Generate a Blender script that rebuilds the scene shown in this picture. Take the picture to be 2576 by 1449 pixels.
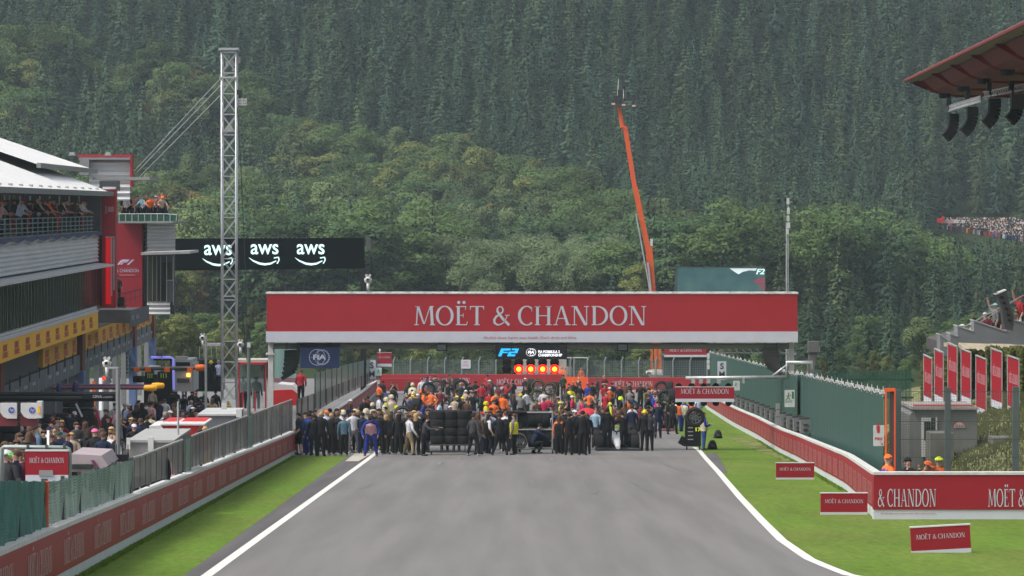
import bpy, math, random
import numpy as np
from collections import defaultdict
from mathutils import Vector, Matrix, Euler
random.seed(7)
for o in list(bpy.data.objects): bpy.data.objects.remove(o)
scn = bpy.context.scene
COL = scn.collection
# ------------------------------------------------------------------ camera
# long lens looking down the straight; sight measures are in a 2576x1449 frame
F, HY, CX, FW, FH = 9000.0, 520.0, 1288.0, 2576.0, 1449.0
cam = bpy.data.cameras.new('camera'); co = bpy.data.objects.new('camera', cam); COL.objects.link(co)
co.rotation_euler = (math.radians(90), 0, 0)
cam.sensor_width = 36; cam.lens = F/FW*36
cam.shift_y = (HY-FH/2)/FW
cam.clip_start = 1; cam.clip_end = 6000
scn.camera = co
# ------------------------------------------------------------------ light
w = bpy.data.worlds.new('World'); scn.world = w; w.use_nodes = True
nt = w.node_tree; bg = nt.nodes['Background']
sky = nt.nodes.new('ShaderNodeTexSky'); sky.sky_type = 'NISHITA'; sky.sun_disc = False
SUN_EL, SUN_AZ = math.radians(56), math.radians(245)
sky.sun_elevation = SUN_EL; sky.sun_rotation = SUN_AZ
sky.air_density = 1.0; sky.dust_density = 5.0; sky.ozone_density = 1.0
hs = nt.nodes.new('ShaderNodeHueSaturation'); hs.inputs['Saturation'].default_value = 0.45
nt.links.new(sky.outputs[0], hs.inputs['Color']); nt.links.new(hs.outputs[0], bg.inputs[0])
bg.inputs[1].default_value = 0.15
sl = bpy.data.lights.new('sun', 'SUN'); sl.energy = 1.5; sl.angle = math.radians(12); sl.color = (1, .96, .9)
so = bpy.data.objects.new('sun', sl); COL.objects.link(so)
d = Vector((math.sin(SUN_AZ)*math.cos(SUN_EL), math.cos(SUN_AZ)*math.cos(SUN_EL), math.sin(SUN_EL)))
so.rotation_euler = d.to_track_quat('Z', 'Y').to_euler()
scn.view_settings.view_transform = 'Standard'; scn.view_settings.look = 'None'
scn.view_settings.exposure = 0.62; scn.view_settings.gamma = 1
# ------------------------------------------------------------------ materials
def srgb(*c):
    if max(c) > 1.01: c = [v/255 for v in c]
    return tuple(((v+.055)/1.055)**2.4 if v > .04045 else v/12.92 for v in c)
def mat(name, col, rough=.6, metal=0, var=.12, scale=3.0, bump=0, emit=0, spec=.5, objrand=0, stretch=None):
    """principled with noise-driven value variation"""
    if name in bpy.data.materials: return bpy.data.materials[name]
    m = bpy.data.materials.new(name); m.use_nodes = True
    n = m.node_tree; b = n.nodes['Principled BSDF']
    b.inputs['Roughness'].default_value = rough; b.inputs['Metallic'].default_value = metal
    b.inputs['Specular IOR Level'].default_value = spec
    tc = n.nodes.new('ShaderNodeTexCoord')
    src = tc.outputs['Object']
    if stretch:
        mp = n.nodes.new('ShaderNodeMapping'); mp.inputs['Scale'].default_value = stretch
        n.links.new(src, mp.inputs[0]); src = mp.outputs[0]
    no = n.nodes.new('ShaderNodeTexNoise'); no.inputs['Scale'].default_value = scale; no.inputs['Detail'].default_value = 5
    n.links.new(src, no.inputs['Vector'])
    mr = n.nodes.new('ShaderNodeMapRange'); mr.inputs[1].default_value = .25; mr.inputs[2].default_value = .75
    mr.inputs[3].default_value = 1-var; mr.inputs[4].default_value = 1+var
    n.links.new(no.outputs[0], mr.inputs[0])
    mx = n.nodes.new('ShaderNodeVectorMath'); mx.operation = 'SCALE'; mx.inputs[0].default_value = col[:3]
    n.links.new(mr.outputs[0], mx.inputs['Scale'])
    out = mx.outputs[0]
    if objrand:
        oi = n.nodes.new('ShaderNodeObjectInfo'); m2 = n.nodes.new('ShaderNodeMapRange')
        m2.inputs[3].default_value = 1-objrand; m2.inputs[4].default_value = 1+objrand
        n.links.new(oi.outputs['Random'], m2.inputs[0])
        v2 = n.nodes.new('ShaderNodeVectorMath'); v2.operation = 'SCALE'
        n.links.new(out, v2.inputs[0]); n.links.new(m2.outputs[0], v2.inputs['Scale']); out = v2.outputs[0]
    n.links.new(out, b.inputs['Base Color'])
    if bump:
        bp = n.nodes.new('ShaderNodeBump'); bp.inputs['Strength'].default_value = bump
        bp.inputs['Distance'].default_value = .02
        n.links.new(no.outputs[0], bp.inputs['Height']); n.links.new(bp.outputs[0], b.inputs['Normal'])
    if emit:
        b.inputs['Emission Color'].default_value = (*col[:3], 1); b.inputs['Emission Strength'].default_value = emit
    return m
# ------------------------------------------------------------------ mesh building
class MB:
    def __init__(s): s.v = []; s.f = []; s.m = []; s.mi = 0
    def add(s, vs, fs):
        b = len(s.v); s.v += [tuple(v) for v in vs]
        for f in fs: s.f.append(tuple(i+b for i in f)); s.m.append(s.mi)
        return s
    def quad(s, a, b, c, d): return s.add([a, b, c, d], [(0, 1, 2, 3)])
    def poly(s, pts): return s.add(pts, [tuple(range(len(pts)))])
    def box(s, c, sz, rz=0, rx=0, ry=0, M=None):
        x, y, z = sz[0]/2, sz[1]/2, sz[2]/2
        R = M if M is not None else Euler((rx, ry, rz)).to_matrix()
        vs = [Vector(c)+R@Vector((i*x, j*y, k*z)) for i in (-1, 1) for j in (-1, 1) for k in (-1, 1)]
        return s.add(vs, [(0, 1, 3, 2), (4, 6, 7, 5), (0, 4, 5, 1), (2, 3, 7, 6), (0, 2, 6, 4), (1, 5, 7, 3)])
    def tube(s, pts, r, n=8, cap=True):
        pts = [Vector(p) for p in pts]; rs = r if isinstance(r, (list, tuple)) else [r]*len(pts)
        b = len(s.v); up = None
        for i, p in enumerate(pts):
            t = (pts[min(i+1, len(pts)-1)]-pts[max(i-1, 0)]).normalized()
            a = t.orthogonal().normalized() if up is None else (up-t*up.dot(t)).normalized()
            up = a; c = t.cross(a)
            for k in range(n):
                q = 2*math.pi*k/n
                s.v.append(tuple(p+(a*math.cos(q)+c*math.sin(q))*rs[i]))
        for i in range(len(pts)-1):
            for k in range(n):
                s.f.append((b+i*n+k, b+i*n+(k+1) % n, b+(i+1)*n+(k+1) % n, b+(i+1)*n+k)); s.m.append(s.mi)
        if cap:
            s.f.append(tuple(b+k for k in range(n))[::-1]); s.m.append(s.mi)
            e = b+(len(pts)-1)*n; s.f.append(tuple(e+k for k in range(n))); s.m.append(s.mi)
        return s
    def lathe(s, prof, n=20, M=None, close=False):
        """prof: (r, h) about local z; M matrix 4x4"""
        M = M or Matrix(); b = len(s.v)
        for r, h in prof:
            for k in range(n):
                q = 2*math.pi*k/n; s.v.append(tuple(M@Vector((r*math.cos(q), r*math.sin(q), h))))
        m = len(prof)
        for i in range(m if close else m-1):
            j = (i+1) % m
            for k in range(n):
                s.f.append((b+i*n+k, b+i*n+(k+1) % n, b+j*n+(k+1) % n, b+j*n+k)); s.m.append(s.mi)
        return s
    def prism(s, pts, ext):
        """planar polygon pts extruded by vector ext"""
        n = len(pts); e = Vector(ext); b = [Vector(p) for p in pts]
        vs = b+[p+e for p in b]
        return s.add(vs, [tuple(range(n)), tuple(range(2*n-1, n-1, -1))]+[(i, i+n, (i+1) % n+n, (i+1) % n) for i in range(n)])
    def build(s, name, mats, parent=None, smooth=False, local=False, loc=None):
        me = bpy.data.meshes.new(name)
        org = Vector((0, 0, 0))
        if parent is not None and not local:
            p = parent
            while p: org += p.location; p = p.parent
        if loc is not None: org = Vector(loc)
        me.from_pydata([tuple(Vector(v)-org) for v in s.v] if org.length else s.v, [], s.f)
        if not isinstance(mats, (list, tuple)): mats = [mats]
        for m in mats: me.materials.append(m)
        if len(mats) > 1: me.polygons.foreach_set('material_index', s.m)
        if smooth: me.polygons.foreach_set('use_smooth', [True]*len(me.polygons))
        me.update(); me.validate()
        o = bpy.data.objects.new(name, me); COL.objects.link(o)
        if parent is not None: o.parent = parent
        if loc is not None: o.location = loc
        return o
def tag(o, label=None, cat=None, group=None, kind=None):
    if label: o['label'] = label
    if cat: o['category'] = cat
    if group: o['group'] = group
    if kind: o['kind'] = kind
    return o
def thing(name, label, cat, loc=(0, 0, 0), rz=0, group=None):
    o = bpy.data.objects.new(name, None); COL.objects.link(o); o.location = loc; o.rotation_euler = (0, 0, rz)
    o.empty_display_size = .2
    return tag(o, label, cat, group)
def struct(o): o['kind'] = 'structure'; return o
def copy_tree(o, parent=None):
    c = o.copy(); COL.objects.link(c); c.parent = parent
    for ch in o.children: copy_tree(ch, c)
    return c
# ------------------------------------------------------------------ sight helpers
def P(x, y, Y): return Vector(((x-CX)/F*Y, Y, (HY-y)/F*Y))
GT = [(-40, -3.0), (0, -3.6), (49, -5.7), (60, -6.2), (150, -10.42), (200, -12.3), (250, -13.9), (300, -15.3), (400, -17.2), (520, -19.5), (600, -21), (700, -21)]
def gz0(Y): return float(np.interp(Y, [a for a, b in GT], [b for a, b in GT]))
def gz_s(Y): return (gz0(Y-9)+2*gz0(Y)+gz0(Y+9))/4
YS = [-40+5*i for i in range(130)]
ZS = [gz_s(y) for y in YS]
def gz(Y): return float(np.interp(Y, YS, ZS))
def G(x, y, dz=0):
    """point of the ground seen at (x, y)"""
    lo, hi = 30.0, 400.0
    for _ in range(50):
        m = (lo+hi)/2
        if HY-F*gz(m)/m > y: lo = m
        else: hi = m
    Y = (lo+hi)/2
    return Vector(((x-CX)/F*Y, Y, gz(Y)+dz))
def sx(x, Y): return (x-CX)/F*Y
def strip(fl, fr, Y0, Y1, dz, name, m, nx=1, step=2.5):
    ys = sorted(set([Y0, Y1]+[y for y in YS if Y0 < y < Y1]+[Y0+step*i for i in range(int((Y1-Y0)/step)+1)]))
    mb = MB()
    for y in ys:
        a, b = fl(y), fr(y)
        for i in range(nx+1): mb.v.append((a+(b-a)*i/nx, y, gz(y)+dz))
    for j in range(len(ys)-1):
        for i in range(nx):
            k = j*(nx+1)+i; mb.f.append((k, k+1, k+nx+2, k+nx+1)); mb.m.append(0)
    return struct(mb.build(name, m))
def pl(pts):
    xs = [p[0] for p in pts]; ys = [p[1] for p in pts]
    return lambda t: float(np.interp(t, xs, ys))
# ------------------------------------------------------------------ hill terrain
def hills(X, Y):
    a = X/Y*F+CX                                 # bearing only sets which flank of the valley side this is
    z = np.interp(Y, YS, ZS)
    t = np.clip(Y-500, 0, None)
    rise = .13*t*t/(t+25)+.52*np.clip(t-135, 0, None)**2/(np.clip(t-135, 0, None)+30)
    rise *= 1+.10*np.sin(X*.027+1.3)+.05*np.sin(X*.057+Y*.01)
    rise += 2.2*np.sin(X*.06+Y*.031)*np.clip(t/80, 0, 1)
    side = np.clip((-X-60)/60, 0, 1.5)*5*np.clip((Y-520)/150, 0, 1)
    return np.where(Y > 600, -21.0, z)+rise+side
g_grass_dark = mat('forest_floor', (.03, .045, .018), .95, var=.35, scale=.2, spec=.05)
xs = np.concatenate([np.linspace(-700, -180, 10), np.linspace(-160, 160, 81), np.linspace(180, 700, 10)])
ysg = np.array(YS+[610+8*i for i in range(70)])
XX, YY = np.meshgrid(xs, ysg)
ZZ = hills(XX, np.maximum(YY, 1))
mb = MB(); nx = len(xs)
mb.v = list(zip(XX.ravel().tolist(), YY.ravel().tolist(), ZZ.ravel().tolist()))
mb.f = [(j*nx+i, j*nx+i+1, (j+1)*nx+i+1, (j+1)*nx+i) for j in range(len(ysg)-1) for i in range(nx-1)]; mb.m = [0]*len(mb.f)
struct(mb.build('ground', g_grass_dark, smooth=True))
# ------------------------------------------------------------------ trees
def leafmat(name, col, rnd=.45):
    m = mat(name, col, .85, var=.22, scale=.35, objrand=rnd, spec=.15)
    n = m.node_tree; b = n.nodes['Principled BSDF']
    t = n.nodes.new('ShaderNodeBsdfTranslucent'); mixs = n.nodes.new('ShaderNodeMixShader'); mixs.inputs[0].default_value = .18 if 'conifer' in name else .38
    src = b.inputs['Base Color'].links[0].from_socket
    n.links.new(src, t.inputs[0])
    n.links.new(b.outputs[0], mixs.inputs[1]); n.links.new(t.outputs[0], mixs.inputs[2])
    n.links.new(mixs.outputs[0], n.nodes['Material Output'].inputs[0])
    return m
bark = mat('bark', (.05, .04, .03), .9, var=.3, scale=2)
L_con = [leafmat('conifer_needles', (.062, .108, .060)), leafmat('conifer_needles_warm', (.078, .112, .052))]
L_dec = [leafmat('leaves_mid', (.098, .155, .052)), leafmat('leaves_yellow', (.165, .190, .058)), leafmat('leaves_deep', (.072, .128, .052)), leafmat('leaves_silver', (.145, .195, .095), .15)]
rng = np.random.default_rng(3)
def cards(cen, nrm, size, asp=1.0):
    """leaf-clump quads: numpy arrays -> verts (4n,3)"""
    n = len(cen)
    r = rng.normal(size=(n, 3)); t = np.cross(nrm, r); t /= np.linalg.norm(t, axis=1)[:, None]+1e-9
    b = np.cross(nrm, t); s = size[:, None]
    q = np.stack([cen-t*s-b*s*asp, cen+t*s*.8-b*s*asp*.7, cen+t*s+b*s*asp, cen-t*s*.7+b*s*asp*.9], 1)
    return q.reshape(-1, 3)
def mesh_quads(name, V, m, NV=None):
    me = bpy.data.meshes.new(name); n = len(V)//4
    me.vertices.add(len(V)); me.vertices.foreach_set('co', V.astype(np.float32).ravel())
    me.loops.add(4*n); me.loops.foreach_set('vertex_index', np.arange(4*n, dtype=np.int32))
    me.polygons.add(n); me.polygons.foreach_set('loop_start', np.arange(0, 4*n, 4, dtype=np.int32))
    me.update(calc_edges=True); me.materials.append(m)
    if NV is not None:
        me.polygons.foreach_set('use_smooth', [True]*n); me.normals_split_custom_set_from_vertices(NV.tolist())
    return me
def conifer(k, m, H=1.0):
    # unit height 1, whorled drooping boughs; scaled later
    C = []; N = []; S = []
    levels = 26
    R = .150+.03*rng.random()
    for l in range(levels):
        f = l/(levels-1); z = .10+.90*f
        r = R*(1-f)**.62*(.85+.3*rng.random())+.006
        nb = max(5, int(13*(1-f)+5))
        for b in range(nb):
            a = rng.random()*6.283; rr = r*(.6+.55*rng.random())
            for q in range(11 if f < .8 else 5):
                u = .25+.75*(q+rng.random())/11
                C.append((math.cos(a)*rr*u, math.sin(a)*rr*u, z-.05*u*(1-f)+rng.normal()*.006))
                N.append((math.cos(a)*.55+rng.normal()*.3, math.sin(a)*.55+rng.normal()*.3, .75)); S.append(.0052+.0058*rng.random()*(1.2-f))
    N = np.array(N); N /= np.linalg.norm(N, axis=1)[:, None]
    C = np.array(C); O = C*np.array((1, 1, 0))*9+np.array((0, 0, .5))+rng.normal(size=C.shape)*.05
    O /= np.linalg.norm(O, axis=1)[:, None]
    return mesh_quads('crown', cards(C, N, np.array(S), 1.15), m, np.repeat(O, 4, 0))
def broad(k, m, wide=.30, base=.22, ncl=38, per=190, cs=.0066, tall=False):
    C = []; N = []; S = []; O = []
    for c in range(ncl):
        th = rng.random()*6.283; f = rng.random()
        zz = base+(1-base)*f**(.8)
        prof = math.sin(math.pi*min(.97, max(.05, (zz-base)/(1-base)*.80+.12)))**.6
        rr = wide*prof*math.sqrt(rng.random())*.85
        cc = np.array((math.cos(th)*rr, math.sin(th)*rr, zz-.06))
        cr = (.05+.055*rng.random())*(wide/.3)
        v = rng.normal(size=(per, 3)); v /= np.linalg.norm(v, axis=1)[:, None]; v[:, 2] = np.where(v[:, 2] < -.3, -v[:, 2], v[:, 2])
        O.append(v*.8+(cc-np.array((0, 0, (1+base)/2-.1)))*2.2+rng.normal(size=(per, 3))*.06)
        rad = cr*(.75+.35*rng.random((per, 1)))
        C.append(cc+v*rad*np.array((1, 1, 1.5 if tall else .85))); N.append(v*.6+rng.normal(size=(per, 3))*.45+np.array((0, 0, .35))); S.append(cs*(.6+.9*rng.random(per)))
    C = np.concatenate(C); N = np.concatenate(N); S = np.concatenate(S); N /= np.linalg.norm(N, axis=1)[:, None]
    O = np.concatenate(O)+np.array((0, 0, .15)); O /= np.linalg.norm(O, axis=1)[:, None]
    return mesh_quads('crown', cards(C, N, S), m, np.repeat(O, 4, 0))
def trunk_mesh(h=.9, r=.012, limbs=5, seed=0):
    mb = MB(); mb.tube([(0, 0, -.03), (.004, 0, h*.4), (0, .004, h)], [r, r*.7, r*.15], 6)
    rr = random.Random(seed)
    for i in range(limbs):
        z = .25+.5*i/limbs; a = rr.random()*6.28; L = .1+.08*rr.random()
        mb.tube([(0, 0, z), (math.cos(a)*L, math.sin(a)*L, z+L*.8)], [r*.45, r*.1], 4)
    me = bpy.data.meshes.new('trunk'); me.from_pydata(mb.v, [], mb.f); me.materials.append(bark); return me
KINDS = []      # (crown mesh, trunk mesh, base label)
for i in range(3): KINDS.append((conifer(i, L_con[0]), trunk_mesh(.95, .011, 0, i), 'dark green spruce'))
KINDS.append((conifer(5, L_con[1]), trunk_mesh(.95, .011, 0, 9), 'olive green spruce'))
for i in range(2): KINDS.append((broad(i, L_dec[0], .27+.04*i), trunk_mesh(.7, .016, 6, i), 'mid green broadleaf tree'))
KINDS.append((broad(8, L_dec[1], .26), trunk_mesh(.7, .016, 6, 12), 'yellow-green broadleaf tree'))
KINDS.append((broad(9, L_dec[2], .30), trunk_mesh(.7, .016, 6, 14), 'deep green broadleaf tree'))
KINDS.append((broad(10, L_dec[3], .33, .08, 46, 200, .0065), trunk_mesh(.6, .012, 8, 15), 'silvery pale green willow'))
KINDS.append((broad(11, L_dec[1], .17, .12, 40, 150, .0066, tall=True), trunk_mesh(.85, .010, 8, 16), 'slender yellow-green birch'))
L_x = [leafmat('conifer_needles_blue', (.055, .105, .072)), leafmat('leaves_autumn', (.190, .140, .055)), leafmat('leaves_pale', (.150, .200, .085))]
KINDS.append((conifer(20, L_x[0]), trunk_mesh(.95, .011, 0, 21), 'blue-green spruce'))
KINDS.append((conifer(21, leafmat('conifer_needles_light', (.090, .140, .065))), trunk_mesh(.95, .011, 0, 22), 'light green larch'))
KINDS.append((broad(22, L_x[1], .27, .2, 36, 180, .0066), trunk_mesh(.7, .016, 6, 23), 'russet broadleaf tree'))
KINDS.append((broad(23, L_x[2], .22, .15, 44, 160, .0066, tall=True), trunk_mesh(.8, .014, 6, 24), 'tall pale green poplar'))
def project(X, Y, Z): return CX+F*X/Y, HY-F*Z/Y
bound = pl([(-400, 10), (0, 40), (150, 45), (300, 120), (620, 150), (760, 250), (1000, 300), (1200, 350), (1400, 440), (1600, 510), (1900, 545), (2300, 600), (2576, 640), (3000, 650)])
def sn(x, y): return math.sin(x*.031+y*.013)+math.sin(x*.017-y*.029+2)+.6*math.sin(x*.09+y*.07)
trees = []
tr = random.Random(11)
Y = 440.0
while Y < 960:
    half = Y*.158+10
    sp = 4.9 if Y < 640 else 4.1
    X = -half+tr.random()*sp
    while X < half:
        x_, y_ = X+tr.uniform(-1.8, 1.8), Y+tr.uniform(-2, 2)
        X += sp*tr.uniform(.75, 1.25)
        z = float(hills(np.array(x_), np.array(y_)))
        px, py = project(x_, y_, z+15)
        if project(0, y_, z)[1] < -60: continue
        if Y > 640 and py > bound(px)+10 and tr.random() < .45: continue
        s = sn(x_*1.3, y_*1.3); edge = bound(px)+s*12
        if 1110 < px < 1550 and py > 575 and s > -1.5: k = tr.choice([8, 8, 8, 4, 8]); h = tr.uniform(11, 15)
        elif py < edge: k = tr.choice([0, 1, 2, 0, 1, 2, 3, 10, 3, 11 if s > .2 else 10, 1]); h = tr.choice([1, 1, 1, 1.2])*tr.uniform(12, 17)
        elif px > 1900 and py > 620: k = tr.choice([0, 1, 2, 3, 3, 0, 1, 5]); h = tr.uniform(13, 20)
        elif py > 560 and px > 520: k = tr.choice([0, 1, 2, 0, 3, 5, 7]); h = tr.uniform(13, 20)
        elif py > 640: k = tr.choice([4, 6, 9, 9, 0, 7]); h = tr.uniform(11, 16)
        elif s > 1.0: k = tr.choice([0, 1, 2, 3]); h = tr.uniform(17, 22)
        else: k = tr.choice([4, 5, 4, 5, 7, 7, 6, 5, 13, 4, 13, 12 if tr.random() < .4 else 4]) if s > -1.1 else tr.choice([6, 4, 6, 13, 9, 5, 13, 11]); h = tr.uniform(12, 18)
        if px > 2330:                            # clearing with the far crowd on the right
            yb = project(x_, y_, z)[1]
            if 560 < yb < 612: continue
            if yb >= 612:
                h = min(h, (HY-604)/F*y_-z+tr.uniform(-1, 1))
                if h < 5: continue
        trees.append((x_, y_, z-.3, k, h, tr.uniform(.85, 1.25)*(1.25 if 4 <= k < 8 else 1)))
    Y += sp*.95
# nearer trees planted by hand where they show above or beside the structures: (x, top y, Y, kind)
for x, ty, yy, k in [(385, 800, 330, 9), (405, 770, 350, 9), (370, 830, 320, 6), (430, 800, 360, 9), (455, 780, 380, 2), (480, 770, 390, 0), (350, 850, 340, 6), (500, 800, 370, 0),
                     (640, 760, 380, 9), (660, 800, 370, 4), (720, 850, 385, 0), (1080, 880, 350, 6), (1110, 885, 345, 8), (1050, 870, 370, 6), (1140, 895, 340, 8),
                     (1010, 880, 360, 4), (1180, 890, 365, 9), (1560, 855, 370, 6), (1600, 870, 372, 9), (1530, 880, 380, 4), (1700, 870, 400, 7),
                     (2070, 900, 300, 9), (2165, 885, 310, 9), (2180, 865, 330, 9), (2230, 900, 300, 6), (2280, 910, 290, 4), (2200, 890, 320, 6), (2120, 900, 330, 4),
                     (1960, 640, 395, 3), (1990, 690, 400, 2), (2040, 650, 410, 3), (2110, 600, 420, 3), (2165, 680, 400, 2), (2240, 640, 415, 1), (2300, 700, 400, 3), (2350, 660, 420, 0),
                     (2400, 720, 400, 2), (2460, 690, 415, 3), (2520, 720, 400, 1), (2570, 680, 420, 0), (2020, 740, 380, 1), (2090, 720, 385, 2), (2140, 760, 380, 0), (2270, 750, 385, 2), (2330, 780, 380, 1), (2440, 790, 380, 2), (2500, 780, 385, 0),
                     (1490, 700, 420, 1), (1540, 670, 430, 2), (1600, 660, 425, 6), (1440, 690, 430, 3), (1640, 700, 430, 0), (1200, 720, 420, 8), (1230, 700, 425, 8)]:
    z = gz(yy); top = (HY-ty)/F*yy
    trees.append((sx(x, yy), yy, z-.2, k, max(3, top-z), 1.0))
for i in range(150):
    yy = tr.uniform(325, 440); x = tr.uniform(330, 2600)
    if 1640 < x < 1800 and yy < 350: continue
    k = tr.choice([4, 6, 7, 9, 6, 4, 13, 12, 11] if x < 1900 else [2, 1, 10, 0, 3, 4, 2, 13]); z = gz(yy)
    trees.append((sx(x, yy), yy, z-.4, k, tr.uniform(3.5, 6.5)*(1.3 if k < 3 or k in (10, 11) else 1), tr.uniform(1.3, 1.8) if 3 < k < 10 or k > 11 else 1.1))
trees.sort(key=lambda t: t[1])
NI = 292
def side(px): return 'beyond the pit building' if px < 450 else 'behind the long black screen' if px < 930 else 'behind the middle of the red gantry' if px < 1640 else 'behind the big video screen' if px < 1950 else 'right of the gantry' if px < 2350 else 'beyond the grandstand'
protos = {}
for i, (x, y, z, k, h, wd) in enumerate(trees[:NI]):
    cm, tm, nm = KINDS[k]
    name = 'spruce_tree' if k < 4 or k in (10, 11) else 'broadleaf_tree' if k < 8 or k > 11 else 'willow_tree' if k == 8 else 'birch_tree'
    px, py = project(x, y, z+h)
    t = thing(name, '%s %s' % (nm, side(px)), 'tree', (x, y, z), tr.uniform(0, 6.28), 'trees at the foot of the hill, %s, %s' % (nm, side(px)))
    t.scale = (h*wd, h*wd, h)
    for n_, me in (('crown', cm), ('trunk', tm)):
        c = bpy.data.objects.new(n_, me); COL.objects.link(c); c.parent = t
        if n_ == 'crown' and k not in protos: protos[k] = c
for k in range(len(KINDS)):
    if k not in protos: print('MISSING PROTO', k)
rest = trees[NI:]
me = bpy.data.meshes.new('hillside_forest')
me.vertices.add(len(rest)); me.vertices.foreach_set('co', np.array([t[:3] for t in rest], dtype=np.float32).ravel())
for nm, ty, val in (('kind_id', 'INT', [t[3] for t in rest]), ('rot', 'FLOAT', [tr.uniform(0, 6.28) for t in rest])):
    a = me.attributes.new(nm, ty, 'POINT'); a.data.foreach_set('value', val)
a = me.attributes.new('scl', 'FLOAT_VECTOR', 'POINT'); a.data.foreach_set('vector', np.array([(t[4]*t[5], t[4]*t[5], t[4]) for t in rest], dtype=np.float32).ravel())
forest = bpy.data.objects.new('hillside_forest', me); COL.objects.link(forest)
tag(forest, 'dense mixed forest of dark spruce and paler broadleaf trees covering the hillside', 'forest', kind='stuff')
ng = bpy.data.node_groups.new('plant_trees', 'GeometryNodeTree')
ng.interface.new_socket('Geometry', in_out='INPUT', socket_type='NodeSocketGeometry'); ng.interface.new_socket('Geometry', in_out='OUTPUT', socket_type='NodeSocketGeometry')
gi = ng.nodes.new('NodeGroupInput'); go = ng.nodes.new('NodeGroupOutput'); jn = ng.nodes.new('GeometryNodeJoinGeometry')
def named(nm, ty):
    n = ng.nodes.new('GeometryNodeInputNamedAttribute'); n.data_type = ty; n.inputs['Name'].default_value = nm; return n.outputs['Attribute']
ak, ar, asc = named('kind_id', 'INT'), named('rot', 'FLOAT'), named('scl', 'FLOAT_VECTOR')
cx = ng.nodes.new('ShaderNodeCombineXYZ'); ng.links.new(ar, cx.inputs['Z'])
m2p = ng.nodes.new('GeometryNodeMeshToPoints'); ng.links.new(gi.outputs[0], m2p.inputs[0])
for k, c in protos.items():
    cmp_ = ng.nodes.new('FunctionNodeCompare'); cmp_.data_type = 'INT'; cmp_.operation = 'EQUAL'
    ii = [s for s in cmp_.inputs if s.type == 'INT']; ng.links.new(ak, ii[0]); ii[1].default_value = k
    oi = ng.nodes.new('GeometryNodeObjectInfo'); oi.transform_space = 'ORIGINAL'; oi.inputs['Object'].default_value = c; oi.inputs['As Instance'].default_value = True
    ip = ng.nodes.new('GeometryNodeInstanceOnPoints')
    ng.links.new(m2p.outputs[0], ip.inputs['Points']); ng.links.new(cmp_.outputs[0], ip.inputs['Selection'])
    ng.links.new(oi.outputs['Geometry'], ip.inputs['Instance']); ng.links.new(cx.outputs[0], ip.inputs['Rotation']); ng.links.new(asc, ip.inputs['Scale'])
    ng.links.new(ip.outputs[0], jn.inputs[0])
ng.links.new(jn.outputs[0], go.inputs[0])
md = forest.modifiers.new('plant', 'NODES'); md.node_group = ng
print('trees', len(trees))
# ------------------------------------------------------------------ shared materials
RED = mat('banner_red', srgb(154, 34, 42), .55, var=.05, scale=.6, spec=.35)
REDD = mat('banner_red_wall', srgb(142, 28, 40), .5, var=.06, scale=.8, spec=.3)
WHT = mat('banner_white', (.50, .51, .56), .55, var=.05, scale=2)
WHT2 = mat('white_paint', (.52, .52, .51), .6, var=.08, scale=4)
LET = mat('letter_white', (.46, .49, .54), .5, var=.03)
LETP = mat('letter_pink', (.55, .40, .42), .5, var=.03)
GALV = mat('galvanised_steel', (.42, .43, .43), .45, .5, var=.15, scale=6)
ALU = mat('aluminium', (.50, .51, .53), .35, .75, var=.1, scale=8)
DKG = mat('dark_grey_metal', (.055, .06, .062), .5, .2, var=.15)
BLK = mat('black_plastic', (.009, .010, .011), .65, var=.2, spec=.25)
RUB = mat('tyre_rubber', (.016, .016, .017), .85, var=.2, scale=9, spec=.2)
CONC = mat('concrete', (.27, .27, .26), .9, var=.2, scale=2, bump=.2)
ORG = mat('orange_paint', srgb(225, 85, 30), .5, var=.1)
GRNF = mat('green_fence_sheet', (.022, .070, .058), .55, var=.25, scale=1.6, stretch=(6, 6, .4))
# ------------------------------------------------------------------ lettering
def SV(x0, y0, x1, y1, w0, w1=None):
    w1 = w0 if w1 is None else w1
    return [(x0-w0/2, y0), (x0+w0/2, y0), (x1+w1/2, y1), (x1-w1/2, y1)]
def HB(x0, x1, y, t): return [(x0, y), (x1, y), (x1, y+t), (x0, y+t)]
def serif(x, y, l=.12, t=.045): return HB(x-l, x+l, y, t) if y < .5 else HB(x-l, x+l, 1-t, t)
def ribbon(pts, ws):
    out = []
    L = []
    for i, p in enumerate(pts):
        a, b = pts[max(0, i-1)], pts[min(len(pts)-1, i+1)]
        dx, dy = b[0]-a[0], b[1]-a[1]; l = math.hypot(dx, dy) or 1; L.append((-dy/l*ws[i]/2, dx/l*ws[i]/2))
    for i in range(len(pts)-1):
        p, q = pts[i], pts[i+1]; n, m_ = L[i], L[i+1]
        out.append([(p[0]-n[0], p[1]-n[1]), (q[0]-m_[0], q[1]-m_[1]), (q[0]+m_[0], q[1]+m_[1]), (p[0]+n[0], p[1]+n[1])])
    return out
def arc(cx_, cy_, rx, ry, a0, a1, thick, thin, n=20):
    pts = []; ws = []
    for i in range(n+1):
        a = math.radians(a0+(a1-a0)*i/n); pts.append((cx_+rx*math.cos(a), cy_+ry*math.sin(a))); ws.append(thin+(thick-thin)*abs(math.cos(a))**1.3)
    return ribbon(pts, ws)
W_ = .15; T_ = .055
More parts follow.
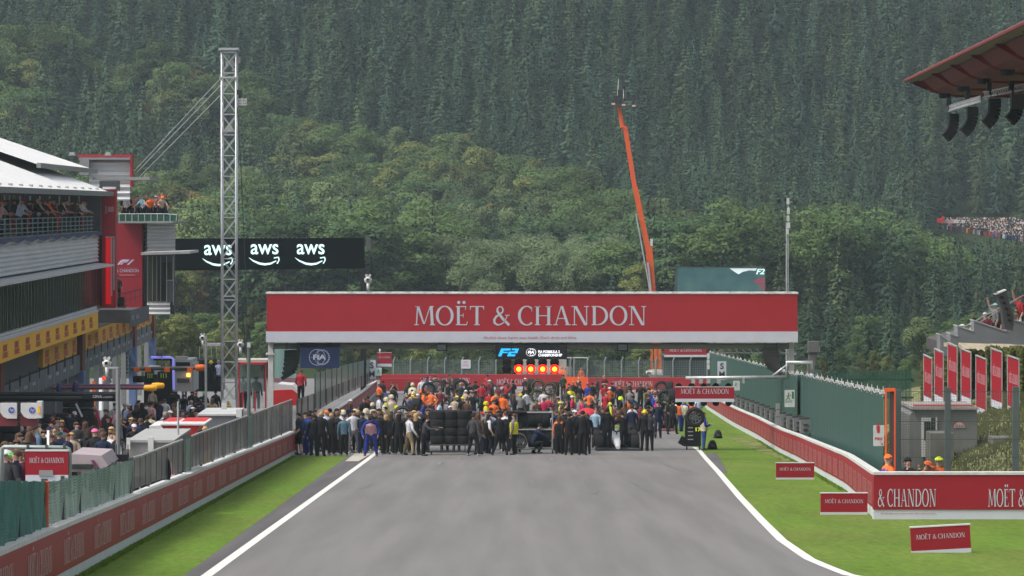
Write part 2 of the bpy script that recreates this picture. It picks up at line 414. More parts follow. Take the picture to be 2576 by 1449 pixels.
SER = {
 'M': (1.12, [SV(.14, .0, .2, 1, T_+.01), SV(.22, 1, .54, .06, W_, .08), SV(.56, .06, .88, 1, .05), SV(.99, 0, .93, 1, W_), serif(.14, 0), serif(1.0, 0, .14), serif(.17, 1, .1), serif(.96, 1, .1)]),
 'O': (1.0, arc(.5, .5, .40, .49, 0, 360, W_, T_, 28)),
 'E': (.74, [SV(.2, 0, .2, 1, W_), HB(.06, .66, 0, .05), HB(.275, .46, .49, .045), HB(.06, .60, .95, .05), SV(.63, 0, .68, .2, .05, .03), SV(.57, .8, .60, 1, .03, .05), SV(.455, .4, .455, .62, .03)]),
 'T': (.84, [SV(.42, 0, .42, 1, W_), HB(.04, .80, .95, .05), SV(.05, .8, .08, .96, .02, .06), SV(.79, .8, .76, .96, .02, .06), serif(.42, 0, .15)]),
 'C': (.84, arc(.5, .5, .40, .49, 48, 312, W_, T_)+[SV(.77, .72, .76, .94, .03, .04)]),
 'H': (1.0, [SV(.2, 0, .2, 1, W_), SV(.8, 0, .8, 1, W_), HB(.275, .725, .47, .05), serif(.2, 0, .15), serif(.8, 0, .15), serif(.2, 1, .15), serif(.8, 1, .15)]),
 'A': (.94, [SV(.13, 0, .44, 1, T_), SV(.79, 0, .47, 1, W_, .13), HB(.22, .66, .33, .045), serif(.13, 0, .12), serif(.80, 0, .15)]),
 'N': (1.0, [SV(.17, 0, .17, 1, T_), SV(.82, .0, .82, 1, T_), SV(.77, 0, .22, 1, W_+.01), serif(.17, 0, .13), serif(.13, 1, .12), serif(.82, 1, .13)]),
 'D': (.96, [SV(.2, 0, .2, 1, W_)]+arc(.36, .5, .50, .475, -88, 88, W_, T_)+[HB(.06, .40, 0, .05), HB(.06, .40, .95, .05)]),
 '&': (.98, ribbon([(.82, .52), (.76, .36), (.62, .14), (.45, .03), (.28, .02), (.14, .12), (.12, .28), (.22, .44), (.40, .56), (.56, .68), (.60, .82), (.53, .95), (.40, .97), (.29, .87), (.29, .74), (.40, .56), (.60, .31), (.92, .0)],
              [.04, .05, .05, .06, .09, .12, .13, .11, .09, .08, .09, .07, .06, .09, .11, .13, .14, .13])+[HB(.70, .94, .50, .04)]),
 ' ': (.32, [])}
def ser_polys(s):
    x = 0; out = []
    for ch in s:
        dots = ch == 'Ë'
        w_, ps = SER['E' if dots else ch]
        if dots:
            for cx_ in (.22, .50): out.append([(x+cx_+.085*math.cos(k*math.pi/6), 1.19+.085*math.sin(k*math.pi/6)) for k in range(12)])
        out += [[(x+px, py) for px, py in p] for p in ps]; x += w_+.03
    return out, x-.03
_fc = {}
def sans_mesh(s, bold=0.0):
    if (s, bold) in _fc: return _fc[(s, bold)]
    cu = bpy.data.curves.new('t', 'FONT'); cu.body = s; cu.size = 1; cu.resolution_u = 3; cu.offset = bold
    ob = bpy.data.objects.new('t', cu); COL.objects.link(ob)
    dg = bpy.context.evaluated_depsgraph_get(); me = bpy.data.meshes.new_from_object(ob.evaluated_get(dg))
    vs = [(v.co.x, v.co.y) for v in me.vertices]; fs = [tuple(p.vertices) for p in me.polygons]
    bpy.data.objects.remove(ob); bpy.data.meshes.remove(me)
    x0 = min(v[0] for v in vs); x1 = max(v[0] for v in vs); y0 = min(v[1] for v in vs); y1 = max(v[1] for v in vs)
    vs = [((a-x0)/(y1-y0), (b-y0)/(y1-y0)) for a, b in vs]
    _fc[(s, bold)] = (vs, fs, (x1-x0)/(y1-y0)); return _fc[(s, bold)]
TXT = 'MOËT & CHANDON'
def put_serif(mb, O, U, V, w_, h, s=TXT, N=None, lay=.0015):
    """lettering w_ wide and h tall, lower left at O, U right, V up, N out of the board"""
    ps, W = ser_polys(s); O = Vector(O); U = Vector(U).normalized(); V = Vector(V).normalized(); N = N or U.cross(V)
    for i, p in enumerate(ps):
        mb.poly([O+U*(a/W*w_)+V*(b*h)+N*(lay*(i % 5)) for a, b in p])
def put_sans(mb, s, O, U, V, h, w_=None, center=False, bold=0, shear=0):
    vs, fs, W = sans_mesh(s, bold); O = Vector(O); U = Vector(U).normalized(); V = Vector(V).normalized()
    w_ = W*h if w_ is None else w_
    if center: O = O-U*w_/2
    mb.add([O+U*(a/W*w_+b*shear*h)+V*(b*h) for a, b in vs], fs)
Xv, Yv, Zv = Vector((1, 0, 0)), Vector((0, 1, 0)), Vector((0, 0, 1)); BK = Vector((0, -1, 0))
def rot(v, a): return Matrix.Rotation(a, 3, 'Z')@Vector(v)
# ------------------------------------------------------------------ roads, verges
def asphalt(name, col, streak):
    m = mat(name, col, .85, var=.015, scale=.35, spec=.15, stretch=(1, .12, 1))
    n = m.node_tree; b = n.nodes['Principled BSDF']; src = b.inputs['Base Color'].links[0].from_socket
    tc = n.nodes.new('ShaderNodeTexCoord'); mp = n.nodes.new('ShaderNodeMapping'); mp.inputs['Scale'].default_value = (1.1, .012, 1)
    no = n.nodes.new('ShaderNodeTexNoise'); no.inputs['Scale'].default_value = 1.3; no.inputs['Detail'].default_value = 4
    n.links.new(tc.outputs['Object'], mp.inputs[0]); n.links.new(mp.outputs[0], no.inputs[0])
    mp2 = n.nodes.new('ShaderNodeMapping'); mp2.inputs['Scale'].default_value = (.05, .16, 1)
    no2 = n.nodes.new('ShaderNodeTexNoise'); no2.inputs['Scale'].default_value = 1.0; no2.inputs['Detail'].default_value = 3
    n.links.new(tc.outputs['Object'], mp2.inputs[0]); n.links.new(mp2.outputs[0], no2.inputs[0])
    no3 = n.nodes.new('ShaderNodeTexNoise'); no3.inputs['Scale'].default_value = 9; no3.inputs['Detail'].default_value = 6; n.links.new(tc.outputs['Object'], no3.inputs[0])
    def mrange(o, lo, hi):
        r = n.nodes.new('ShaderNodeMapRange'); r.inputs[1].default_value = .35; r.inputs[2].default_value = .65; r.inputs[3].default_value = lo; r.inputs[4].default_value = hi
        n.links.new(o, r.inputs[0]); return r.outputs[0]
    v = src
    for o, lo, hi in ((no.outputs[0], 1-streak, 1+streak*.6), (no2.outputs[0], .996, 1.004), (no3.outputs[0], .985, 1.015)):
        sc = n.nodes.new('ShaderNodeVectorMath'); sc.operation = 'SCALE'; n.links.new(v, sc.inputs[0]); n.links.new(mrange(o, lo, hi), sc.inputs['Scale']); v = sc.outputs[0]
    n.links.new(v, b.inputs['Base Color']); return m
ASP = asphalt('track_asphalt', (.158, .153, .148), .12)
ASP2 = asphalt('pit_asphalt', (.165, .165, .162), .08)
ASP3 = asphalt('old_asphalt_edge', (.105, .10, .102), .2)
def grassmat():
    m = mat('mown_grass', (.098, .168, .023), .9, var=.16, scale=.5, spec=.08, stretch=(1.3, .25, 1))
    n = m.node_tree; b = n.nodes['Principled BSDF']; src = b.inputs['Base Color'].links[0].from_socket
    tc = n.nodes.new('ShaderNodeTexCoord'); no = n.nodes.new('ShaderNodeTexNoise'); no.inputs['Scale'].default_value = .22; no.inputs['Detail'].default_value = 6
    mp = n.nodes.new('ShaderNodeMapping'); mp.inputs['Scale'].default_value = (1.6, .5, 1); n.links.new(tc.outputs['Object'], mp.inputs[0]); n.links.new(mp.outputs[0], no.inputs[0])
    cr = n.nodes.new('ShaderNodeValToRGB'); cr.color_ramp.elements[0].position = .42; cr.color_ramp.elements[0].color = (1, 1, 1, 1)
    cr.color_ramp.elements[1].position = .68; cr.color_ramp.elements[1].color = (1.22, .95, 1.4, 1)
    n.links.new(no.outputs[0], cr.inputs[0])
    mx = n.nodes.new('ShaderNodeVectorMath'); mx.operation = 'MULTIPLY'; n.links.new(src, mx.inputs[0]); n.links.new(cr.outputs[0], mx.inputs[1])
    no3 = n.nodes.new('ShaderNodeTexNoise'); no3.inputs['Scale'].default_value = 5; no3.inputs['Detail'].default_value = 8; no3.inputs['Roughness'].default_value = .7
    mp3 = n.nodes.new('ShaderNodeMapping'); mp3.inputs['Scale'].default_value = (1.4, .25, 1); n.links.new(tc.outputs['Object'], mp3.inputs[0]); n.links.new(mp3.outputs[0], no3.inputs[0])
    r3 = n.nodes.new('ShaderNodeMapRange'); r3.inputs[1].default_value = .3; r3.inputs[2].default_value = .7; r3.inputs[3].default_value = .74; r3.inputs[4].default_value = 1.22; n.links.new(no3.outputs[0], r3.inputs[0])
    m3 = n.nodes.new('ShaderNodeVectorMath'); m3.operation = 'SCALE'; n.links.new(mx.outputs[0], m3.inputs[0]); n.links.new(r3.outputs[0], m3.inputs['Scale'])
    n.links.new(m3.outputs[0], b.inputs['Base Color']); return m
GR = grassmat()
LW = pl([(40, -7.23+.41), (60, -7.23), (150, -9.05), (285, -10.75), (300, -10.9)])      # left wall line
def pts_ground(L): return [G(x, y) for x, y in L]
_rw = pts_ground([(2201, 1309), (2128, 1238), (2002, 1163), (1900, 1103), (1778, 1030)])
RWp = [(p.y, p.x) for p in _rw]+[(300, 15.2)]
RW = pl(sorted(RWp))
_wl = pts_ground([(515, 1449), (930, 1150)]); _wl = [(p.y, p.x) for p in _wl]
_k = (_wl[1][1]-_wl[0][1])/(_wl[1][0]-_wl[0][0])
WL = lambda Y: _wl[0][1]+_k*(Y-_wl[0][0])          # left white line, outer edge
_wr = pts_ground([(2140, 1449), (2048, 1410), (1978, 1362), (1925, 1310), (1870, 1253), (1815, 1190), (1768, 1138)])
WRp = sorted([(p.y, p.x) for p in _wr]); WRp = [(52, WRp[0][1]+1.6), (40, WRp[0][1]+5)]+WRp
WRp.sort(); _kk = (WRp[-1][1]-WRp[-2][1])/(WRp[-1][0]-WRp[-2][0]); WRp.append((300, WRp[-1][1]+2.0)); WR = pl(WRp)   # right white line, outer edge
GE = pl(sorted([(p.y, p.x) for p in pts_ground([(470, 1449), (600, 1352), (740, 1250), (868, 1155)])]))  # left grass edge
strip(lambda y: -60, lambda y: LW(y)-.2, 40, 330, .02, 'pit_lane', ASP2)
strip(lambda y: LW(y)-.1, lambda y: GE(y), 40, 147.5, .02, 'grass_verge', GR, nx=10)
strip(lambda y: GE(y)-.02, lambda y: WL(y)+.05, 40, 147.5, .028, 'verge_edge', ASP3, nx=2)
strip(lambda y: LW(y)-.15, lambda y: WL(y)+.05, 147.4, 302, .024, 'paved_apron', ASP2, nx=2)
strip(lambda y: WL(y), lambda y: WR(y), 40, 330, .032, 'track', ASP, nx=6)
strip(lambda y: WR(y)-.05, lambda y: 60 if y < 97 else RW(y)+.6, 40, 330, .024, 'grass_infield', GR, nx=24)
strip(lambda y: WR(y)-.02, lambda y: WR(y)+.15+.012*(y-118), 122, 151, .030, 'verge_edge', ASP3)
LINEW = mat('line_paint', (.62, .62, .58), .6, var=.08, scale=3)
strip(lambda y: WL(y)-.02, lambda y: WL(y)+.17, 40, 295, .037, 'track_line', LINEW)
strip(lambda y: WR(y)-.20, lambda y: WR(y), 40, 160, .037, 'track_line', LINEW)
# pale concrete pad beside the line and run-off colours at the far corner
mb = MB(); mb.poly([G(868, 1163, .041), G(902, 1163, .041), G(935, 1143, .041), G(893, 1143, .041)]); struct(mb.build('concrete_pad', mat('pale_pad', (.40, .38, .32), .8)))
strip(lambda y: -8.5, lambda y: 12, 286, 288.5, .045, 'painted_kerb', mat('kerb_red', srgb(190, 70, 60), .6))
strip(lambda y: -8.5, lambda y: 12, 289, 291, .045, 'painted_kerb', mat('kerb_green', srgb(110, 140, 105), .6))
strip(lambda y: WL(y)+.3, lambda y: WR(y)-.3, 143.2, 143.4, .037, 'faint_start_line', mat('worn_paint', (.15, .15, .15), .7))
# marks on the asphalt: rubber and pale scuffs
mb = MB(); r = random.Random(5)
for i in range(7):
    x0 = r.uniform(-4.6, 6.5); y0 = r.uniform(95, 140); L = r.uniform(2, 12); dx = -.012*L+r.uniform(-.15, .15)
    ys = [y0+L*t/4 for t in range(5)]
    for a, b in zip(ys, ys[1:]):
        mb.quad((x0+dx*(a-y0)/L, a, gz(a)+.038), (x0+dx*(a-y0)/L+.12, a, gz(a)+.038), (x0+dx*(b-y0)/L+.12, b, gz(b)+.038), (x0+dx*(b-y0)/L, b, gz(b)+.038))
struct(mb.build('rubber_marks', mat('rubber_mark', (.120, .118, .116), .8, var=.1)))
mb = MB()
for x, y, L in [(1100, 1172, 3), (1385, 1160, 2.5), (1300, 1152, 2), (1150, 1157, 2), (1460, 1163, 1.5)]:
    p = G(x, y, .043); mb.quad((p.x, p.y, gz(p.y)+.043), (p.x+.12, p.y, gz(p.y)+.043), (p.x+.1, p.y+L, gz(p.y+L)+.05), (p.x-.02, p.y+L, gz(p.y+L)+.05))
struct(mb.build('pale_scuffs', mat('scuff', (.16, .16, .175), .7)))
# grass tufts along edges
mb = MB(); r = random.Random(8)
def tuft(x, y, h):
    a = r.uniform(0, 3.14); z = gz(y)+.02; w2 = r.uniform(.01, .025); l = r.uniform(-.5, .5)*h
    mb.add([(x-w2*math.cos(a), y-w2*math.sin(a), z), (x+w2*math.cos(a), y+w2*math.sin(a), z), (x+l, y+r.uniform(-.5, .5)*h, z+h)], [(0, 1, 2)])
for i in range(16000):
    y = 56+90*r.random()**1.3; tuft(LW(y)+abs(r.gauss(0, .05)), y, r.uniform(.02, .08))
    if 0: tuft(GE(y)-abs(r.gauss(0, .25)), y, r.uniform(.01, .03))
for i in range(16000):
    y = 80+90*r.random(); tuft(RW(y)-abs(r.gauss(0, .06)) if y > 88 else r.uniform(9.2, 14), max(y, 88+r.random()) if y < 88 else y, r.uniform(.02, .08))
    if 0: tuft(WR(y)+abs(r.gauss(.03, .15)), y, r.uniform(.01, .025))
for i in range(0):
    y = 56+60*r.random()**1.2
    if i % 3 == 0: x = r.uniform(LW(y), GE(y))
    else: x = r.uniform(WR(y)+.1, min(RW(y), 13))
    tuft(x, y, r.uniform(.015, .05))
tag(mb.build('grass', mat('grass_blades', (.125, .205, .028), .9, var=.2, spec=.05)), 'short mown grass blades along the verges and wall feet', 'grass', kind='stuff')
# ------------------------------------------------------------------ barrier walls with repeated lettering
def barrier(name, label, line, ys, h, t, face, group=None, per=None, first=0, tw=2.3, th=.36, tb=.48, lm=None):
    """line: fn(Y)->X of the face; face=+1 faces +X, -1 faces -X"""
    top = MB(); red = MB(); white = MB(); T = MB()
    y0, y1 = ys; n = max(2, int((y1-y0)/3)); st = [y0+(y1-y0)*i/n for i in range(n+1)]
    wh = h*.24
    root = thing(name, label, 'wall', (line(y0), y0, gz(y0)), group=group)
    for a, b in zip(st, st[1:]):
        A = Vector((line(a), a, gz(a))); B = Vector((line(b), b, gz(b))); o = Vector((-face*t, 0, 0))
        for q, lo, hi, off in ((white, -.1, wh, .0), (red, wh, h-.07, .012)):
            e = Vector((face*off, 0, 0))
            q.add([A+Zv*lo+e, B+Zv*lo+e, B+Zv*hi+e, A+Zv*hi+e, A+Zv*lo+o, B+Zv*lo+o, B+Zv*hi+o, A+Zv*hi+o], [(0, 1, 2, 3), (5, 4, 7, 6), (3, 2, 6, 7), (1, 5, 6, 2), (4, 0, 3, 7)])
        e = Vector((face*.02, 0, 0)); o2 = o*1.15
        top.add([A+Zv*(h-.07)+e, B+Zv*(h-.07)+e, B+Zv*h+e, A+Zv*h+e, A+Zv*(h-.07)+o2, B+Zv*(h-.07)+o2, B+Zv*h+o2, A+Zv*h+o2], [(0, 1, 2, 3), (5, 4, 7, 6), (3, 2, 6, 7), (1, 5, 6, 2), (4, 0, 3, 7)])
    white.build('base_panel', mat('wall_base_white', (.50, .54, .54), .7, var=.1, scale=3), root); red.build('red_panel', REDD, root); top.build('top_cap', mat('cap_white', (.50, .50, .48), .8, var=.15, scale=6, bump=.3), root)
    if per:
        y = y0+first
        while y+tw < y1:
            ya, yb = (y, y+tw) if face > 0 else (y+tw, y)
            A = Vector((line(ya)+face*.03, ya, gz(ya))); B = Vector((line(yb)+face*.03, yb, gz(yb)))
            U = (B-A).normalized(); V = (Zv-U*U.z).normalized()
            put_serif(T, A+V*tb, U, V, (B-A).length, th, N=Vector((face, 0, 0)))
            y += per
        T.build('lettering', lm or LETP, root)
    return root
barrier('barrier_wall', 'long low red and white wall along the left edge of the grass', LW, (46, 150), 1.0, .2, 1, per=5.0, first=1.0, tw=3.2, th=.40, tb=.36, lm=mat('letter_grey_pink', (.50, .38, .39), .5))
barrier('barrier_wall', 'red and white wall section behind the crowd, below the grey panel fence', LW, (156, 285), 1.05, .2, 1, per=6, first=2, tw=4.0, th=.4, tb=.4)
rwall = barrier('barrier_wall', 'long low red and white wall receding along the right edge of the grass', RW, (RWp[0][0]+.03, 250), 1.1, .16, -1, per=3.3, first=.9, tw=2.3, th=.50, tb=.34, lm=mat('letter_dim', (.44, .27, .27), .5))
# frontal part of the right wall
yc = RWp[0][0]; xc = RWp[0][1]; zc = gz(yc)
root = thing('barrier_wall', 'red and white wall facing the camera at the right edge with large white lettering', 'wall', (xc, yc, zc))
def fr(name, x0, x1, z0, z1, dy, m, dx=0):
    x0 -= .03
    return MB().box(((x0+x1)/2, yc+.15+dy, zc+(z0+z1)/2), (x1-x0, .3, z1-z0)).build(name, m, root)
fr('base_panel', xc, xc+9, -.15, .25, 0, WHT); fr('red_panel', xc, xc+9, .25, 1.06, -.02, REDD); fr('top_cap', xc, xc+9, 1.06, 1.12, -.04, mat('cap_white', (.50, .50, .48)))
s_ = F/yc
mb = MB(); zz = (HY-1274)/s_; hh = 44/s_
O = Vector((sx(2104, yc), yc-.03, zz)); 
ps, W = ser_polys(TXT)
for x0, wpx, tx_ in ((2207, 148, '& CHANDON'), (2485, 226, TXT)):
    ps, W = ser_polys(tx_); wd = wpx/s_; X0 = sx(x0, yc)
    for i, p in enumerate(ps):
        q = [(X0+a/W*wd, yc-.03-.0015*(i % 5), zz+b*hh) for a, b in p]
        mb.poly(q)
mb.build('lettering', LET, root)
mb = MB(); put_sans(mb, 'Alcohol abuse harms your health. Don\'t drink and drive.', (sx(2215, yc), yc-.012, zc+.13), Xv, Zv, .05, 1.3); mb.build('small_print', mat('print_red', srgb(170, 70, 80), .6), root)
# far wall across the corner, in three lengths
def far_wall(x0, x1, ytop, Y, texts, label, wh=.3, h=1.3):
    z1 = (HY-ytop)/F*Y; z0 = z1-h; X0, X1 = sx(x0, Y), sx(x1, Y)
    r_ = thing('barrier_wall', label, 'wall', ((X0+X1)/2, Y, z0))
    MB().box(((X0+X1)/2, Y+.2, z0+wh/2-.3), (X1-X0, .4, wh+.6)).build('base_panel', WHT, r_)
    MB().box(((X0+X1)/2, Y+.19, (z0+wh+z1)/2), (X1-X0, .4, z1-z0-wh)).build('red_panel', RED, r_)
    if texts:
        mb = MB()
        for a, b, yb, hp in texts: put_serif(mb, (sx(a, Y), Y-.02, (HY-yb)/F*Y), Xv, Zv, (b-a)/F*Y, hp/F*Y)
        mb.build('lettering', LET, r_)
far_wall(958, 1420, 942, 298, [(1056, 1182, 966, 15), (1249, 1352, 967, 13), (1372, 1376, 967, 1)][:2], 'red and white wall across the far corner, behind the left half of the crowd')
far_wall(1480, 1780, 950, 292, [(1540, 1642, 972, 13)], 'red and white wall across the far corner, behind the right half of the crowd')
far_wall(955, 1058, 952, 286, [], 'short plain red barrier end where the left wall meets the far corner')
# orange fabric gate between them
g = G(1450, 985); mb = MB(); mb.box(P(1450, 966, 293)+Vector((0, 0, 0)), (56/F*293, .05, 36/F*293)); o = mb.build('orange_banner', mat('orange_cloth', srgb(235, 90, 30), .8, var=.15, scale=3)); tag(o, 'orange cloth screen filling the gap in the far red wall', 'banner')
# ------------------------------------------------------------------ mesh and sheet materials
def netmat(name, col, cell, fill, back=None):
    m = bpy.data.materials.new(name); m.use_nodes = True; n = m.node_tree; b = n.nodes['Principled BSDF']; b.inputs['Roughness'].default_value = .7
    tc = n.nodes.new('ShaderNodeTexCoord'); br = n.nodes.new('ShaderNodeTexNoise'); br.inputs['Scale'].default_value = 1.5
    mp = n.nodes.new('ShaderNodeMapping'); mp.inputs['Scale'].default_value = (5, 5, .6); n.links.new(tc.outputs['Object'], mp.inputs[0]); n.links.new(mp.outputs[0], br.inputs[0])
    cr = n.nodes.new('ShaderNodeMapRange'); cr.inputs[1].default_value = .3; cr.inputs[2].default_value = .7; cr.inputs[3].default_value = .7; cr.inputs[4].default_value = 1.35; n.links.new(br.outputs[0], cr.inputs[0])
    vm = n.nodes.new('ShaderNodeVectorMath'); vm.operation = 'SCALE'; vm.inputs[0].default_value = col; n.links.new(cr.outputs[0], vm.inputs['Scale']); n.links.new(vm.outputs[0], b.inputs['Base Color'])
    sp = n.nodes.new('ShaderNodeSeparateXYZ'); n.links.new(tc.outputs['Object'], sp.inputs[0])
    def line(sock):
        mu = n.nodes.new('ShaderNodeMath'); mu.operation = 'MULTIPLY'; mu.inputs[1].default_value = 1/cell; n.links.new(sock, mu.inputs[0])
        fr_ = n.nodes.new('ShaderNodeMath'); fr_.operation = 'FRACT'; n.links.new(mu.outputs[0], fr_.inputs[0])
        lt = n.nodes.new('ShaderNodeMath'); lt.operation = 'LESS_THAN'; lt.inputs[1].default_value = fill; n.links.new(fr_.outputs[0], lt.inputs[0]); return lt.outputs[0]
    ad = n.nodes.new('ShaderNodeMath'); ad.operation = 'ADD'; n.links.new(sp.outputs['X'], ad.inputs[0]); n.links.new(sp.outputs['Y'], ad.inputs[1])
    mxn = n.nodes.new('ShaderNodeMath'); mxn.operation = 'MAXIMUM'; n.links.new(line(ad.outputs[0]), mxn.inputs[0]); n.links.new(line(sp.outputs['Z']), mxn.inputs[1])
    n.links.new(mxn.outputs[0], b.inputs['Alpha']); return m
CHAIN = netmat('chain_link', (.10, .12, .12), .06, .09)
NETP = netmat('pale_green_net', (.17, .27, .21), .05, .62)
NETG = netmat('teal_green_net', (.035, .13, .105), .045, .80)
NETF = netmat('catch_net', (.10, .13, .13), .15, .22)
def smoked():
    m = mat('smoked_panel', (.095, .102, .100), .35, var=.75, scale=1.0, stretch=(9, 9, .35), spec=.6)  # stretched tone noise paints vertical reflection streaks into the panel colour
    b = m.node_tree.nodes['Principled BSDF']; b.inputs['Alpha'].default_value = .82; return m
SMK = smoked()
TEAL = mat('teal_clear_panel', (.12, .24, .21), .3, var=.3, scale=1, stretch=(8, 8, .4)); TEAL.node_tree.nodes['Principled BSDF'].inputs['Alpha'].default_value = .8
# left fence on the wall, driven by the sight line of its top rail
ftop = pl([(-60, 1212), (0, 1211), (135, 1211), (152, 1206), (355, 1150), (500, 1093), (745, 1003), (930, 905)])
def x2Y(x): return 54000.0/(1105-x)
def lf(x, which, off=.16):
    Y = x2Y(x) if x < 745 else float(np.interp(x, [745, 953], [150, 285])); X = LW(Y)-off
    px = CX+F*X/Y
    return Vector((X, Y, (HY-ftop(px))/F*Y if which else gz(Y)+(1.0 if x < 745 else 1.05)+(-.02 if which == 0 else .07)))
def fence_run(name, label, x0, x1, m, n, posts=True, lift=0, pm=DKG, wav=0.0, rail=None):
    root = thing(name, label, 'fence', tuple(lf(x0, 0)))
    mb = MB(); k = max(2, int((x1-x0)/4)); r = random.Random(x0)
    lo = []; hi = []
    for i in range(k+1):
        x = x0+(x1-x0)*i/k; a = lf(x, 0)+Zv*lift; b = lf(x, 1); w2 = r.uniform(-wav, wav)
        lo.append(a+Vector((w2, 0, 0))); hi.append(b+Vector((-w2, 0, r.uniform(-wav, wav)*.3)))
    for i in range(k): mb.quad(lo[i], lo[i+1], hi[i+1], hi[i])
    mb.build('panel', m, root)
    if m is SMK:
        q = MB(); w0 = n*3
        for i in range(w0+1):
            x = x0+(x1-x0)*i/w0; a = lf(x, 0)+Zv*lift; b = lf(x, 1); q.box((a+b)/2+Vector((.03, 0, 0)), (.014, .03, (b-a).length))
        q.build('panel_seams', DKG, root)
    for i in range(n+1):
        x = x0+(x1-x0)*i/n; a = lf(x, 0); b = lf(x, 1)
        MB().box((a+b)/2+Vector((-.03, 0, .01)), (.06, .06, (b-a).length+.06)).build('post', pm, root)
    if rail:
        q = MB()
        for i in range(k): q.tube([hi[i]+Zv*.02, hi[i+1]+Zv*.02], .035, 6)
        q.build('top_rail', rail, root)
    return root
fence_run('fence', 'teal green netting fence on the wall at the far left foreground', -40, 141, NETG, 3, wav=.06, pm=DKG)
o = MB(); a = lf(143, 0); b = lf(143, 1); o.box((a+b)/2, (.07, .16, (b-a).length)); tag(o.build('orange_edge_strip', mat('orange_strip', srgb(200, 80, 45), .7, var=.2)), 'narrow orange strip at the end of the teal netting fence', 'fence strip')
fence_run('fence', 'pale green mesh fence between the orange strip and the grey panels', 147, 352, NETP, 5, wav=.05)
fence_run('fence', 'near run of grey see-through panels on the left wall', 356, 476, SMK, 3, lift=.09, rail=CONC)
fence_run('fence', 'narrow green mesh panel between two runs of grey panels', 485, 496, NETP, 1)
fence_run('fence', 'middle run of grey see-through panels on the left wall, below the lattice mast', 498, 634, SMK, 5, lift=.09, rail=CONC)
fence_run('fence', 'green strip panel in front of the white gantry leg', 636, 647, TEAL, 1)
fence_run('fence', 'last run of grey see-through panels before the gap in the wall', 648, 744, SMK, 4, lift=.09, rail=CONC)
# the fence beyond the gap: lower grey panels, taller teal screens
def fence2(label, pts, off, m, n, lift, pm=DKG):
    """pts: (x, top y) along the wall"""
    tp = pl(pts); x0, x1 = pts[0][0], pts[-1][0]
    mb = MB(); k = 40; lo = []; hi = []
    for i in range(k+1):
        x = x0+(x1-x0)*i/k; Y = float(np.interp(x, [745, 953], [156, 285])); X = sx(x, Y)-0
        lo.append(Vector((X, Y, gz(Y)+lift))); hi.append(Vector((X, Y, (HY-tp(x))/F*Y)))
    root = thing('fence', label, 'fence', tuple(lo[0]))
    for i in range(k): mb.quad(lo[i], lo[i+1], hi[i+1], hi[i])
    mb.build('panel', m, root)
    for i in range(n+1):
        j = int(k*i/n); MB().box((lo[j]+hi[j])/2, (.09, .09, (hi[j]-lo[j]).length)).build('post', pm, root)
fence2('grey see-through panels rising behind the crowd toward the far corner', [(748, 1004), (800, 986), (860, 962), (919, 942), (955, 930)], 0, SMK, 14, 1.12)
fence2('taller teal screens behind the grey panels, left of the far corner', [(793, 938), (830, 930), (870, 917), (924, 905), (957, 893)], .3, TEAL, 12, 1.3, mat('teal_post', (.05, .09, .08), .6))
# green sheet fence on the right
def rf(x, which, tops, off):
    Y = None
    # solve Y where the wall line (offset) projects to x
    lo, hi = 70, 300
    for _ in range(40):
        m_ = (lo+hi)/2
        if CX+F*(RW(m_)+off)/m_ > x: lo = m_
        else: hi = m_
    Y = (lo+hi)/2; X = RW(Y)+off
    return Vector((X, Y, (HY-tops(x))/F*Y)) if which else Vector((X, Y, gz(Y)+.6))
def green(label, x0, x1, tops, n, off=.5, spikes=True):
    tp = pl(tops); root = thing('fence', label, 'fence', tuple(rf(x1, 0, tp, off)))
    mb = MB(); k = 60; lo = [rf(x0+(x1-x0)*i/k, 0, tp, off) for i in range(k+1)]; hi = [rf(x0+(x1-x0)*i/k, 1, tp, off) for i in range(k+1)]
    for i in range(k):                        # shallow corrugation
        e = Vector((.04 if i % 2 else 0, 0, 0)); e2 = Vector((0 if i % 2 else .04, 0, 0))
        mb.quad(lo[i]+e, lo[i+1]+e2, hi[i+1]+e2, hi[i]+e)
    mb.build('sheet', GRNF, root)
    q = MB()
    for i in range(n+1):
        j = int(k*i/n); h_ = hi[j]; q.tube([h_-Zv*.1, h_+Zv*.16], [.03, .008], 5); q.box(h_+Zv*.02, (.12, .2, .09))
        if i < n:
            h2 = hi[int(k*(i+1)/n)]; q.tube([h_+Zv*.05, (h_+h2)/2-Zv*.06, h2+Zv*.05], .012, 4)
    q.build('wire_and_spikes', mat('wire_grey', (.45, .45, .44), .6), root)
    return root
green('tall dark green sheet fence on the right, near stretch with spikes on top', 2006, 2222, [(2003, 938), (2222, 988)], 17)
green('tall dark green sheet fence on the right, far stretch behind the gantry leg', 1787, 2004, [(1787, 886), (1928, 921), (2003, 942)], 22, off=.35)
# further palisade fence behind it
mb = MB(); Y0_ = 150
for i in range(60):
    x = 2085+i*3.5; Y = 150; t = P(x, 943-(.0 if x < 2150 else .05*(x-2150))+0, Y); mb.box(t-Zv*1.2, (.035, .03, 2.6+.06*(i % 2)))
o = mb.build('pales', mat('palisade_green', (.02, .085, .06), .6)); rt = thing('palisade_fence', 'green palisade fence beyond the sheet fence at the right', 'fence', tuple(P(2180, 1010, 150)))
o.data.transform(Matrix.Translation(-rt.location)); o.parent = rt
mb = MB()
for y in (955, 1000): mb.box(P(2190, y, 150.05), (215/F*150, .04, .08))
mb.build('rail', mat('palisade_green', (.02, .085, .06), .6), rt)
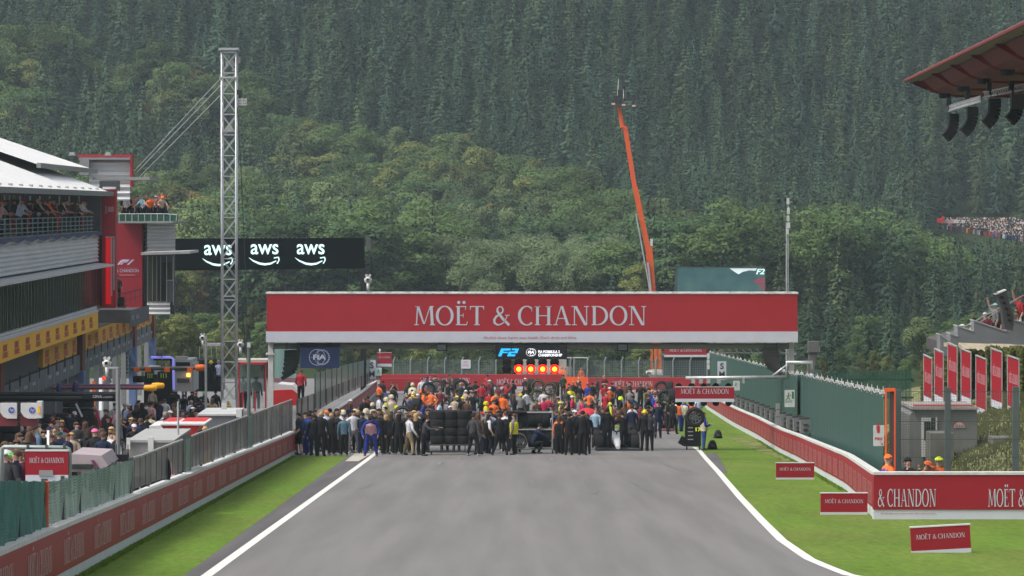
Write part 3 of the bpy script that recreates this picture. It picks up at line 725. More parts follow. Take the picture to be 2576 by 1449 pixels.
# ------------------------------------------------------------------ gantry over the track
YG = 155.0; sg = F/YG
def pg(x, y, dy=0): return P(x, y, YG)+Vector((0, dy, 0))
gt = thing('overhead_gantry', 'long red banner gantry spanning the track with large white serif lettering', 'gantry', (sx(1340, YG), YG, gz(YG)))
mb = MB(); mb.box((pg(671, 788)+pg(2006, 788))/2+Vector((0, .6, 0)), (1335/sg, 1.2, 98/sg)); mb.build('red_banner', RED, gt)
mb = MB(); mb.box((pg(669, 847.5)+pg(2007, 847.5))/2+Vector((0, .59, 0)), (1338/sg, 1.24, 27/sg)); mb.build('white_band', WHT, gt)
mb = MB(); mb.box((pg(671, 737.5)+pg(2006, 737.5))/2+Vector((0, .6, 0)), (1340/sg, 1.26, 4/sg))
for i in range(28): mb.box(pg(690+48*i, 735, .02), (.25, .06, .05))
mb.build('top_edge', mat('pale_trim', (.5, .5, .48), .7, var=.3, scale=5), gt)
mb = MB(); put_serif(mb, pg(1041, 818, -.012), Xv, Zv, 587/sg, 48/sg); mb.build('lettering', LET, gt)
mb = MB(); put_sans(mb, 'Alcohol abuse harms your health. Don\'t drink and drive.', pg(1216, 854.5, -.042), Xv, Zv, 9/sg, 235/sg); mb.build('small_print', mat('print_red', srgb(170, 70, 80), .6), gt)
PW = mat('white_steel', (.50, .50, .48), .6, var=.12, scale=3)
for x in (678.5, 1994):
    top = pg(x, 861).z; zb = gz(YG)
    MB().box((sx(x, YG), YG+.7, (top+zb)/2), (13/sg, .25, top-zb)).build('leg', PW, gt)
    MB().box((sx(x, YG), YG+.7, pg(0, 892).z), (24/sg, .4, 5/sg)).build('leg_collar', PW, gt)
mb = MB(); mb.tube([pg(686, 872, .7), pg(1988, 872, .7)], .13, 10)
for i in range(24): mb.box(pg(720+54*i, 865, .7), (.06, .06, .25))
mb.build('lower_beam', mat('beam_grey', (.20, .20, .18), .7), gt)
# things hung under it
def hung_speaker(x, yt, yb, label, m=BLK, Y=YG+.4, curve=-1, n=7, w=24):
    s = F/Y; r_ = thing('line_array_speaker', label, 'speaker', tuple(P(x, yt, Y)))
    H = (yb-yt)/s; c = P(x, yt, Y)
    for i in range(n):
        f = (i+.5)/n; ang = curve*(.05+.55*f**2.2)
        off = curve*.28*f**2.4*H*.6
        MB().box(c+Vector((off, 0, -H*f)), (w/s, .45, H/n*.97), ry=ang).build('cabinet', m, r_)
    mb = MB()
    for k in (-1, 1): mb.tube([c+Vector((k*w/s*.35, 0, .35)), c+Vector((k*w/s*.35, 0, 0))], .02, 4)
    mb.build('hanging_cable', DKG, r_)
    return r_
GB = mat('green_black', (.010, .016, .014), .75, spec=.2)
hung_speaker(735, 880, 948, 'large dark speaker column hanging under the left end of the gantry', GB, w=38)
hung_speaker(1939, 878, 937, 'large dark speaker column hanging under the right end of the gantry', mat('brown_black', (.03, .028, .026), .6), w=40, curve=1)
for i, (x, lab) in enumerate([(1111, 'small black box speaker under the gantry between the blue board and the screen'), (1566, 'small black box speaker under the gantry right of the lights')]):
    r_ = thing('box_speaker', lab, 'speaker', tuple(pg(x, 875))); MB().box(pg(x, 874, .2), (27/sg, .4, 19/sg)).build('cabinet', BLK, r_); MB().box(pg(x, 874, -.01), (22/sg, .02, 14/sg)).build('grille', DKG, r_); MB().box(pg(x, 863, .2), (.3, .1, .08)).build('bracket', DKG, r_)
NAVY = mat('navy_board', (.006, .020, .075), .5, var=.05)
def ring(mb, c, r, w_, n=28, U=Xv, V=Zv, a0=0, a1=360, N=None, sxx=1):
    pts = [(r*math.cos(math.radians(a0+(a1-a0)*i/n))*sxx, r*math.sin(math.radians(a0+(a1-a0)*i/n))) for i in range(n+1)]
    for p in ribbon(pts, [w_]*(n+1)): mb.poly([Vector(c)+U*a+V*b for a, b in p])
def emblem(mb, c, R, dy=0):
    """two overlapping rings, the right one toothed, with letters across"""
    c = Vector(c); a = c+Xv*(-.27*R); b = c+Xv*(.33*R)
    ring(mb, a, R, R*.06); ring(mb, a+BK*.002, R*.62, R*.03, sxx=.5); mb.box(a+BK*.003, (R*.03, .001, R*2)); mb.box(a+BK*.004, (R*2, .001, R*.03))
    ring(mb, b+BK*.005, R*.86, R*.05, a0=-130, a1=130)
    for i in range(17):
        q = math.radians(-120+15*i); mb.box(b+BK*.006+Vector((math.cos(q)*R*.95, 0, math.sin(q)*R*.95)), (R*.11, .001, R*.11), M=Matrix.Rotation(-q, 3, 'Y'))
    put_sans(mb, 'FiA', c+BK*.010+Vector((.03*R, 0, -.31*R)), Xv, Zv, R*.66, R*1.62, center=True, bold=.035)
fb = thing('hanging_board', 'dark blue board with a white double-ring emblem hanging under the gantry', 'sign', tuple(pg(804, 870)))
MB().box(pg(804, 899, .2), (98/sg, .12, 54/sg)).build('board', NAVY, fb); MB().box(pg(804, 870, .22), (102/sg, .2, 8/sg)).build('housing', BLK, fb)
mb = MB(); emblem(mb, pg(803, 899, .13), 20/sg); mb.build('emblem', mat('emblem_grey', (.42, .45, .55), .5), fb)
ls = thing('led_sign', 'black screen under the gantry with blue and white race series marks', 'screen', tuple(pg(1336, 886)))
MB().box(pg(1336, 886, 0), (180/sg, .25, 36/sg)).build('screen', mat('led_black', (.006, .006, .008), .4), ls)
mb = MB(); h = 20/sg; O = pg(1253, 896, -.135)
def italic(mb, polys, O, h, sh=.45, U=Xv, V=Zv):
    for p in polys: mb.poly([Vector(O)+U*((a+b*sh)*h)+V*(b*h) for a, b in p])
F2P = [[(0, 0), (.42, 0), (.42, .42), (0, .42)], [(0, .42), (1.05, .42), (1.05, .58), (0, .58)], [(0, .58), (.42, .58), (.42, 1), (0, 1)], [(.42, .74), (1.25, .74), (1.25, 1), (.42, 1)],
       [(1.15, 0), (2.15, 0), (2.15, .24), (1.15, .24)], [(1.15, .24), (1.55, .24), (1.55, .40), (1.15, .40)], [(1.15, .40), (2.3, .40), (2.3, .60), (1.15, .60)], [(1.9, .60), (2.3, .60), (2.3, .78), (1.9, .78)], [(1.4, .78), (2.3, .78), (2.3, 1), (1.4, 1)]]
italic(mb, F2P, O, h*.98, .4); mb.build('blue_mark', mat('led_blue', srgb(30, 150, 215), .4, emit=.9, var=0), ls)
mb = MB(); emblem(mb, pg(1336, 886, -.135), 9.5/sg); put_sans(mb, 'FIA FORMULA 2', pg(1354, 888, -.135), Xv, Zv, 7/sg, 54/sg, bold=.02); put_sans(mb, 'CHAMPIONSHIP', pg(1354, 896.5, -.135), Xv, Zv, 7/sg, 60/sg, bold=.02)
mb.build('white_marks', mat('led_white', (.85, .87, .9), .4, emit=.8, var=0), ls)
LHAL = mat('lamp_red', srgb(255, 24, 12), .4, emit=3.4, var=0); LCOR = mat('lamp_core', (1.0, .52, .03), .4, emit=2.6, var=0); LOFF = mat('lamp_dark', (.03, .008, .008), .3)
for i, x in enumerate((1275, 1305, 1335, 1365, 1395)):
    on = i > 0
    t = thing('start_light', 'start light unit under the gantry, %s' % ('unlit, leftmost of the five' if not on else ['', 'lit red, second from left', 'lit red, middle one of five', 'lit red, fourth from left', 'lit red, rightmost of the five'][i]), 'traffic light', tuple(pg(x, 902)), group='five start lights under the gantry')
    mb = MB(); mb.box(pg(x, 921, 0), (20/sg, .3, 38/sg)); mb.build('housing', BLK, t)
    mb = MB()
    for yy in (912, 928): mb.lathe([(11.8/sg, 0), (11.8/sg, .2)], 18, Matrix.Translation(pg(x, yy, -.15))@Matrix.Rotation(math.radians(90), 4, 'X'))
    mb.build('visor', DKG, t)
    for yy, lit in ((911, False), (928, on)):
        mb = MB(); mb.lathe([(11.5/sg, 0), (5.8/sg, .012)], 20, Matrix.Translation(pg(x, yy, -.17 if lit else -.155))@Matrix.Rotation(math.radians(90), 4, 'X')); mb.build('lens_and_glare_ring', LHAL if lit else LOFF, t)  # on lit units the glare around the lamp is shaped as a glowing red ring
        mb = MB(); mb.lathe([(5.9/sg, 0), (3/sg, .02), (0, .03)], 20, Matrix.Translation(pg(x, yy, -.18 if lit else -.16))@Matrix.Rotation(math.radians(90), 4, 'X')); mb.build('lens', LCOR if lit else LOFF, t)
# ------------------------------------------------------------------ signs
def moet_sign(x0, x1, yt, yb, Y, label, tx=None, roll=0, name='advert_board', wf=.16, feet=True):
    s = F/Y; W = (x1-x0)/s; H = (yb-yt)/s; c = P((x0+x1)/2, (yt+yb)/2, Y)
    r_ = thing(name, label, 'sign', tuple(c-Zv*H/2)); R = Matrix.Rotation(-roll, 3, 'Y'); U = R@Xv; V = R@Zv
    MB().box(c+V*(H*wf/2), (W, .09, H*(1-wf)), M=R).build('red_panel', REDD, r_)
    MB().box(c-V*(H*(1-wf)/2)+Vector((0, .0015, 0)), (W, .092, H*wf), M=R).build('white_strip', WHT, r_)
    MB().box(c+V*(H/2+.012)+Vector((0, .002, 0)), (W+.02, .11, .024), M=R).build('top_edge', WHT2, r_)
    tw, th, ty = tx; mb = MB(); put_serif(mb, c-U*(W*tw/2)+V*(H*ty)+BK*.052, U, V, W*tw, H*th); mb.build('lettering', LET, r_)
    return r_
for x0, x1, yt, yb, roll, lab in [(1952, 2048, 1165, 1208, 0, 'small red advert board standing on the grass, farthest of three'), (2064, 2182, 1241, 1297, 0, 'small red advert board standing against the end of the right wall, middle of three'), (2291, 2441, 1324, 1393, .055, 'red advert board tilted on the grass at the bottom right, nearest of three')]:
    Y = G(x0, yb).y; moet_sign(x0, x1, yt, yb, Y, lab, (.82, .17, .07), roll)
# sign frame at the far left
YL = 60; sl_ = F/YL
r_ = moet_sign(65, 172, 1135, 1211, YL, 'red advert sign hung in a grey pipe frame at the far left', (.82, .17, .12), name='hanging_sign', wf=.22)
MB().box(P(117, 1190, YL)+BK*.055, (35/sl_, .02, 15/sl_)).build('grey_patch', mat('patch_grey', (.25, .24, .25), .5), r_)
fr_ = thing('sign_frame', 'thick grey pipe frame with rounded corner holding the red sign', 'frame', tuple(P(90, 1215, YL)))
mb = MB(); pts = [P(5, 1230, YL+.15), P(5, 1127, YL+.15), P(10, 1124, YL+.15), P(165, 1126, YL+.15), P(173, 1130, YL+.15), P(175, 1138, YL+.15), P(175, 1230, YL+.15)]; mb.tube(pts, .038, 10); mb.build('pipe', mat('pipe_grey', (.24, .28, .26), .5, .3), fr_, smooth=True)
for x in (70, 117, 162): MB().box(P(x, 1129, YL+.13), (.03, .12, .14)).build('clamp', DKG, fr_)
# light-board on the right pipe arm
YA = 141.0; sa = F/YA
r_ = moet_sign(1699, 1847, 974, 1011, YA, 'red advert sign hung from the pipe arm over the right edge of the track', (.82, .33, .06), name='hanging_sign', wf=.22)
arm = thing('pipe_arm', 'galvanised pipe arm reaching from the right fence over the track edge', 'gantry arm', (RW(YA)+.5, YA, gz(YA)))
mb = MB(); mb.tube([P(1725, 951, YA), P(1983, 949, YA)], .07, 10); mb.tube([P(1980, 952, YA), P(1980, 912, YA), P(2042, 912, YA), P(2042, 945, YA)], .08, 10); mb.tube([P(1945, 945, YA), P(1980, 918, YA)], .045, 8)
mb.tube([P(2042, 940, YA), Vector((sx(2042, YA), YA, gz(YA)))], .09, 10); mb.build('pipe', GALV, arm, smooth=True)
for x in (1744, 1763, 1782, 1808, 1870): MB().box(P(x, 957, YA), (.14 if x < 1820 else .08, .2, .22)).build('clamp', GALV, arm)
for i, x in enumerate((1707, 1739, 1770, 1800, 1832)):
    t = thing('signal_lamp', 'black round-hooded signal lamp behind the hanging red sign, number %s from the left' % ['one', 'two', 'three', 'four', 'five'][i], 'signal lamp', tuple(P(x, 992, YA+.25)), group='five signal lamps behind the hanging sign')
    mb = MB(); mb.box(P(x, 990, YA+.3), (.24, .3, .66)); mb.build('housing', BLK, t)
    mb = MB()
    for yy in (971, 1013): mb.lathe([(.125, 0), (.125, .25), (.08, .25), (.08, .02), (0, .02)], 16, Matrix.Translation(P(x, yy, YA+.35))@Matrix.Rotation(math.radians(90), 4, 'X'))
    mb.build('lamp_hood', BLK, t)
def plate(x0, x1, yt, yb, Y, name, label, cat, m, parts):
    s = F/Y; c = P((x0+x1)/2, (yt+yb)/2, Y); r_ = thing(name, label, cat, tuple(c)); MB().box(c, ((x1-x0)/s, .04, (yb-yt)/s)).build('plate', m, r_)
    for nm, mm, fn in parts:
        mb = MB(); fn(mb, s); mb.build(nm, mm, r_)
    return r_
fy = lambda x: rf(x, 0, pl([(2003, 938), (2222, 988)]), .33).y-.15
BKL = mat('black_print', (.02, .02, .022), .5); GRP = mat('green_print', srgb(70, 110, 85), .6); RDP = mat('red_print', srgb(175, 45, 50), .6)
plate(926, 945, 906, 953, 270, 'marker_board', 'white marker board with black letters S and M at the left end of the teal fence', 'sign', WHT, [('letters', BKL, lambda mb, s: (put_sans(mb, 'S', P(935.5, 927, 270)+BK*.025, Xv, Zv, 16/s, center=True, bold=.03), put_sans(mb, 'M', P(935.5, 948, 270)+BK*.025, Xv, Zv, 15/s, center=True, bold=.03)))])
Ys = fy(1829)
plate(1805, 1827, 909, 956, Ys, 'marker_board', 'white marker board with black letters S and M on the green fence at right', 'sign', WHT, [('letters', BKL, lambda mb, s: (put_sans(mb, 'S', P(1816, 929, Ys)+BK*.025, Xv, Zv, 16/s, center=True, bold=.03), put_sans(mb, 'M', P(1816, 949, Ys)+BK*.025, Xv, Zv, 15/s, center=True, bold=.03)))])
def runner(cx_, cy_, h, Y):
    def fn(mb, s):
        q = h/s; c = P(cx_, cy_, Y)+BK*.025
        mb.box(c+Vector((.02*q, 0, .38*q)), (.16*q, .004, .16*q)); mb.box(c+Vector((0, 0, .08*q)), (.14*q, .004, .42*q), ry=.25)
        mb.box(c+Vector((.2*q, 0, .12*q)), (.26*q, .004, .07*q), ry=-.3); mb.box(c+Vector((-.18*q, 0, .1*q)), (.24*q, .004, .07*q), ry=.5)
        mb.box(c+Vector((.13*q, 0, -.26*q)), (.32*q, .004, .09*q), ry=.9); mb.box(c+Vector((-.16*q, 0, -.25*q)), (.38*q, .004, .09*q), ry=-.7)
    return fn
Ye = fy(2000)
plate(1974, 1999, 981, 1024, Ye, 'exit_sign', 'white EXIT sign with a running figure on the green fence beside the gantry leg', 'sign', WHT2, [('running_figure', GRP, runner(1983, 998, 22, Ye)), ('lettering', GRP, lambda mb, s: (put_sans(mb, 'EXIT', P(1985, 1013, Ye)+BK*.025, Xv, Zv, 5.5/s, 18/s, center=True, bold=.02))), ('door_mark', mat('green_solid', srgb(40, 100, 60), .6), lambda mb, s: mb.box(P(1994.5, 994, Ye)+BK*.022, (5/s, .004, 18/s)))])
Yx = fy(1861)
plate(1844, 1861, 958, 982, Yx, 'exit_sign', 'small white exit sign with a running figure, far along the green fence', 'sign', WHT2, [('running_figure', GRP, runner(1851, 968, 13, Yx))])
plate(944, 960, 925, 945, 272, 'exit_sign', 'small pale exit sign beside the left marker board', 'sign', mat('pale_green_plate', (.45, .6, .55), .6), [('running_figure', GRP, runner(952, 935, 13, 272))])
Yf = fy(2223)
def ext(mb, s):
    c = P(2209.5, 1080, Yf)+BK*.022; mb.box(c, (7/s, .004, 18/s)); mb.box(c+Vector((0, -.002, 13/s)), (3.5/s, .004, 6/s)); mb.box(c+Vector((2.5/s, -.004, 15/s)), (7/s, .004, 1.6/s)); mb.tube([c+Vector((-1/s, -.002, 14/s)), c+Vector((-5/s, -.002, 8/s)), c+Vector((-5/s, -.002, -2/s))], .5/s, 4)
plate(2197, 2224, 1070, 1122, Yf, 'fire_sign', 'white FIRE sign with red extinguisher at the end of the green fence', 'sign', WHT2, [('extinguisher_mark', RDP, ext), ('lettering', RDP, lambda mb, s: (put_sans(mb, 'FIRE', P(2210, 1107, Yf)+BK*.025, Xv, Zv, 7/s, 19/s, center=True, bold=.03), mb.tube([P(2213, 1110, Yf)+BK*.024, P(2220, 1118, Yf)+BK*.024], .6/s, 4), mb.tube([P(2220, 1113, Yf)+BK*.024, P(2220, 1118, Yf)+BK*.026, P(2215, 1118, Yf)+BK*.024], .5/s, 4)))])
plate(1160, 1184, 905, 927, 295, 'pit_entry_board', 'small white pit entry board on the fence beyond the far wall', 'sign', WHT, [('lettering', RDP, lambda mb, s: (put_sans(mb, 'PIT', P(1172, 914, 295)+BK*.025, Xv, Zv, 5/s, 10/s, center=True), put_sans(mb, 'ENTRY', P(1172, 922, 295)+BK*.025, Xv, Zv, 5/s, 15/s, center=True)))])
moet_sign(949, 985, 887, 922, 280, 'small red advert sign on a post beside the left marker board', (.8, .12, .1), name='hanging_sign', wf=.2)
moet_sign(1671, 1778, 876, 898, 300, 'red advert banner on a frame beyond the far wall, right of the crane', (.76, .34, .1), name='hanging_sign', wf=.24)
# ------------------------------------------------------------------ pit building (left)
def Bp(Y, off, z): return Vector((off-.0203*Y, Y, z))
def corrug(name, col, per=.16, rough=.35):
    m = mat(name, col, rough, .2, var=.12, scale=1.5, stretch=(.3, .3, 3))
    n = m.node_tree; b = n.nodes['Principled BSDF']; tc = n.nodes.new('ShaderNodeTexCoord')
    return m
CORM = corrug('corrugated_metal', (.56, .57, .58))
GLS = mat('dark_window_glass', (.012, .022, .020), .12, .0, var=.5, scale=.6, spec=.8, stretch=(.3, 1.2, .1))
CGR = mat('grey_cladding', (.24, .24, .245), .6, .2, var=.12)
PALE = mat('pale_band', (.50, .50, .50), .6, var=.12)
YEL = mat('yellow_banner', srgb(232, 176, 36), .6, var=.06)
YELD = mat('yellow_banner_marks', srgb(165, 75, 50), .6)
BRN = mat('brown_column', srgb(105, 55, 40), .7, var=.15); BLUC = mat('blue_column', srgb(90, 112, 150), .6, var=.1)
ROOF = mat('white_roof_sheet', (.60, .60, .585), .5, var=.06, scale=.7)
REDB = mat('red_cladding', srgb(168, 32, 46), .45, var=.06, scale=.7)
def corr_wall(mb, A, B, z0, z1, out, n=None, amp=.045, per=.2):
    """horizontal corrugation: ridges run along A-B; out = unit outward"""
    n = n or max(2, int((z1-z0)/per)); out = Vector(out)
    prof = []
    for i in range(n*4+1):
        prof.append((z0+(z1-z0)*i/(n*4), amp*math.sin(i*math.pi/2)))
    for (za, oa), (zb, ob) in zip(prof, prof[1:]):
        a = Vector(A); b = Vector(B); a.z = b.z = 0
        mb.quad(a+Zv*za+out*oa, b+Zv*za+out*oa, b+Zv*zb+out*ob, a+Zv*zb+out*ob)
bd = thing('pit_building', 'long pit building with white roof, corrugated balconies, dark glass and yellow garage banners', 'building', tuple(Bp(200, -20, gz(200))))
YB0, YB1 = 120, 200
OUT = Vector((1, .0203, 0))
def along(mb, o0, o1, z0, z1, ya=YB0, yb=YB1):
    """solid band from offset o0 (back) to o1 (front)"""
    a, b, c, d = Bp(ya, o0, z0), Bp(ya, o1, z0), Bp(yb, o1, z0), Bp(yb, o0, z0); u = Zv*(z1-z0)
    mb.add([a, b, c, d, a+u, b+u, c+u, d+u], [(3, 2, 1, 0), (4, 5, 6, 7), (0, 1, 5, 4), (1, 2, 6, 5), (2, 3, 7, 6), (3, 0, 4, 7)])
# core behind everything
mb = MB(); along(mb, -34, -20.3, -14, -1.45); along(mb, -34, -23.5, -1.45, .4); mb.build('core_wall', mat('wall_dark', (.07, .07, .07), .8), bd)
mb = MB(); corr_wall(mb, Bp(YB0, -19.07, 0), Bp(YB1, -19.07, 0), -3.05, -1.40, OUT, per=.205, amp=.05); mb.build('corrugated_parapet', CORM, bd)
mb = MB(); along(mb, -23.5, -19.1, -1.42, -1.36); mb.build('balcony_floor', CGR, bd)
mb = MB(); mb.add([Bp(YB0, -20, -3.06), Bp(YB0, -18.15, -3.22), Bp(YB1, -18.15, -3.22), Bp(YB1, -20, -3.06), Bp(YB0, -20, -3.30), Bp(YB0, -18.15, -3.30), Bp(YB1, -18.15, -3.30), Bp(YB1, -20, -3.3)], [(0, 1, 2, 3), (7, 6, 5, 4), (1, 5, 6, 2), (3, 2, 6, 7)]); mb.build('sun_canopy', PALE, bd)
mb = MB(); along(mb, -19.9, -19.25, -5.55, -3.3); mb.build('window_band', GLS, bd)
mb = MB(); y = YB0+.3
while y < YB1: mb.box(Bp(y, -19.2, -4.42), (.05, .07, 2.24)); y += 1.35
mb.build('window_grid', mat('mullion_green', (.035, .06, .055), .5), bd)
mb = MB(); corr_wall(mb, Bp(YB0, -19.15, 0), Bp(YB1, -19.15, 0), -5.84, -5.55, OUT, n=2, amp=.03); along(mb, -19.9, -19.2, -5.85, -5.55); mb.build('sill_band', PALE, bd)
mb = MB(); along(mb, -19.4, -19.08, -6.82, -5.87); mb.build('yellow_banner', YEL, bd)
mb = MB(); along(mb, -19.41, -19.04, -5.88, -5.80); mb.build('white_strip', WHT2, bd)
mb = MB(); y = 152.0
def marks(mb, y, off, z0, h, L=1.5):
    """reddish two-line print seen obliquely on the banner"""
    for k in range(4): mb.box(Bp(y+L*(.12+.22*k), off, z0+h*.72), (.012, L*.13, h*.42))
    mb.box(Bp(y+L*.5, off, z0+h*.95), (.012, L*.8, h*.06)); mb.box(Bp(y+L*.35, off+.002, z0+h*.74), (.012, L*.5, h*.07))
    for k in range(3): mb.box(Bp(y+L*.5, off, z0+h*(.10+.16*k)), (.012, L*1.1, h*.07))
    mb.box(Bp(y+L*.5, off+.001, z0+h*.26), (.014, L*.7, h*.36))
while y < 199: marks(mb, y, -19.065, -6.68, .64, 1.7); y += 4.3
mb.build('banner_print', YELD, bd)
mb = MB(); along(mb, -20.3, -19.4, -6.9, -6.8); along(mb, -21, -20.1, -7.1, -6.9, 120, 252); mb.build('soffit', mat('soffit_grey', (.16, .16, .155), .8), bd)
# garage front, set back, running on under the tower to the far end
mb = MB()
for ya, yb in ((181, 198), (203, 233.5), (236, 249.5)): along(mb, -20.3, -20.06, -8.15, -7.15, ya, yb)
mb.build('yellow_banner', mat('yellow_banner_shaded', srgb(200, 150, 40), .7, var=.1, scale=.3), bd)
mb = MB()
for ya, yb in ((182, 197), (204, 232), (237, 248)):
    y = ya
    while y < yb: marks(mb, y, -20.045, -8.05, .75, 1.9); y += 4.5
mb.build('banner_print', YELD, bd)
mb = MB(); along(mb, -20.32, -20.04, -9.25, -8.25, 140, 252); mb.build('team_sign_band', mat('team_sign_grey', (.10, .115, .13), .6, var=.1), bd)
mb = MB(); y = 150
while y < 250: mb.box(Bp(y, -20.03, -8.75), (.02, .12, 1.0)); mb.box(Bp(y+1.6, -20.03, -8.75), (.014, 1.2, .16)) if int(y*7) % 3 else None; y += 3.6
mb.build('team_sign_marks', mat('sign_mark_grey', (.30, .32, .34), .6), bd)
mb = MB(); y = 142
i = 0
while y < 250: mb.box(Bp(y, -20.0, -8.3), (.05, .12, .55)); y += 4.1
mb.build('sign_lamps', DKG, bd)
for ya, m in ((200.3, BRN), (234.6, BRN), (163, BRN), (250.2, BRN)): MB().box(Bp(ya, -20.15, -8.0), (.5, 1.3, 2.3)).build('column_head', m, bd)
for ya in (200.5, 234.8, 250.4, 163.2): MB().box(Bp(ya, -20.1, (gz(ya)-9.2)/2), (.45, 1.1, -9.2-gz(ya))).build('column', BLUC if ya > 170 else mat('column_grey', (.10, .11, .13), .7), bd)
mb = MB(); mb2 = MB(); y = 128
i = 0
for y in range(128, 250, 6):
    if i % 3 != 1: corr_wall(mb, Bp(y+.4, -20.5, 0), Bp(y+5.6, -20.5, 0), -11.0 if i % 2 else -10.2, -9.25, OUT, per=.25, amp=.05)
    mb2.box(Bp(y, -20.3, -11), (.3, .35, 3.5)); i += 1
mb.build('roller_shutters', mat('shutter_grey', (.20, .20, .20), .5, .3), bd); mb2.build('door_pillars', mat('pillar_grey', (.20, .21, .22), .6), bd)
for y, m in ((206, mat('lit_orange', srgb(240, 100, 40), .5, emit=.25)), (210, mat('lit_white', (.8, .8, .8), .5, emit=.5))): MB().box(Bp(y, -19.9, -11.0), (.14, .3, 1.9)).build('garage_light_strip', m, bd)
# balcony posts, rail, inner wall
mb = MB(); y = 128
while y < 200: mb.tube([Bp(y, -19.3, -1.4), Bp(y, -19.3, -.55)], .03, 5); y += 2.2
for z in (-.55, -.78, -1.0, -1.2): mb.tube([Bp(YB0, -19.3, z), Bp(199.5, -19.3, z)], .025, 5)
mb.build('balcony_rail', mat('rail_green_grey', (.20, .26, .25), .5, .3), bd)
mb = MB(); y = 134
while y < 200: mb.box(Bp(y, -19.9, -.4), (.14, .14, 2.0)); y += 9.3
mb.build('balcony_column', DKG, bd)
mb = MB(); y = 130; r = random.Random(2)
while y < 198: mb.box(Bp(y, -23.4, -.35), (.06, .5, 1.9)); y += r.uniform(1.6, 3)
mb.build('back_wall_slats', mat('slat_pale', (.35, .36, .38), .6, var=.5, scale=.8), bd)
mb = MB(); y = YB0
while y < 198:
    for k in range(6): 
        a, b = y+k*.9, y+(k+1)*.9; s0 = .16*math.sin(math.pi*k/6); s1 = .16*math.sin(math.pi*(k+1)/6)
        mb.quad(Bp(a, -18.98, -1.38), Bp(b, -18.98, -1.38), Bp(b, -18.9, -1.48-s1), Bp(a, -18.9, -1.48-s0))
    y += 5.4
mb.build('bunting_swag', mat('navy_cloth', (.03, .04, .10), .8, var=.2), bd)
# roofs: ribbed white sheet falling toward the track
def roof(name, ya, yb, oe, ze, ob, zb, ribs, gut=True):
    mb = MB(); r_ = []
    n = int((yb-ya)/ribs)
    for i in range(n):
        a, b = ya+(yb-ya)*i/n, ya+(yb-ya)*(i+1)/n; c = a+(b-a)*.12
        for p, q, u, v in ((a, c, 0, .07), (c, c+.25, .07, .07), (c+.25, b, .07, 0)):
            q = min(q, b)
            mb.quad(Bp(p, oe, ze+u), Bp(q, oe, ze+v), Bp(q, ob, zb+v), Bp(p, ob, zb+u))
    mb.quad(Bp(yb, oe, ze-.15), Bp(yb, oe, ze+.05), Bp(yb, ob, zb+.05), Bp(yb, ob, zb-.15))
    mb.build('roof_sheet', ROOF, bd)
    mb = MB(); mb.add([Bp(ya, oe, ze-.03), Bp(yb+.1, oe, ze-.03), Bp(yb+.1, ob, zb-.03), Bp(ya, ob, zb-.03)], [(0, 1, 2, 3)]); mb.build('roof_underside', CGR, bd)
    mb = MB(); a, b = Bp(ya, oe+.08, ze-.06), Bp(yb+.8, oe+.08, ze-.06); mb.box((a+b)/2, ((a-b).length*0+.22, (a-b).length, .26), rz=.0203); mb.build('gutter', mat('gutter_grey', (.22, .225, .23), .5, .3), bd)
roof('near', 118, 202.5, -18.6, .78, -31, 5.45, 2.0)
roof('far', 185, 215, -20.8, 2.2, -31, 5.65, 2.0)
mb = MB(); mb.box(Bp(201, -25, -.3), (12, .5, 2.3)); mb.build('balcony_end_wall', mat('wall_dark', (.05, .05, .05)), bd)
mb = MB()
for k in range(16): mb.box(Bp(200.6, -20.2-k*.55, -.2), (.08, .1, 1.6))
mb.build('end_slats', mat('slat_pale', (.35, .36, .38)), bd)
mb = MB(); y = 130
while y < 202: mb.box(Bp(y, -18.95, .98), (.16, .25, .10)); y += 4
mb.build('snow_guards', mat('guard_grey', (.35, .34, .32), .6), bd)
# red corner tower
def facing(mb, x0, x1, yt, yb, Y, d=.3): mb.box((P(x0, yt, Y)+P(x1, yb, Y))/2+Vector((0, d/2, 0)), ((x1-x0)/F*Y, d, (yb-yt)/F*Y))
tw = thing('stair_tower', 'red clad stair tower with corrugated box on top, beside the pit building', 'building', tuple(P(255, 780, 204)))
mb = MB(); facing(mb, 222, 256, 492, 768, 203, 1); facing(mb, 256, 291, 474, 775, 202.4, .9); mb.build('red_panel', REDB, tw)
mb = MB(); facing(mb, 252, 256, 492, 770, 202.3, .2); mb.build('panel_edge', BLK, tw)
mb = MB(); facing(mb, 258, 291, 470, 476, 202.2, .3); mb.build('top_cap', PALE, tw)
mb = MB(); facing(mb, 265.5, 279, 598, 765, 202.25, .06); mb.build('lit_red_strip', mat('bright_red', srgb(235, 15, 30), .4, emit=.2, var=0), tw)
mb = MB(); facing(mb, 279, 282, 597, 745, 202.2, .1); facing(mb, 265, 288, 595, 598, 202.2, .1); facing(mb, 285, 287.5, 600, 730, 202.2, .1); mb.build('white_trim', WHT2, tw)
mb = MB(); facing(mb, 264.5, 268, 518, 538, 202.3, .05); facing(mb, 271, 286, 520, 533, 202.3, .05); mb.build('faded_print', mat('pink_print', (.55, .22, .24), .6), tw)
mb = MB(); corr_wall(mb, P(224, 0, 226), P(327, 0, 226), P(0, 505, 226).z, P(0, 398, 226).z, (0, -1, 0), per=.36, amp=.07); mb.build('corrugated_box', CORM, tw)
mb = MB(); facing(mb, 195, 331, 389, 395, 225.6, 1.5); facing(mb, 327, 331, 395, 468, 225.6, 1.5); mb.build('red_frame', REDB, tw)
mb = MB(); facing(mb, 198, 327, 396, 402, 225.5, .3); facing(mb, 200, 224, 400, 440, 225.4, .5); mb.build('grey_trim', CGR, tw)
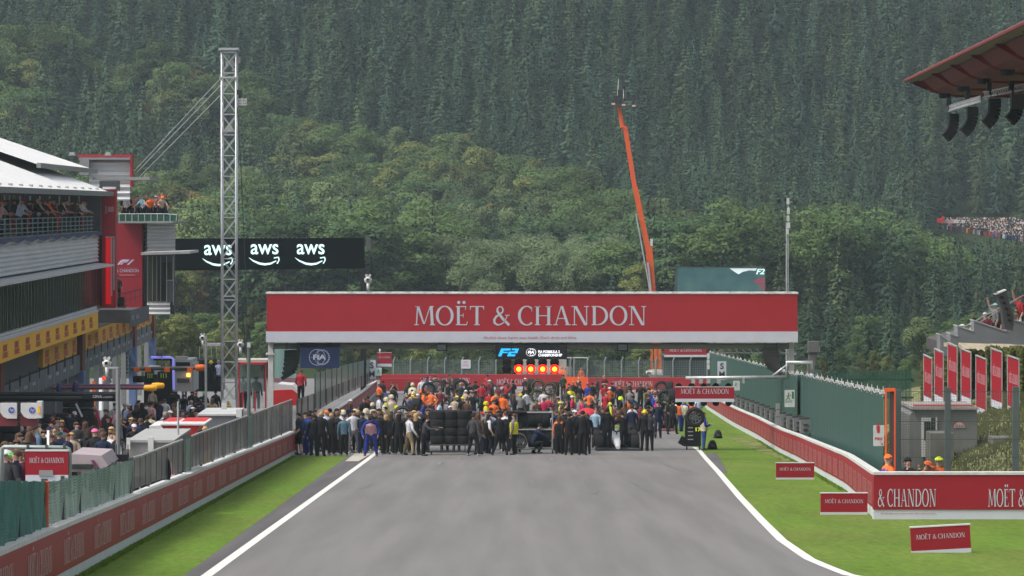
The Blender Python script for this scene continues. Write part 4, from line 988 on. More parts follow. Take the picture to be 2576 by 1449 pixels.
for x in (181, 271):
    mb = MB(); facing(mb, x-6, x+6, 383, 392, 224, .5); facing(mb, x-8, x+8, 388, 391, 223.8, .3); mb.build('roof_unit', mat('unit_grey', (.33, .34, .33), .6, var=.3, scale=9), tw)
mb = MB(); mb.box(P(318, 450, 214), (3.4, 6, .18)); mb.build('canopy_slab', mat('slab_grey', (.26, .27, .27), .7), tw)
mb = MB(); facing(mb, 250, 300, 455, 480, 224, .5); mb.build('dark_recess', DKG, tw)
# far wing
fw = thing('far_wing', 'far wing of the pit building with red panel, glass bays and rooftop terrace', 'building', tuple(P(370, 1040, 232)))
YW = 226
mb = MB(); facing(mb, 291, 358, 560, 800, YW, 8); mb.build('red_panel', mat('red_cladding_dark', srgb(145, 28, 42), .5, var=.06), fw)
mb = MB(); put_sans(mb, '& CHANDON', P(293, 685, YW)+BK*.02, Xv, Zv, 8.5/F*YW, 56/F*YW); italic(mb, [[(0, 0), (.45, 0), (1.0, .6), (2.0, .6), (2.3, 1), (.9, 1), (.55, .8)], [(1.9, 0), (2.35, 0), (3.2, 1), (2.75, 1)], [(.65, 0), (1.0, 0), (1.2, .4), (1.9, .4), (2.0, .5), (1.1, .5), (.95, .4)]], P(294, 666, YW)+BK*.02, 13/F*YW, .2); mb.build('lettering', mat('logo_lilac', (.60, .52, .66), .5), fw)
mb = MB(); facing(mb, 293, 348, 674, 674.6, YW-.03, .02); facing(mb, 300, 340, 691, 693, YW-.03, .02); mb.build('fine_print', mat('pink_print', (.55, .22, .24), .6), fw)
mb = MB(); corr_wall(mb, P(370, 0, YW-.2), P(441, 0, YW-.2), P(0, 632, YW).z, P(0, 562, YW).z, (0, -1, 0), per=.235, amp=.06); mb.build('corrugated_front', CORM, fw)
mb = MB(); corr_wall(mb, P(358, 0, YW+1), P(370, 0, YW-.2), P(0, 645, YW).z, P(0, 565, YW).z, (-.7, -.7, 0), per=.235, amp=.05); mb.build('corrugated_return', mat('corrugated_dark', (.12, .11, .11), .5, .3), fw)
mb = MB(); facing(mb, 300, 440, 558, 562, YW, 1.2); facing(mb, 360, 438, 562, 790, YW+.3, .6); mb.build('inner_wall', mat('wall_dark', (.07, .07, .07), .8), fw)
mb = MB(); mb.box(P(428, 635, 222), (3.0, 6, .16), ry=-.03); mb.build('canopy_slab', mat('slab_pale', (.36, .36, .35), .7), fw)
mb = MB(); facing(mb, 372, 402, 645, 760, YW, .2); facing(mb, 404, 434, 660, 758, YW-.1, .2); mb.build('window', mat('glass_olive', (.05, .055, .04), .15, spec=.8, var=.6, scale=.9, stretch=(4, 1, .3)), fw)
mb = MB()
for x in (371, 383, 394, 404, 419, 434): facing(mb, x-.8, x+.8, 645, 760, YW-.3, .1)
mb.build('window_grid', mat('mullion_grey', (.16, .17, .17), .5), fw)
mb = MB(); corr_wall(mb, P(370, 0, YW-.2), P(428, 0, YW-.2), P(0, 792, YW).z, P(0, 758, YW).z, (0, -1, 0), per=.22, amp=.05); mb.build('corrugated_base', CORM, fw)
mb = MB(); facing(mb, 418, 436, 706, 760, YW-1, .1); mb.build('balcony_glass', mat('glass_rail', (.10, .11, .12), .3), fw)
mb = MB()
for x in (419, 436): facing(mb, x-.7, x+.7, 645, 768, YW-1.1, .08)
facing(mb, 418, 437, 704, 706, YW-1.1, .08); mb.build('balcony_frame', GALV, fw)
mb = MB(); r = random.Random(4)
for k in range(34):
    x0 = 295+k*4.5; d0 = 556 if x0 < 360 else 556; mb.quad(P(x0, 541, YW-.6), P(x0+4.5, 541 if x0 < 385 else 541-(x0-385)*.02, YW-.6), P(x0+4.5, 558+r.uniform(-1, 1), YW-.6), P(x0, 558+r.uniform(-1, 1), YW-.6))
mb.build('green_net_rail', mat('net_green', srgb(35, 85, 65), .7, var=.3, scale=3), fw)
mb = MB()
for x in range(300, 446, 16): mb.tube([P(x, 558, YW-.7), P(x, 538, YW-.7)], .03, 5)
mb.tube([P(297, 538, YW-.7), P(420, 538, YW-.7), P(446, 541, YW-.7)], .03, 5); mb.build('terrace_rail', GALV, fw)
mb = MB(); mb.box((P(300, 558, 224)+P(440, 560, 224))/2+Vector((0, 3, 0)), (3.4, 8, .12)); mb.build('terrace_floor', CGR, fw)
# commentary balcony low down
bc = thing('commentary_balcony', 'small balcony with rails and flower boxes below the red tower', 'balcony', tuple(P(300, 775, 206)))
mb = MB(); mb.box(P(300, 793, 208), (2.3, 5, .75)); mb.build('floor_box', mat('grey_tan', (.20, .195, .185), .8), bc)
mb = MB()
for x in (250, 263, 276, 290, 303, 316, 328, 340, 352): mb.tube([P(x, 772-(x-316)*.25*(x > 316), 205.5), P(x, 738-(x-316)*.32*(x > 316), 205.5)], .022, 5)
mb.tube([P(250, 738, 205.5), P(316, 738, 205.5), P(362, 724, 205.5)], .03, 5); mb.tube([P(250, 755, 205.5), P(316, 755, 205.5), P(362, 741, 205.5)], .02, 5); mb.build('rail', DKG, bc)
mb = MB(); r = random.Random(9)
for k in range(160):
    c = P(r.uniform(250, 318), r.uniform(766, 772), 205.2); mb.box(c, (.09, .09, .08), rz=r.random(), rx=r.random())
mb.build('flowers', mat('red_white_flowers', (.35, .12, .10), .8, var=.9, scale=20), bc)
mb = MB(); mb.box((P(272, 750, 204.8)+P(311, 766, 204.8))/2, (.95, .3, .5)); mb.build('equipment_desk', BLK, bc)
sg_ = thing('hanging_sign', 'dark grey sign box with pale and red lettering hung below the balcony', 'sign', tuple(P(350, 795, 204)))
mb = MB(); a = P(327, 0, 204); b = P(372, 0, 206)
mb.add([P(327, 781, 204), P(372, 768, 206), P(372, 806, 206), P(327, 823, 204), P(330, 781, 205), P(375, 768, 207), P(375, 806, 207), P(330, 823, 205)], [(0, 3, 2, 1), (4, 5, 6, 7), (0, 1, 5, 4), (2, 3, 7, 6)]); mb.build('board', mat('sign_slate', (.085, .09, .10), .5), sg_)
mb = MB(); U = (P(372, 768, 206)-P(327, 781, 204)).normalized(); O = P(333, 806, 204.2)+BK*.12
put_sans(mb, 'PIT', O, U, Zv, .26, .26); put_sans(mb, 'WALK', O+U*.48, U, Zv, .26, .36); mb.build('lettering', mat('slate_print', (.42, .40, .42), .6), sg_)
# ------------------------------------------------------------------ lattice mast
YM = 170.0; sm = F/YM
ms = thing('lattice_mast', 'tall aluminium lattice mast rising from the pit wall', 'mast', (sx(577, YM), YM, gz(YM)))
W2 = 36/sm/2; zt = P(0, 124, YM).z; zb = gz(YM); Lg = []
cxm = sx(577, YM)
for i, (a, b) in enumerate(((-1, -1), (1, -1), (1, 1), (-1, 1))):
    MB().tube([(cxm+a*W2, YM+b*W2, zb), (cxm+a*W2, YM+b*W2, zt)], .045, 6).build('mast_leg', ALU, ms, smooth=True)
mb = MB(); H = zt-zb; z = zt-.15; k = 0
while z > zb+.6:
    h = .98
    for (a, b), (c, d_) in (((-1, -1), (1, -1)), ((1, -1), (1, 1)), ((1, 1), (-1, 1)), ((-1, 1), (-1, -1))):
        p = lambda u, v, zz: (cxm+u*W2, YM+v*W2, zz)
        mb.tube([p(a, b, z), p(c, d_, z)], .026, 4)
        mb.tube([p(a, b, z-.04), p(c, d_, z-h+.04)], .018, 4); mb.tube([p(c, d_, z-.04), p(a, b, z-h+.04)], .018, 4)
        if k % 4 == 3: mb.tube([p(a, b, z-h+.18), p(c, d_, z-h+.18)], .026, 4)
    z -= h; k += 1
mb.build('lattice', ALU, ms)
mb = MB(); mb.box((cxm, YM, zt), (W2*2+.25, W2*2+.25, .1)); mb.box((cxm, YM-.4, zt-1.35), (W2*2+.2, .05, .07)); mb.build('head_frame', ALU, ms)
mb = MB(); mb.tube([(cxm+.28, YM, zt), (cxm+.28, YM, zt+.6)], .025, 5); mb.box((cxm+.3, YM, zt+.52), (.05, .05, .14)); mb.build('antenna', DKG, ms)
r = random.Random(1)
mb = MB()
for k in range(7): mb.box((cxm+r.uniform(-.25, .3), YM, zt-r.uniform(.3, 1.9)), (r.uniform(.08, .2), .2, r.uniform(.1, .3)), ry=r.uniform(-.5, .5))
mb.box((cxm+.45, YM, zt-.5), (.14, .2, .3)); mb.build('fittings', mat('fitting_grey', (.3, .3, .28), .6), ms)
cg = thing('mast_basket', 'white railed basket with a dark camera box on the side of the mast', 'basket', tuple(P(607, 265, YM)))
mb = MB()
for x in (597, 609, 620): mb.box(P(x, 256, YM-.2), (.05, .05, .36))
for y in (249, 257, 264): mb.box(P(608.5, y, YM-.25), (.48, .05, .035))
for x in range(599, 620, 3): mb.box(P(x, 257, YM-.28), (.02, .02, .3))
mb.build('basket', WHT2, cg); mb = MB(); mb.box(P(603, 232, YM-.1), (.26, .3, .22)); mb.box(P(604, 241, YM-.1), (.08, .1, .2)); mb.build('camera_box', DKG, cg)
mb = MB(); mb.box(P(571, 330, YM-.2), (.12, .15, .55), ry=.8); mb.box(P(578, 322, YM-.25), (.22, .2, .25)); tag(mb.build('floodlight', mat('fitting_grey', (.3, .3, .28), .6)), 'small grey lamp fixed inside the lattice mast halfway up', 'lamp')
mb = MB(); mb.tube([P(597, 270, YM), P(606, 420, YM), P(618, 700, YM), P(622, 905, YM)], .022, 4); mb.tube([P(600, 640, YM), P(610, 780, YM), P(620, 905, YM)], .02, 4); tag(mb.build('mast_cables', mat('cable_dark', (.03, .04, .035), .8)), 'dark cables hanging loosely beside the lattice mast', 'cable')
for i, (x0, y0, x1, y1, lab) in enumerate([(556, 196, 338, 430, 'uppermost'), (556, 214, 342, 436, 'middle'), (556, 238, 346, 450, 'lowest')]):
    mb = MB(); mb.tube([P(x0, y0, YM), P(x1, y1, 205)], .022, 4); tag(mb.build('stay_wire', mat('wire_pale', (.30, .32, .33), .5)), '%s of three stay wires from the mast to the pit building roof' % lab, 'wire', 'stay wires')
mwb = plate(558, 593, 1006, 1041, YM-2, 'warning_sign', 'white sign with a yellow warning triangle at the foot of the lattice mast', 'sign', WHT2, [
    ('yellow_marks', mat('warn_yellow', srgb(205, 200, 60), .6), lambda mb, s: (mb.poly([P(566, 1023, YM-2)+BK*.025, P(582, 1023, YM-2)+BK*.025, P(574, 1009, YM-2)+BK*.025]), mb.box(P(574, 1031, YM-2)+BK*.022, (26/s, .004, 9/s)))),
    ('black_marks', BKL, lambda mb, s: ([mb.tube([P(a, b, YM-2)+BK*.03, P(c, d_, YM-2)+BK*.03], .7/s, 4) for a, b, c, d_ in ((566, 1023, 582, 1023), (582, 1023, 574, 1009), (574, 1009, 566, 1023))], mb.box(P(574, 1017, YM-2)+BK*.03, (1.6/s, .004, 5/s)), mb.box(P(574, 1021.5, YM-2)+BK*.03, (1.6/s, .004, 1.6/s))))])
# ------------------------------------------------------------------ black screen on a post
YS_ = 262.0; ss = F/YS_
sc = thing('led_screen', 'long black screen showing three pale marks with smile-shaped arrows', 'screen', tuple(P(660, 680, YS_)))
mb = MB(); mb.add([P(430, 600, YS_), P(915, 598, YS_), P(915, 675, YS_), P(430, 681, YS_), P(430, 600, YS_+1.2), P(917, 598, YS_+1.2), P(917, 675, YS_+1.2), P(430, 681, YS_+1.2)], [(0, 3, 2, 1), (4, 5, 6, 7), (0, 1, 5, 4), (2, 3, 7, 6), (1, 2, 6, 5)]); mb.build('screen', mat('screen_black', (.004, .005, .006), .9, spec=0), sc)
mb = MB()
for xc_, yo in ((548, 2), (665, 0), (781, 0)):
    put_sans(mb, 'aws', P(xc_+.5, 640+yo, YS_)+BK*.02, Xv, Zv, 26/ss, 70/ss, center=True, bold=.012)
    pts = [((a)/ss, (b)/ss) for a, b in ((-39, 7), (-28, -1), (-12, -8), (2, -10), (16, -8), (30, -1))]
    for p in ribbon(pts, [.02, .10, .15, .16, .13, .07]): mb.poly([P(xc_, 655+yo, YS_)+BK*.02+Xv*a+Zv*b for a, b in p])
    for a, b, c, d_ in ((24, 6, 36, 8), (36, 8, 37, 0), (37, 0, 32, -8)):
        for p in ribbon([(a/ss, b/ss), (c/ss, d_/ss)], [.08, .09]): mb.poly([P(xc_, 655+yo, YS_)+BK*(.024+.002*(a % 5))+Xv*u+Zv*v for u, v in p])
mb.build('lit_marks', mat('screen_white', (.62, .88, .86), .5, emit=.55, var=0), sc)
mb = MB(); facing(mb, 907, 921, 678, 1040, YS_, .4); mb.build('post', BLK, sc)
mb = MB()
for i in range(40): mb.box(P(435+i*12, 598.5, YS_+.1), (.12, .06, .03))
mb.build('top_fixings', mat('fixing_grey', (.3, .32, .32), .5), sc)
mb = MB(); facing(mb, 920, 932, 600, 627, YS_-.5, .4); tag(mb.build('side_speaker', mat('speaker_grey', (.07, .075, .07), .7)), 'small dark grey speaker box at the right end of the long black screen', 'speaker')
mb = MB(); mb.tube([P(921, 601, YS_-.6), P(934, 603, YS_-.6), P(933, 627, YS_-.6)], .03, 5); o2 = mb.build('bracket', DKG, sc)
# ------------------------------------------------------------------ far big screen
YV = 330.0; sv = F/YV
vs_ = thing('video_screen', 'large video screen above the gantry showing a hillside and a strip of sky', 'screen', tuple(P(1815, 740, YV)))
vm_ = bpy.data.materials.new('video_picture'); vm_.use_nodes = True; n = vm_.node_tree; b = n.nodes['Principled BSDF']; b.inputs['Roughness'].default_value = .5; b.inputs['Base Color'].default_value = (.01, .01, .01, 1)
tc = n.nodes.new('ShaderNodeTexCoord'); no = n.nodes.new('ShaderNodeTexNoise'); no.inputs['Scale'].default_value = .9; no.inputs['Detail'].default_value = 6
n.links.new(tc.outputs['Object'], no.inputs[0]); cr = n.nodes.new('ShaderNodeValToRGB'); cr.color_ramp.elements[0].position = .35; cr.color_ramp.elements[0].color = (.022, .068, .080, 1); cr.color_ramp.elements[1].position = .7; cr.color_ramp.elements[1].color = (.045, .115, .105, 1)
n.links.new(no.outputs[0], cr.inputs[0]); n.links.new(cr.outputs[0], b.inputs['Emission Color']); b.inputs['Emission Strength'].default_value = .8
mb = MB(); facing(mb, 1704, 1925, 674, 742, YV, .6); mb.build('picture', vm_, vs_)
mb = MB(); mb.poly([P(a, c, YV)+BK*.02 for a, c in ((1835, 675), (1905, 675), (1900, 681), (1885, 680), (1868, 684), (1858, 690), (1848, 684))]); mb.build('picture_sky', mat('screen_sky', (.62, .70, .72), .5, emit=.55, var=.05), vs_)
mb = MB(); mb.poly([P(a, c, YV)+BK*.03 for a, c in ((1895, 706), (1908, 700), (1924, 699), (1924, 712), (1905, 714), (1898, 712))]); mb.poly([P(a, c, YV)+BK*.03 for a, c in ((1908, 716), (1924, 714), (1924, 735))]); mb.build('picture_roof', mat('screen_red', (.14, .03, .045), .5, emit=.7, var=.2), vs_)
mb = MB(); put_sans(mb, 'F2', P(1902, 690, YV)+BK*.03, Xv, Zv, 14/sv, 20/sv, bold=.03, shear=.3); mb.build('picture_mark', mat('screen_white', (.62, .88, .86)), vs_)
mb = MB(); facing(mb, 1698, 1704, 674, 742, YV-.1, .8); facing(mb, 1670, 1926, 672, 674, YV-.2, .9); mb.tube([P(1813, 673, YV), P(1813, 650, YV)], .04, 5); mb.build('frame', mat('frame_dark', (.04, .05, .05), .6), vs_)
mb = MB(); facing(mb, 1700, 1925, 742, 790, YV+.3, .5); mb.build('support', DKG, vs_)
# tall mast with lamps, right
YP = 225.0
pm_ = thing('lamp_mast', 'thin grey mast with a column of white lamps near its top, right of the video screen', 'mast', tuple(P(1980, 1000, YP)))
mb = MB(); mb.tube([Vector((sx(1978, YP), YP, gz(YP))), P(1979, 560, YP)], .05, 6); mb.tube([Vector((sx(1982.5, YP), YP, gz(YP))), P(1983, 515, YP)], .035, 6); mb.build('pole', GALV, pm_)
for i, (x, y0, y1) in enumerate(((1982, 498, 514), (1983, 522, 538), (1982, 543, 556), (1984, 560, 574), (1981, 577, 590))):
    MB().box((P(x, y0, YP)+P(x, y1, YP))/2+BK*.1, (.16, .16, (y1-y0)/F*YP)).build('lamp', mat('lamp_housing', (.5, .52, .5), .5), pm_)
# ------------------------------------------------------------------ orange boom lift
YC = 335.0; sc_ = F/YC
bl = thing('boom_lift', 'orange telescopic boom lift with a camera platform high above the gantry', 'crane', (sx(1650, YC), YC, gz(YC)))
OR1 = mat('boom_orange', srgb(212, 84, 30), .45, var=.08)
secs = [((1656, 925), (1632, 622), 17), ((1633, 640), (1597, 470), 13), ((1598, 480), (1572, 318), 11)]
for (a, b), (c, d_), w_ in secs:
    A, B = P(a, b, YC), P(c, d_, YC); dd = (B-A); L = dd.length
    M = Matrix.Rotation(math.atan2(dd.x, dd.z), 3, 'Y')
    MB().box((A+B)/2, (w_/sc_, w_/sc_*.8, L), M=M).build('boom_section', OR1, bl)
A, B = P(1572, 320, YC), P(1556, 268, YC); mb = MB(); mb.tube([P(1576, 326, YC), P(1566, 318, YC), P(1563, 300, YC), P(1556, 266, YC)], [.22, .24, .2, .17], 8); mb.build('jib', OR1, bl)
mb = MB(); mb.tube([P(1636, 735, YC-.4), P(1600, 540, YC-.4)], .07, 6); mb.tube([P(1640, 750, YC-.4), P(1630, 660, YC-.4)], .1, 6); mb.build('hydraulic_line', GALV, bl)
mb = MB(); facing(mb, 1636, 1642, 601, 619, YC-.5, .05); mb.build('white_decal', WHT2, bl)
for dx in (-13, -3, 8): MB().box(P(1652+dx, 900, YC-.2), (7/sc_, .4, 95/sc_), ry=-.03).build('lift_arm', mat('arm_orange', srgb(205, 105, 50), .5), bl)
mb = MB(); mb.lathe([(0, 0), (1.3, 0), (1.4, .45), (1.1, .8), (0, .95)], 16, Matrix.Translation(P(1650, 953, YC))); mb.box(P(1620, 944, YC-.3), (.9, 1, .5), ry=-.3); mb.build('turntable', mat('cream_paint', (.58, .56, .50), .5), bl)
pf = P(1568, 266, YC)
mb = MB(); mb.box(pf, (2.7, 1.3, .12), ry=.10)
for k in range(7): mb.tube([pf+Vector((-1.3+k*.43, -.6, 0)), pf+Vector((-1.3+k*.43, -.6, .7))], .03, 4)
mb.tube([pf+Vector((-1.3, -.6, .75)), pf+Vector((1.3, -.6, .6))], .035, 4); mb.build('platform', mat('platform_dark', (.05, .055, .05), .6), bl)
mb = MB()
for k in (-.95, 0, .95): mb.box(pf+Vector((k, -.66, .06-k*.1)), (.32, .03, .16))
mb.build('platform_signs', mat('platform_sign', (.6, .45, .4), .6), bl)
mb = MB(); mb.box(pf+Vector((-.7, .1, .5)), (.5, .4, .9)); mb.box(pf+Vector((.45, .1, .9)), (.35, .35, .8)); mb.box(pf+Vector((-.3, 0, .75)), (.45, .45, 1.5)); mb.box(pf+Vector((.1, 0, 1.2)), (.18, .3, 1.5)); mb.box(pf+Vector((.2, -.1, 1.95)), (.7, .6, .45)); mb.box(pf+Vector((.7, 0, .6)), (1.1, .4, .25)); mb.box(pf+Vector((1.0, 0, .55)), (.2, .3, .8), ry=.3); mb.build('camera_rig', mat('rig_black', (.02, .022, .024), .5), bl)
mb = MB(); mb.tube([pf+Vector((-.55, 0, .3)), pf+Vector((-.45, 0, 2.5))], [.07, .03], 6); mb.tube([pf+Vector((.02, -.2, .6)), pf+Vector((.02, -.2, 1.5))], .04, 5); mb.build('white_pole', WHT2, bl)
# ------------------------------------------------------------------ far catch fences behind the corner
for i, (x0, x1, yt, Y, lab) in enumerate([(985, 1250, 905, 305, 'left'), (1430, 1790, 905, 300, 'right')]):
    r_ = thing('catch_fence', 'dark mesh catch fence on posts beyond the far wall, %s part' % lab, 'fence', tuple(P(x0, 950, Y)))
    mb = MB(); mb.quad(P(x0, 955, Y), P(x1, 955, Y), P(x1, yt, Y), P(x0, yt, Y)); mb.build('mesh', NETF, r_)
    k = 0
    for x in range(x0+5, x1, 43): MB().tube([P(x, 960, Y-.05), P(x, yt+3, Y-.05), P(x+4, yt-7, Y-.05)], .07, 6).build('post', mat('fence_post_grey', (.16, .19, .19), .5), r_)
# ------------------------------------------------------------------ people
def skin_body(J, B, regions):
    """J: joints name->(pos, radius); B: bones (a, b, region). returns mesh with region slots"""
    names = list(J); idx = {n: i for i, n in enumerate(names)}
    me = bpy.data.meshes.new('sk'); me.from_pydata([J[n][0] for n in names], [(idx[a], idx[b]) for a, b, r in B], [])
    ob = bpy.data.objects.new('sk', me); COL.objects.link(ob)
    md = ob.modifiers.new('s', 'SKIN'); md.use_smooth_shade = True
    for n in names:
        rr = J[n][1]; rr = rr if isinstance(rr, tuple) else (rr, rr); kf = 1.0 if n in ('skull', 'crown', 'chin', 'neck') else 1.22; rr = (rr[0]*kf, rr[1]*kf)
        me.skin_vertices[0].data[idx[n]].radius = rr
    me.skin_vertices[0].data[idx['pelvis']].use_root = True
    ob.modifiers.new('u', 'SUBSURF').levels = 1
    dg = bpy.context.evaluated_depsgraph_get(); out = bpy.data.meshes.new_from_object(ob.evaluated_get(dg))
    bpy.data.objects.remove(ob); bpy.data.meshes.remove(me)
    P0 = np.array([J[a][0] for a, b, r in B]); P1 = np.array([J[b][0] for a, b, r in B]); Rg = [r for a, b, r in B]
    rad = np.array([(max(J[a][1]) if isinstance(J[a][1], tuple) else J[a][1]) for a, b, r in B])
    cs = np.array([p.center[:] for p in out.polygons]); D = P1-P0; L2 = (D**2).sum(1)+1e-9
    t = np.clip(((cs[:, None]-P0)*D).sum(2)/L2, 0, 1); dist = np.linalg.norm(cs[:, None]-(P0+t[..., None]*D), axis=2)-rad*.6
    best = dist.argmin(1)
    mi = [regions[Rg[i]] for i in best]
    out.polygons.foreach_set('material_index', mi); out.polygons.foreach_set('use_smooth', [True]*len(mi))
    return out
REG = {'skin': 0, 'top': 1, 'fore': 2, 'trousers': 3, 'shin': 4, 'shoe': 5}
DM = [mat('skin', (.40, .23, .16)), mat('cloth', (.02, .02, .02)), mat('cloth', (.02, .02, .02)), mat('cloth', (.02, .02, .02)), mat('cloth', (.02, .02, .02)), mat('shoe', (.03, .03, .03))]
def human(name, lean=0, armL=None, armR=None, legs='stand', head=(0, 0), hip=.93):
    """facing -Y. arm: (elbow offset, hand offset) relative to the shoulder; returns (mesh, head centre, head tilt)"""
    V = Vector
    pel = V((0, 0, hip)); ax = Matrix.Rotation(lean, 3, 'X')
    up = lambda h, x=0, y=0: pel+ax@V((x, y, h))
    J = {'pelvis': (pel, (.150, .105)), 'waist': (up(.18), (.135, .10)), 'chest': (up(.36), (.165, .115)), 'neckb': (up(.50), (.085, .075)), 'neck': (up(.57), .052)}
    hx = Matrix.Rotation(head[0], 3, 'X')@Matrix.Rotation(head[1], 3, 'Z')
    hc = J['neck'][0]+ax@hx@V((0, -.015, .12))
    J['skull'] = (J['neck'][0]+ax@hx@V((0, .0, .08)), (.078, .088)); J['crown'] = (J['neck'][0]+ax@hx@V((0, .01, .175)), (.074, .086))
    J['chin'] = (J['neck'][0]+ax@hx@V((0, -.055, .045)), .035)
    B = [('pelvis', 'waist', 'top'), ('waist', 'chest', 'top'), ('chest', 'neckb', 'top'), ('neckb', 'neck', 'skin'), ('neck', 'skull', 'skin'), ('skull', 'crown', 'skin'), ('skull', 'chin', 'skin')]
    hands = []
    for s, arm in ((-1, armL), (1, armR)):
        n = 'L' if s < 0 else 'R'
        e, h = arm or ((s*.06, .02, -.28), (s*.07, -.05, -.53))
        sh = up(.445, s*.185)
        J['sh'+n] = (sh, .066); J['el'+n] = (sh+V(e), .047); J['wr'+n] = (sh+V(h), .034)
        hd = (V(h)-V(e)).normalized(); J['pa'+n] = (sh+V(h)+hd*.07, (.042, .022))
        B += [('neckb', 'sh'+n, 'top'), ('sh'+n, 'el'+n, 'top'), ('el'+n, 'wr'+n, 'fore'), ('wr'+n, 'pa'+n, 'skin')]
        hands.append((sh+V(h)+hd*.07, hd, s))
    if legs == 'stand': L = [((-.10, .0, -.43), (-.11, .02, -.84)), ((.10, .0, -.43), (.12, .02, -.84))]
    elif legs == 'wide': L = [((-.16, -.02, -.43), (-.22, .0, -.84)), ((.16, .0, -.43), (.22, .03, -.84))]
    elif legs == 'walk': L = [((-.09, -.17, -.40), (-.10, -.22, -.82)), ((.09, .05, -.43), (.10, .30, -.76))]
    elif legs == 'side': L = [((-.16, -.08, -.40), (-.30, .0, -.80)), ((.12, .02, -.43), (.26, .02, -.82))]
    elif legs == 'squat': L = [((-.18, -.38, .02), (-.15, -.18, -.37)), ((.18, -.34, -.10), (.16, -.05, -.38))]
    elif legs == 'bent': L = [((-.14, -.16, -.38), (-.13, .05, -.74)), ((.14, -.12, -.40), (.14, .12, -.75))]
    for s, (k, a) in zip((-1, 1), L):
        n = 'L' if s < 0 else 'R'
        J['hi'+n] = (pel+V((s*.095, 0, -.06)), (.105, .10)); J['kn'+n] = (pel+V(k), .066); J['an'+n] = (pel+V(a), .046)
        J['to'+n] = (V((pel.x+a[0]+s*.02, pel.y+a[1]-.17, .035)), (.045, .03)); J['he'+n] = (V((pel.x+a[0], pel.y+a[1]+.03, .04)), .042)
        B += [('pelvis', 'hi'+n, 'trousers'), ('hi'+n, 'kn'+n, 'trousers'), ('kn'+n, 'an'+n, 'shin'), ('an'+n, 'he'+n, 'shoe'), ('he'+n, 'to'+n, 'shoe')]
    me = skin_body(J, B, REG)
    # fingers, nose, ears and eyes joined to the same mesh
    mb = MB()
    for c, hd, s in hands:
        a = hd.orthogonal().normalized(); a = V((0, 1, 0))-hd*hd.y; a = a.normalized() if a.length > .1 else V((1, 0, 0)); pn = hd.cross(a)
        for k, ln in enumerate((.062, .075, .078, .068)):
            o = a*((k-1.5)*.019); b0 = c+hd*.02+o; cv = -pn*s*.02
            mb.tube([b0, b0+hd*ln*.55, b0+hd*ln*.9+cv], [.0095, .009, .007], 5)
        t0 = c-hd*.03+a*.03; mb.tube([t0, t0+a*.028+hd*.03, t0+a*.03+hd*.06], [.011, .010, .008], 5)
    R = ax@hx
    mb.tube([hc+R@V((0, -.070, .02)), hc+R@V((0, -.100, -.012))], [.008, .017], 5)
    for s in (-1, 1): mb.box(hc+R@V((s*.080, .01, -.005)), (.018, .035, .055), M=R)
    bm_v = len(me.vertices); me2 = bpy.data.meshes.new('x'); me2.from_pydata(mb.v, [], mb.f)
    ob1 = bpy.data.objects.new('a', me); ob2 = bpy.data.objects.new('b', me2)
    import bmesh
    bm = bmesh.new(); bm.from_mesh(me); n0 = len(bm.faces); bm.from_mesh(me2); bm.faces.ensure_lookup_table()
    for f in bm.faces[n0:]: f.material_index = 0
    n1 = len(bm.faces)
    for s in (-1, 1):                         # eyes and mouth
        c = hc+R@V((s*.032, -.0885, .022)); q = [bm.verts.new(c+R@V((dx*.013, abs(dx)*.004, dz*.007))) for dx, dz in ((-1, -1), (1, -1), (1, 1), (-1, 1))]; bm.faces.new(q).material_index = 5
    bm.to_mesh(me); bm.free(); bpy.data.objects.remove(ob1); bpy.data.objects.remove(ob2); bpy.data.meshes.remove(me2)
    for m in DM: me.materials.append(m)
    me.name = name
    return me, hc-R@V((0, -.015, 0)), R.to_euler()
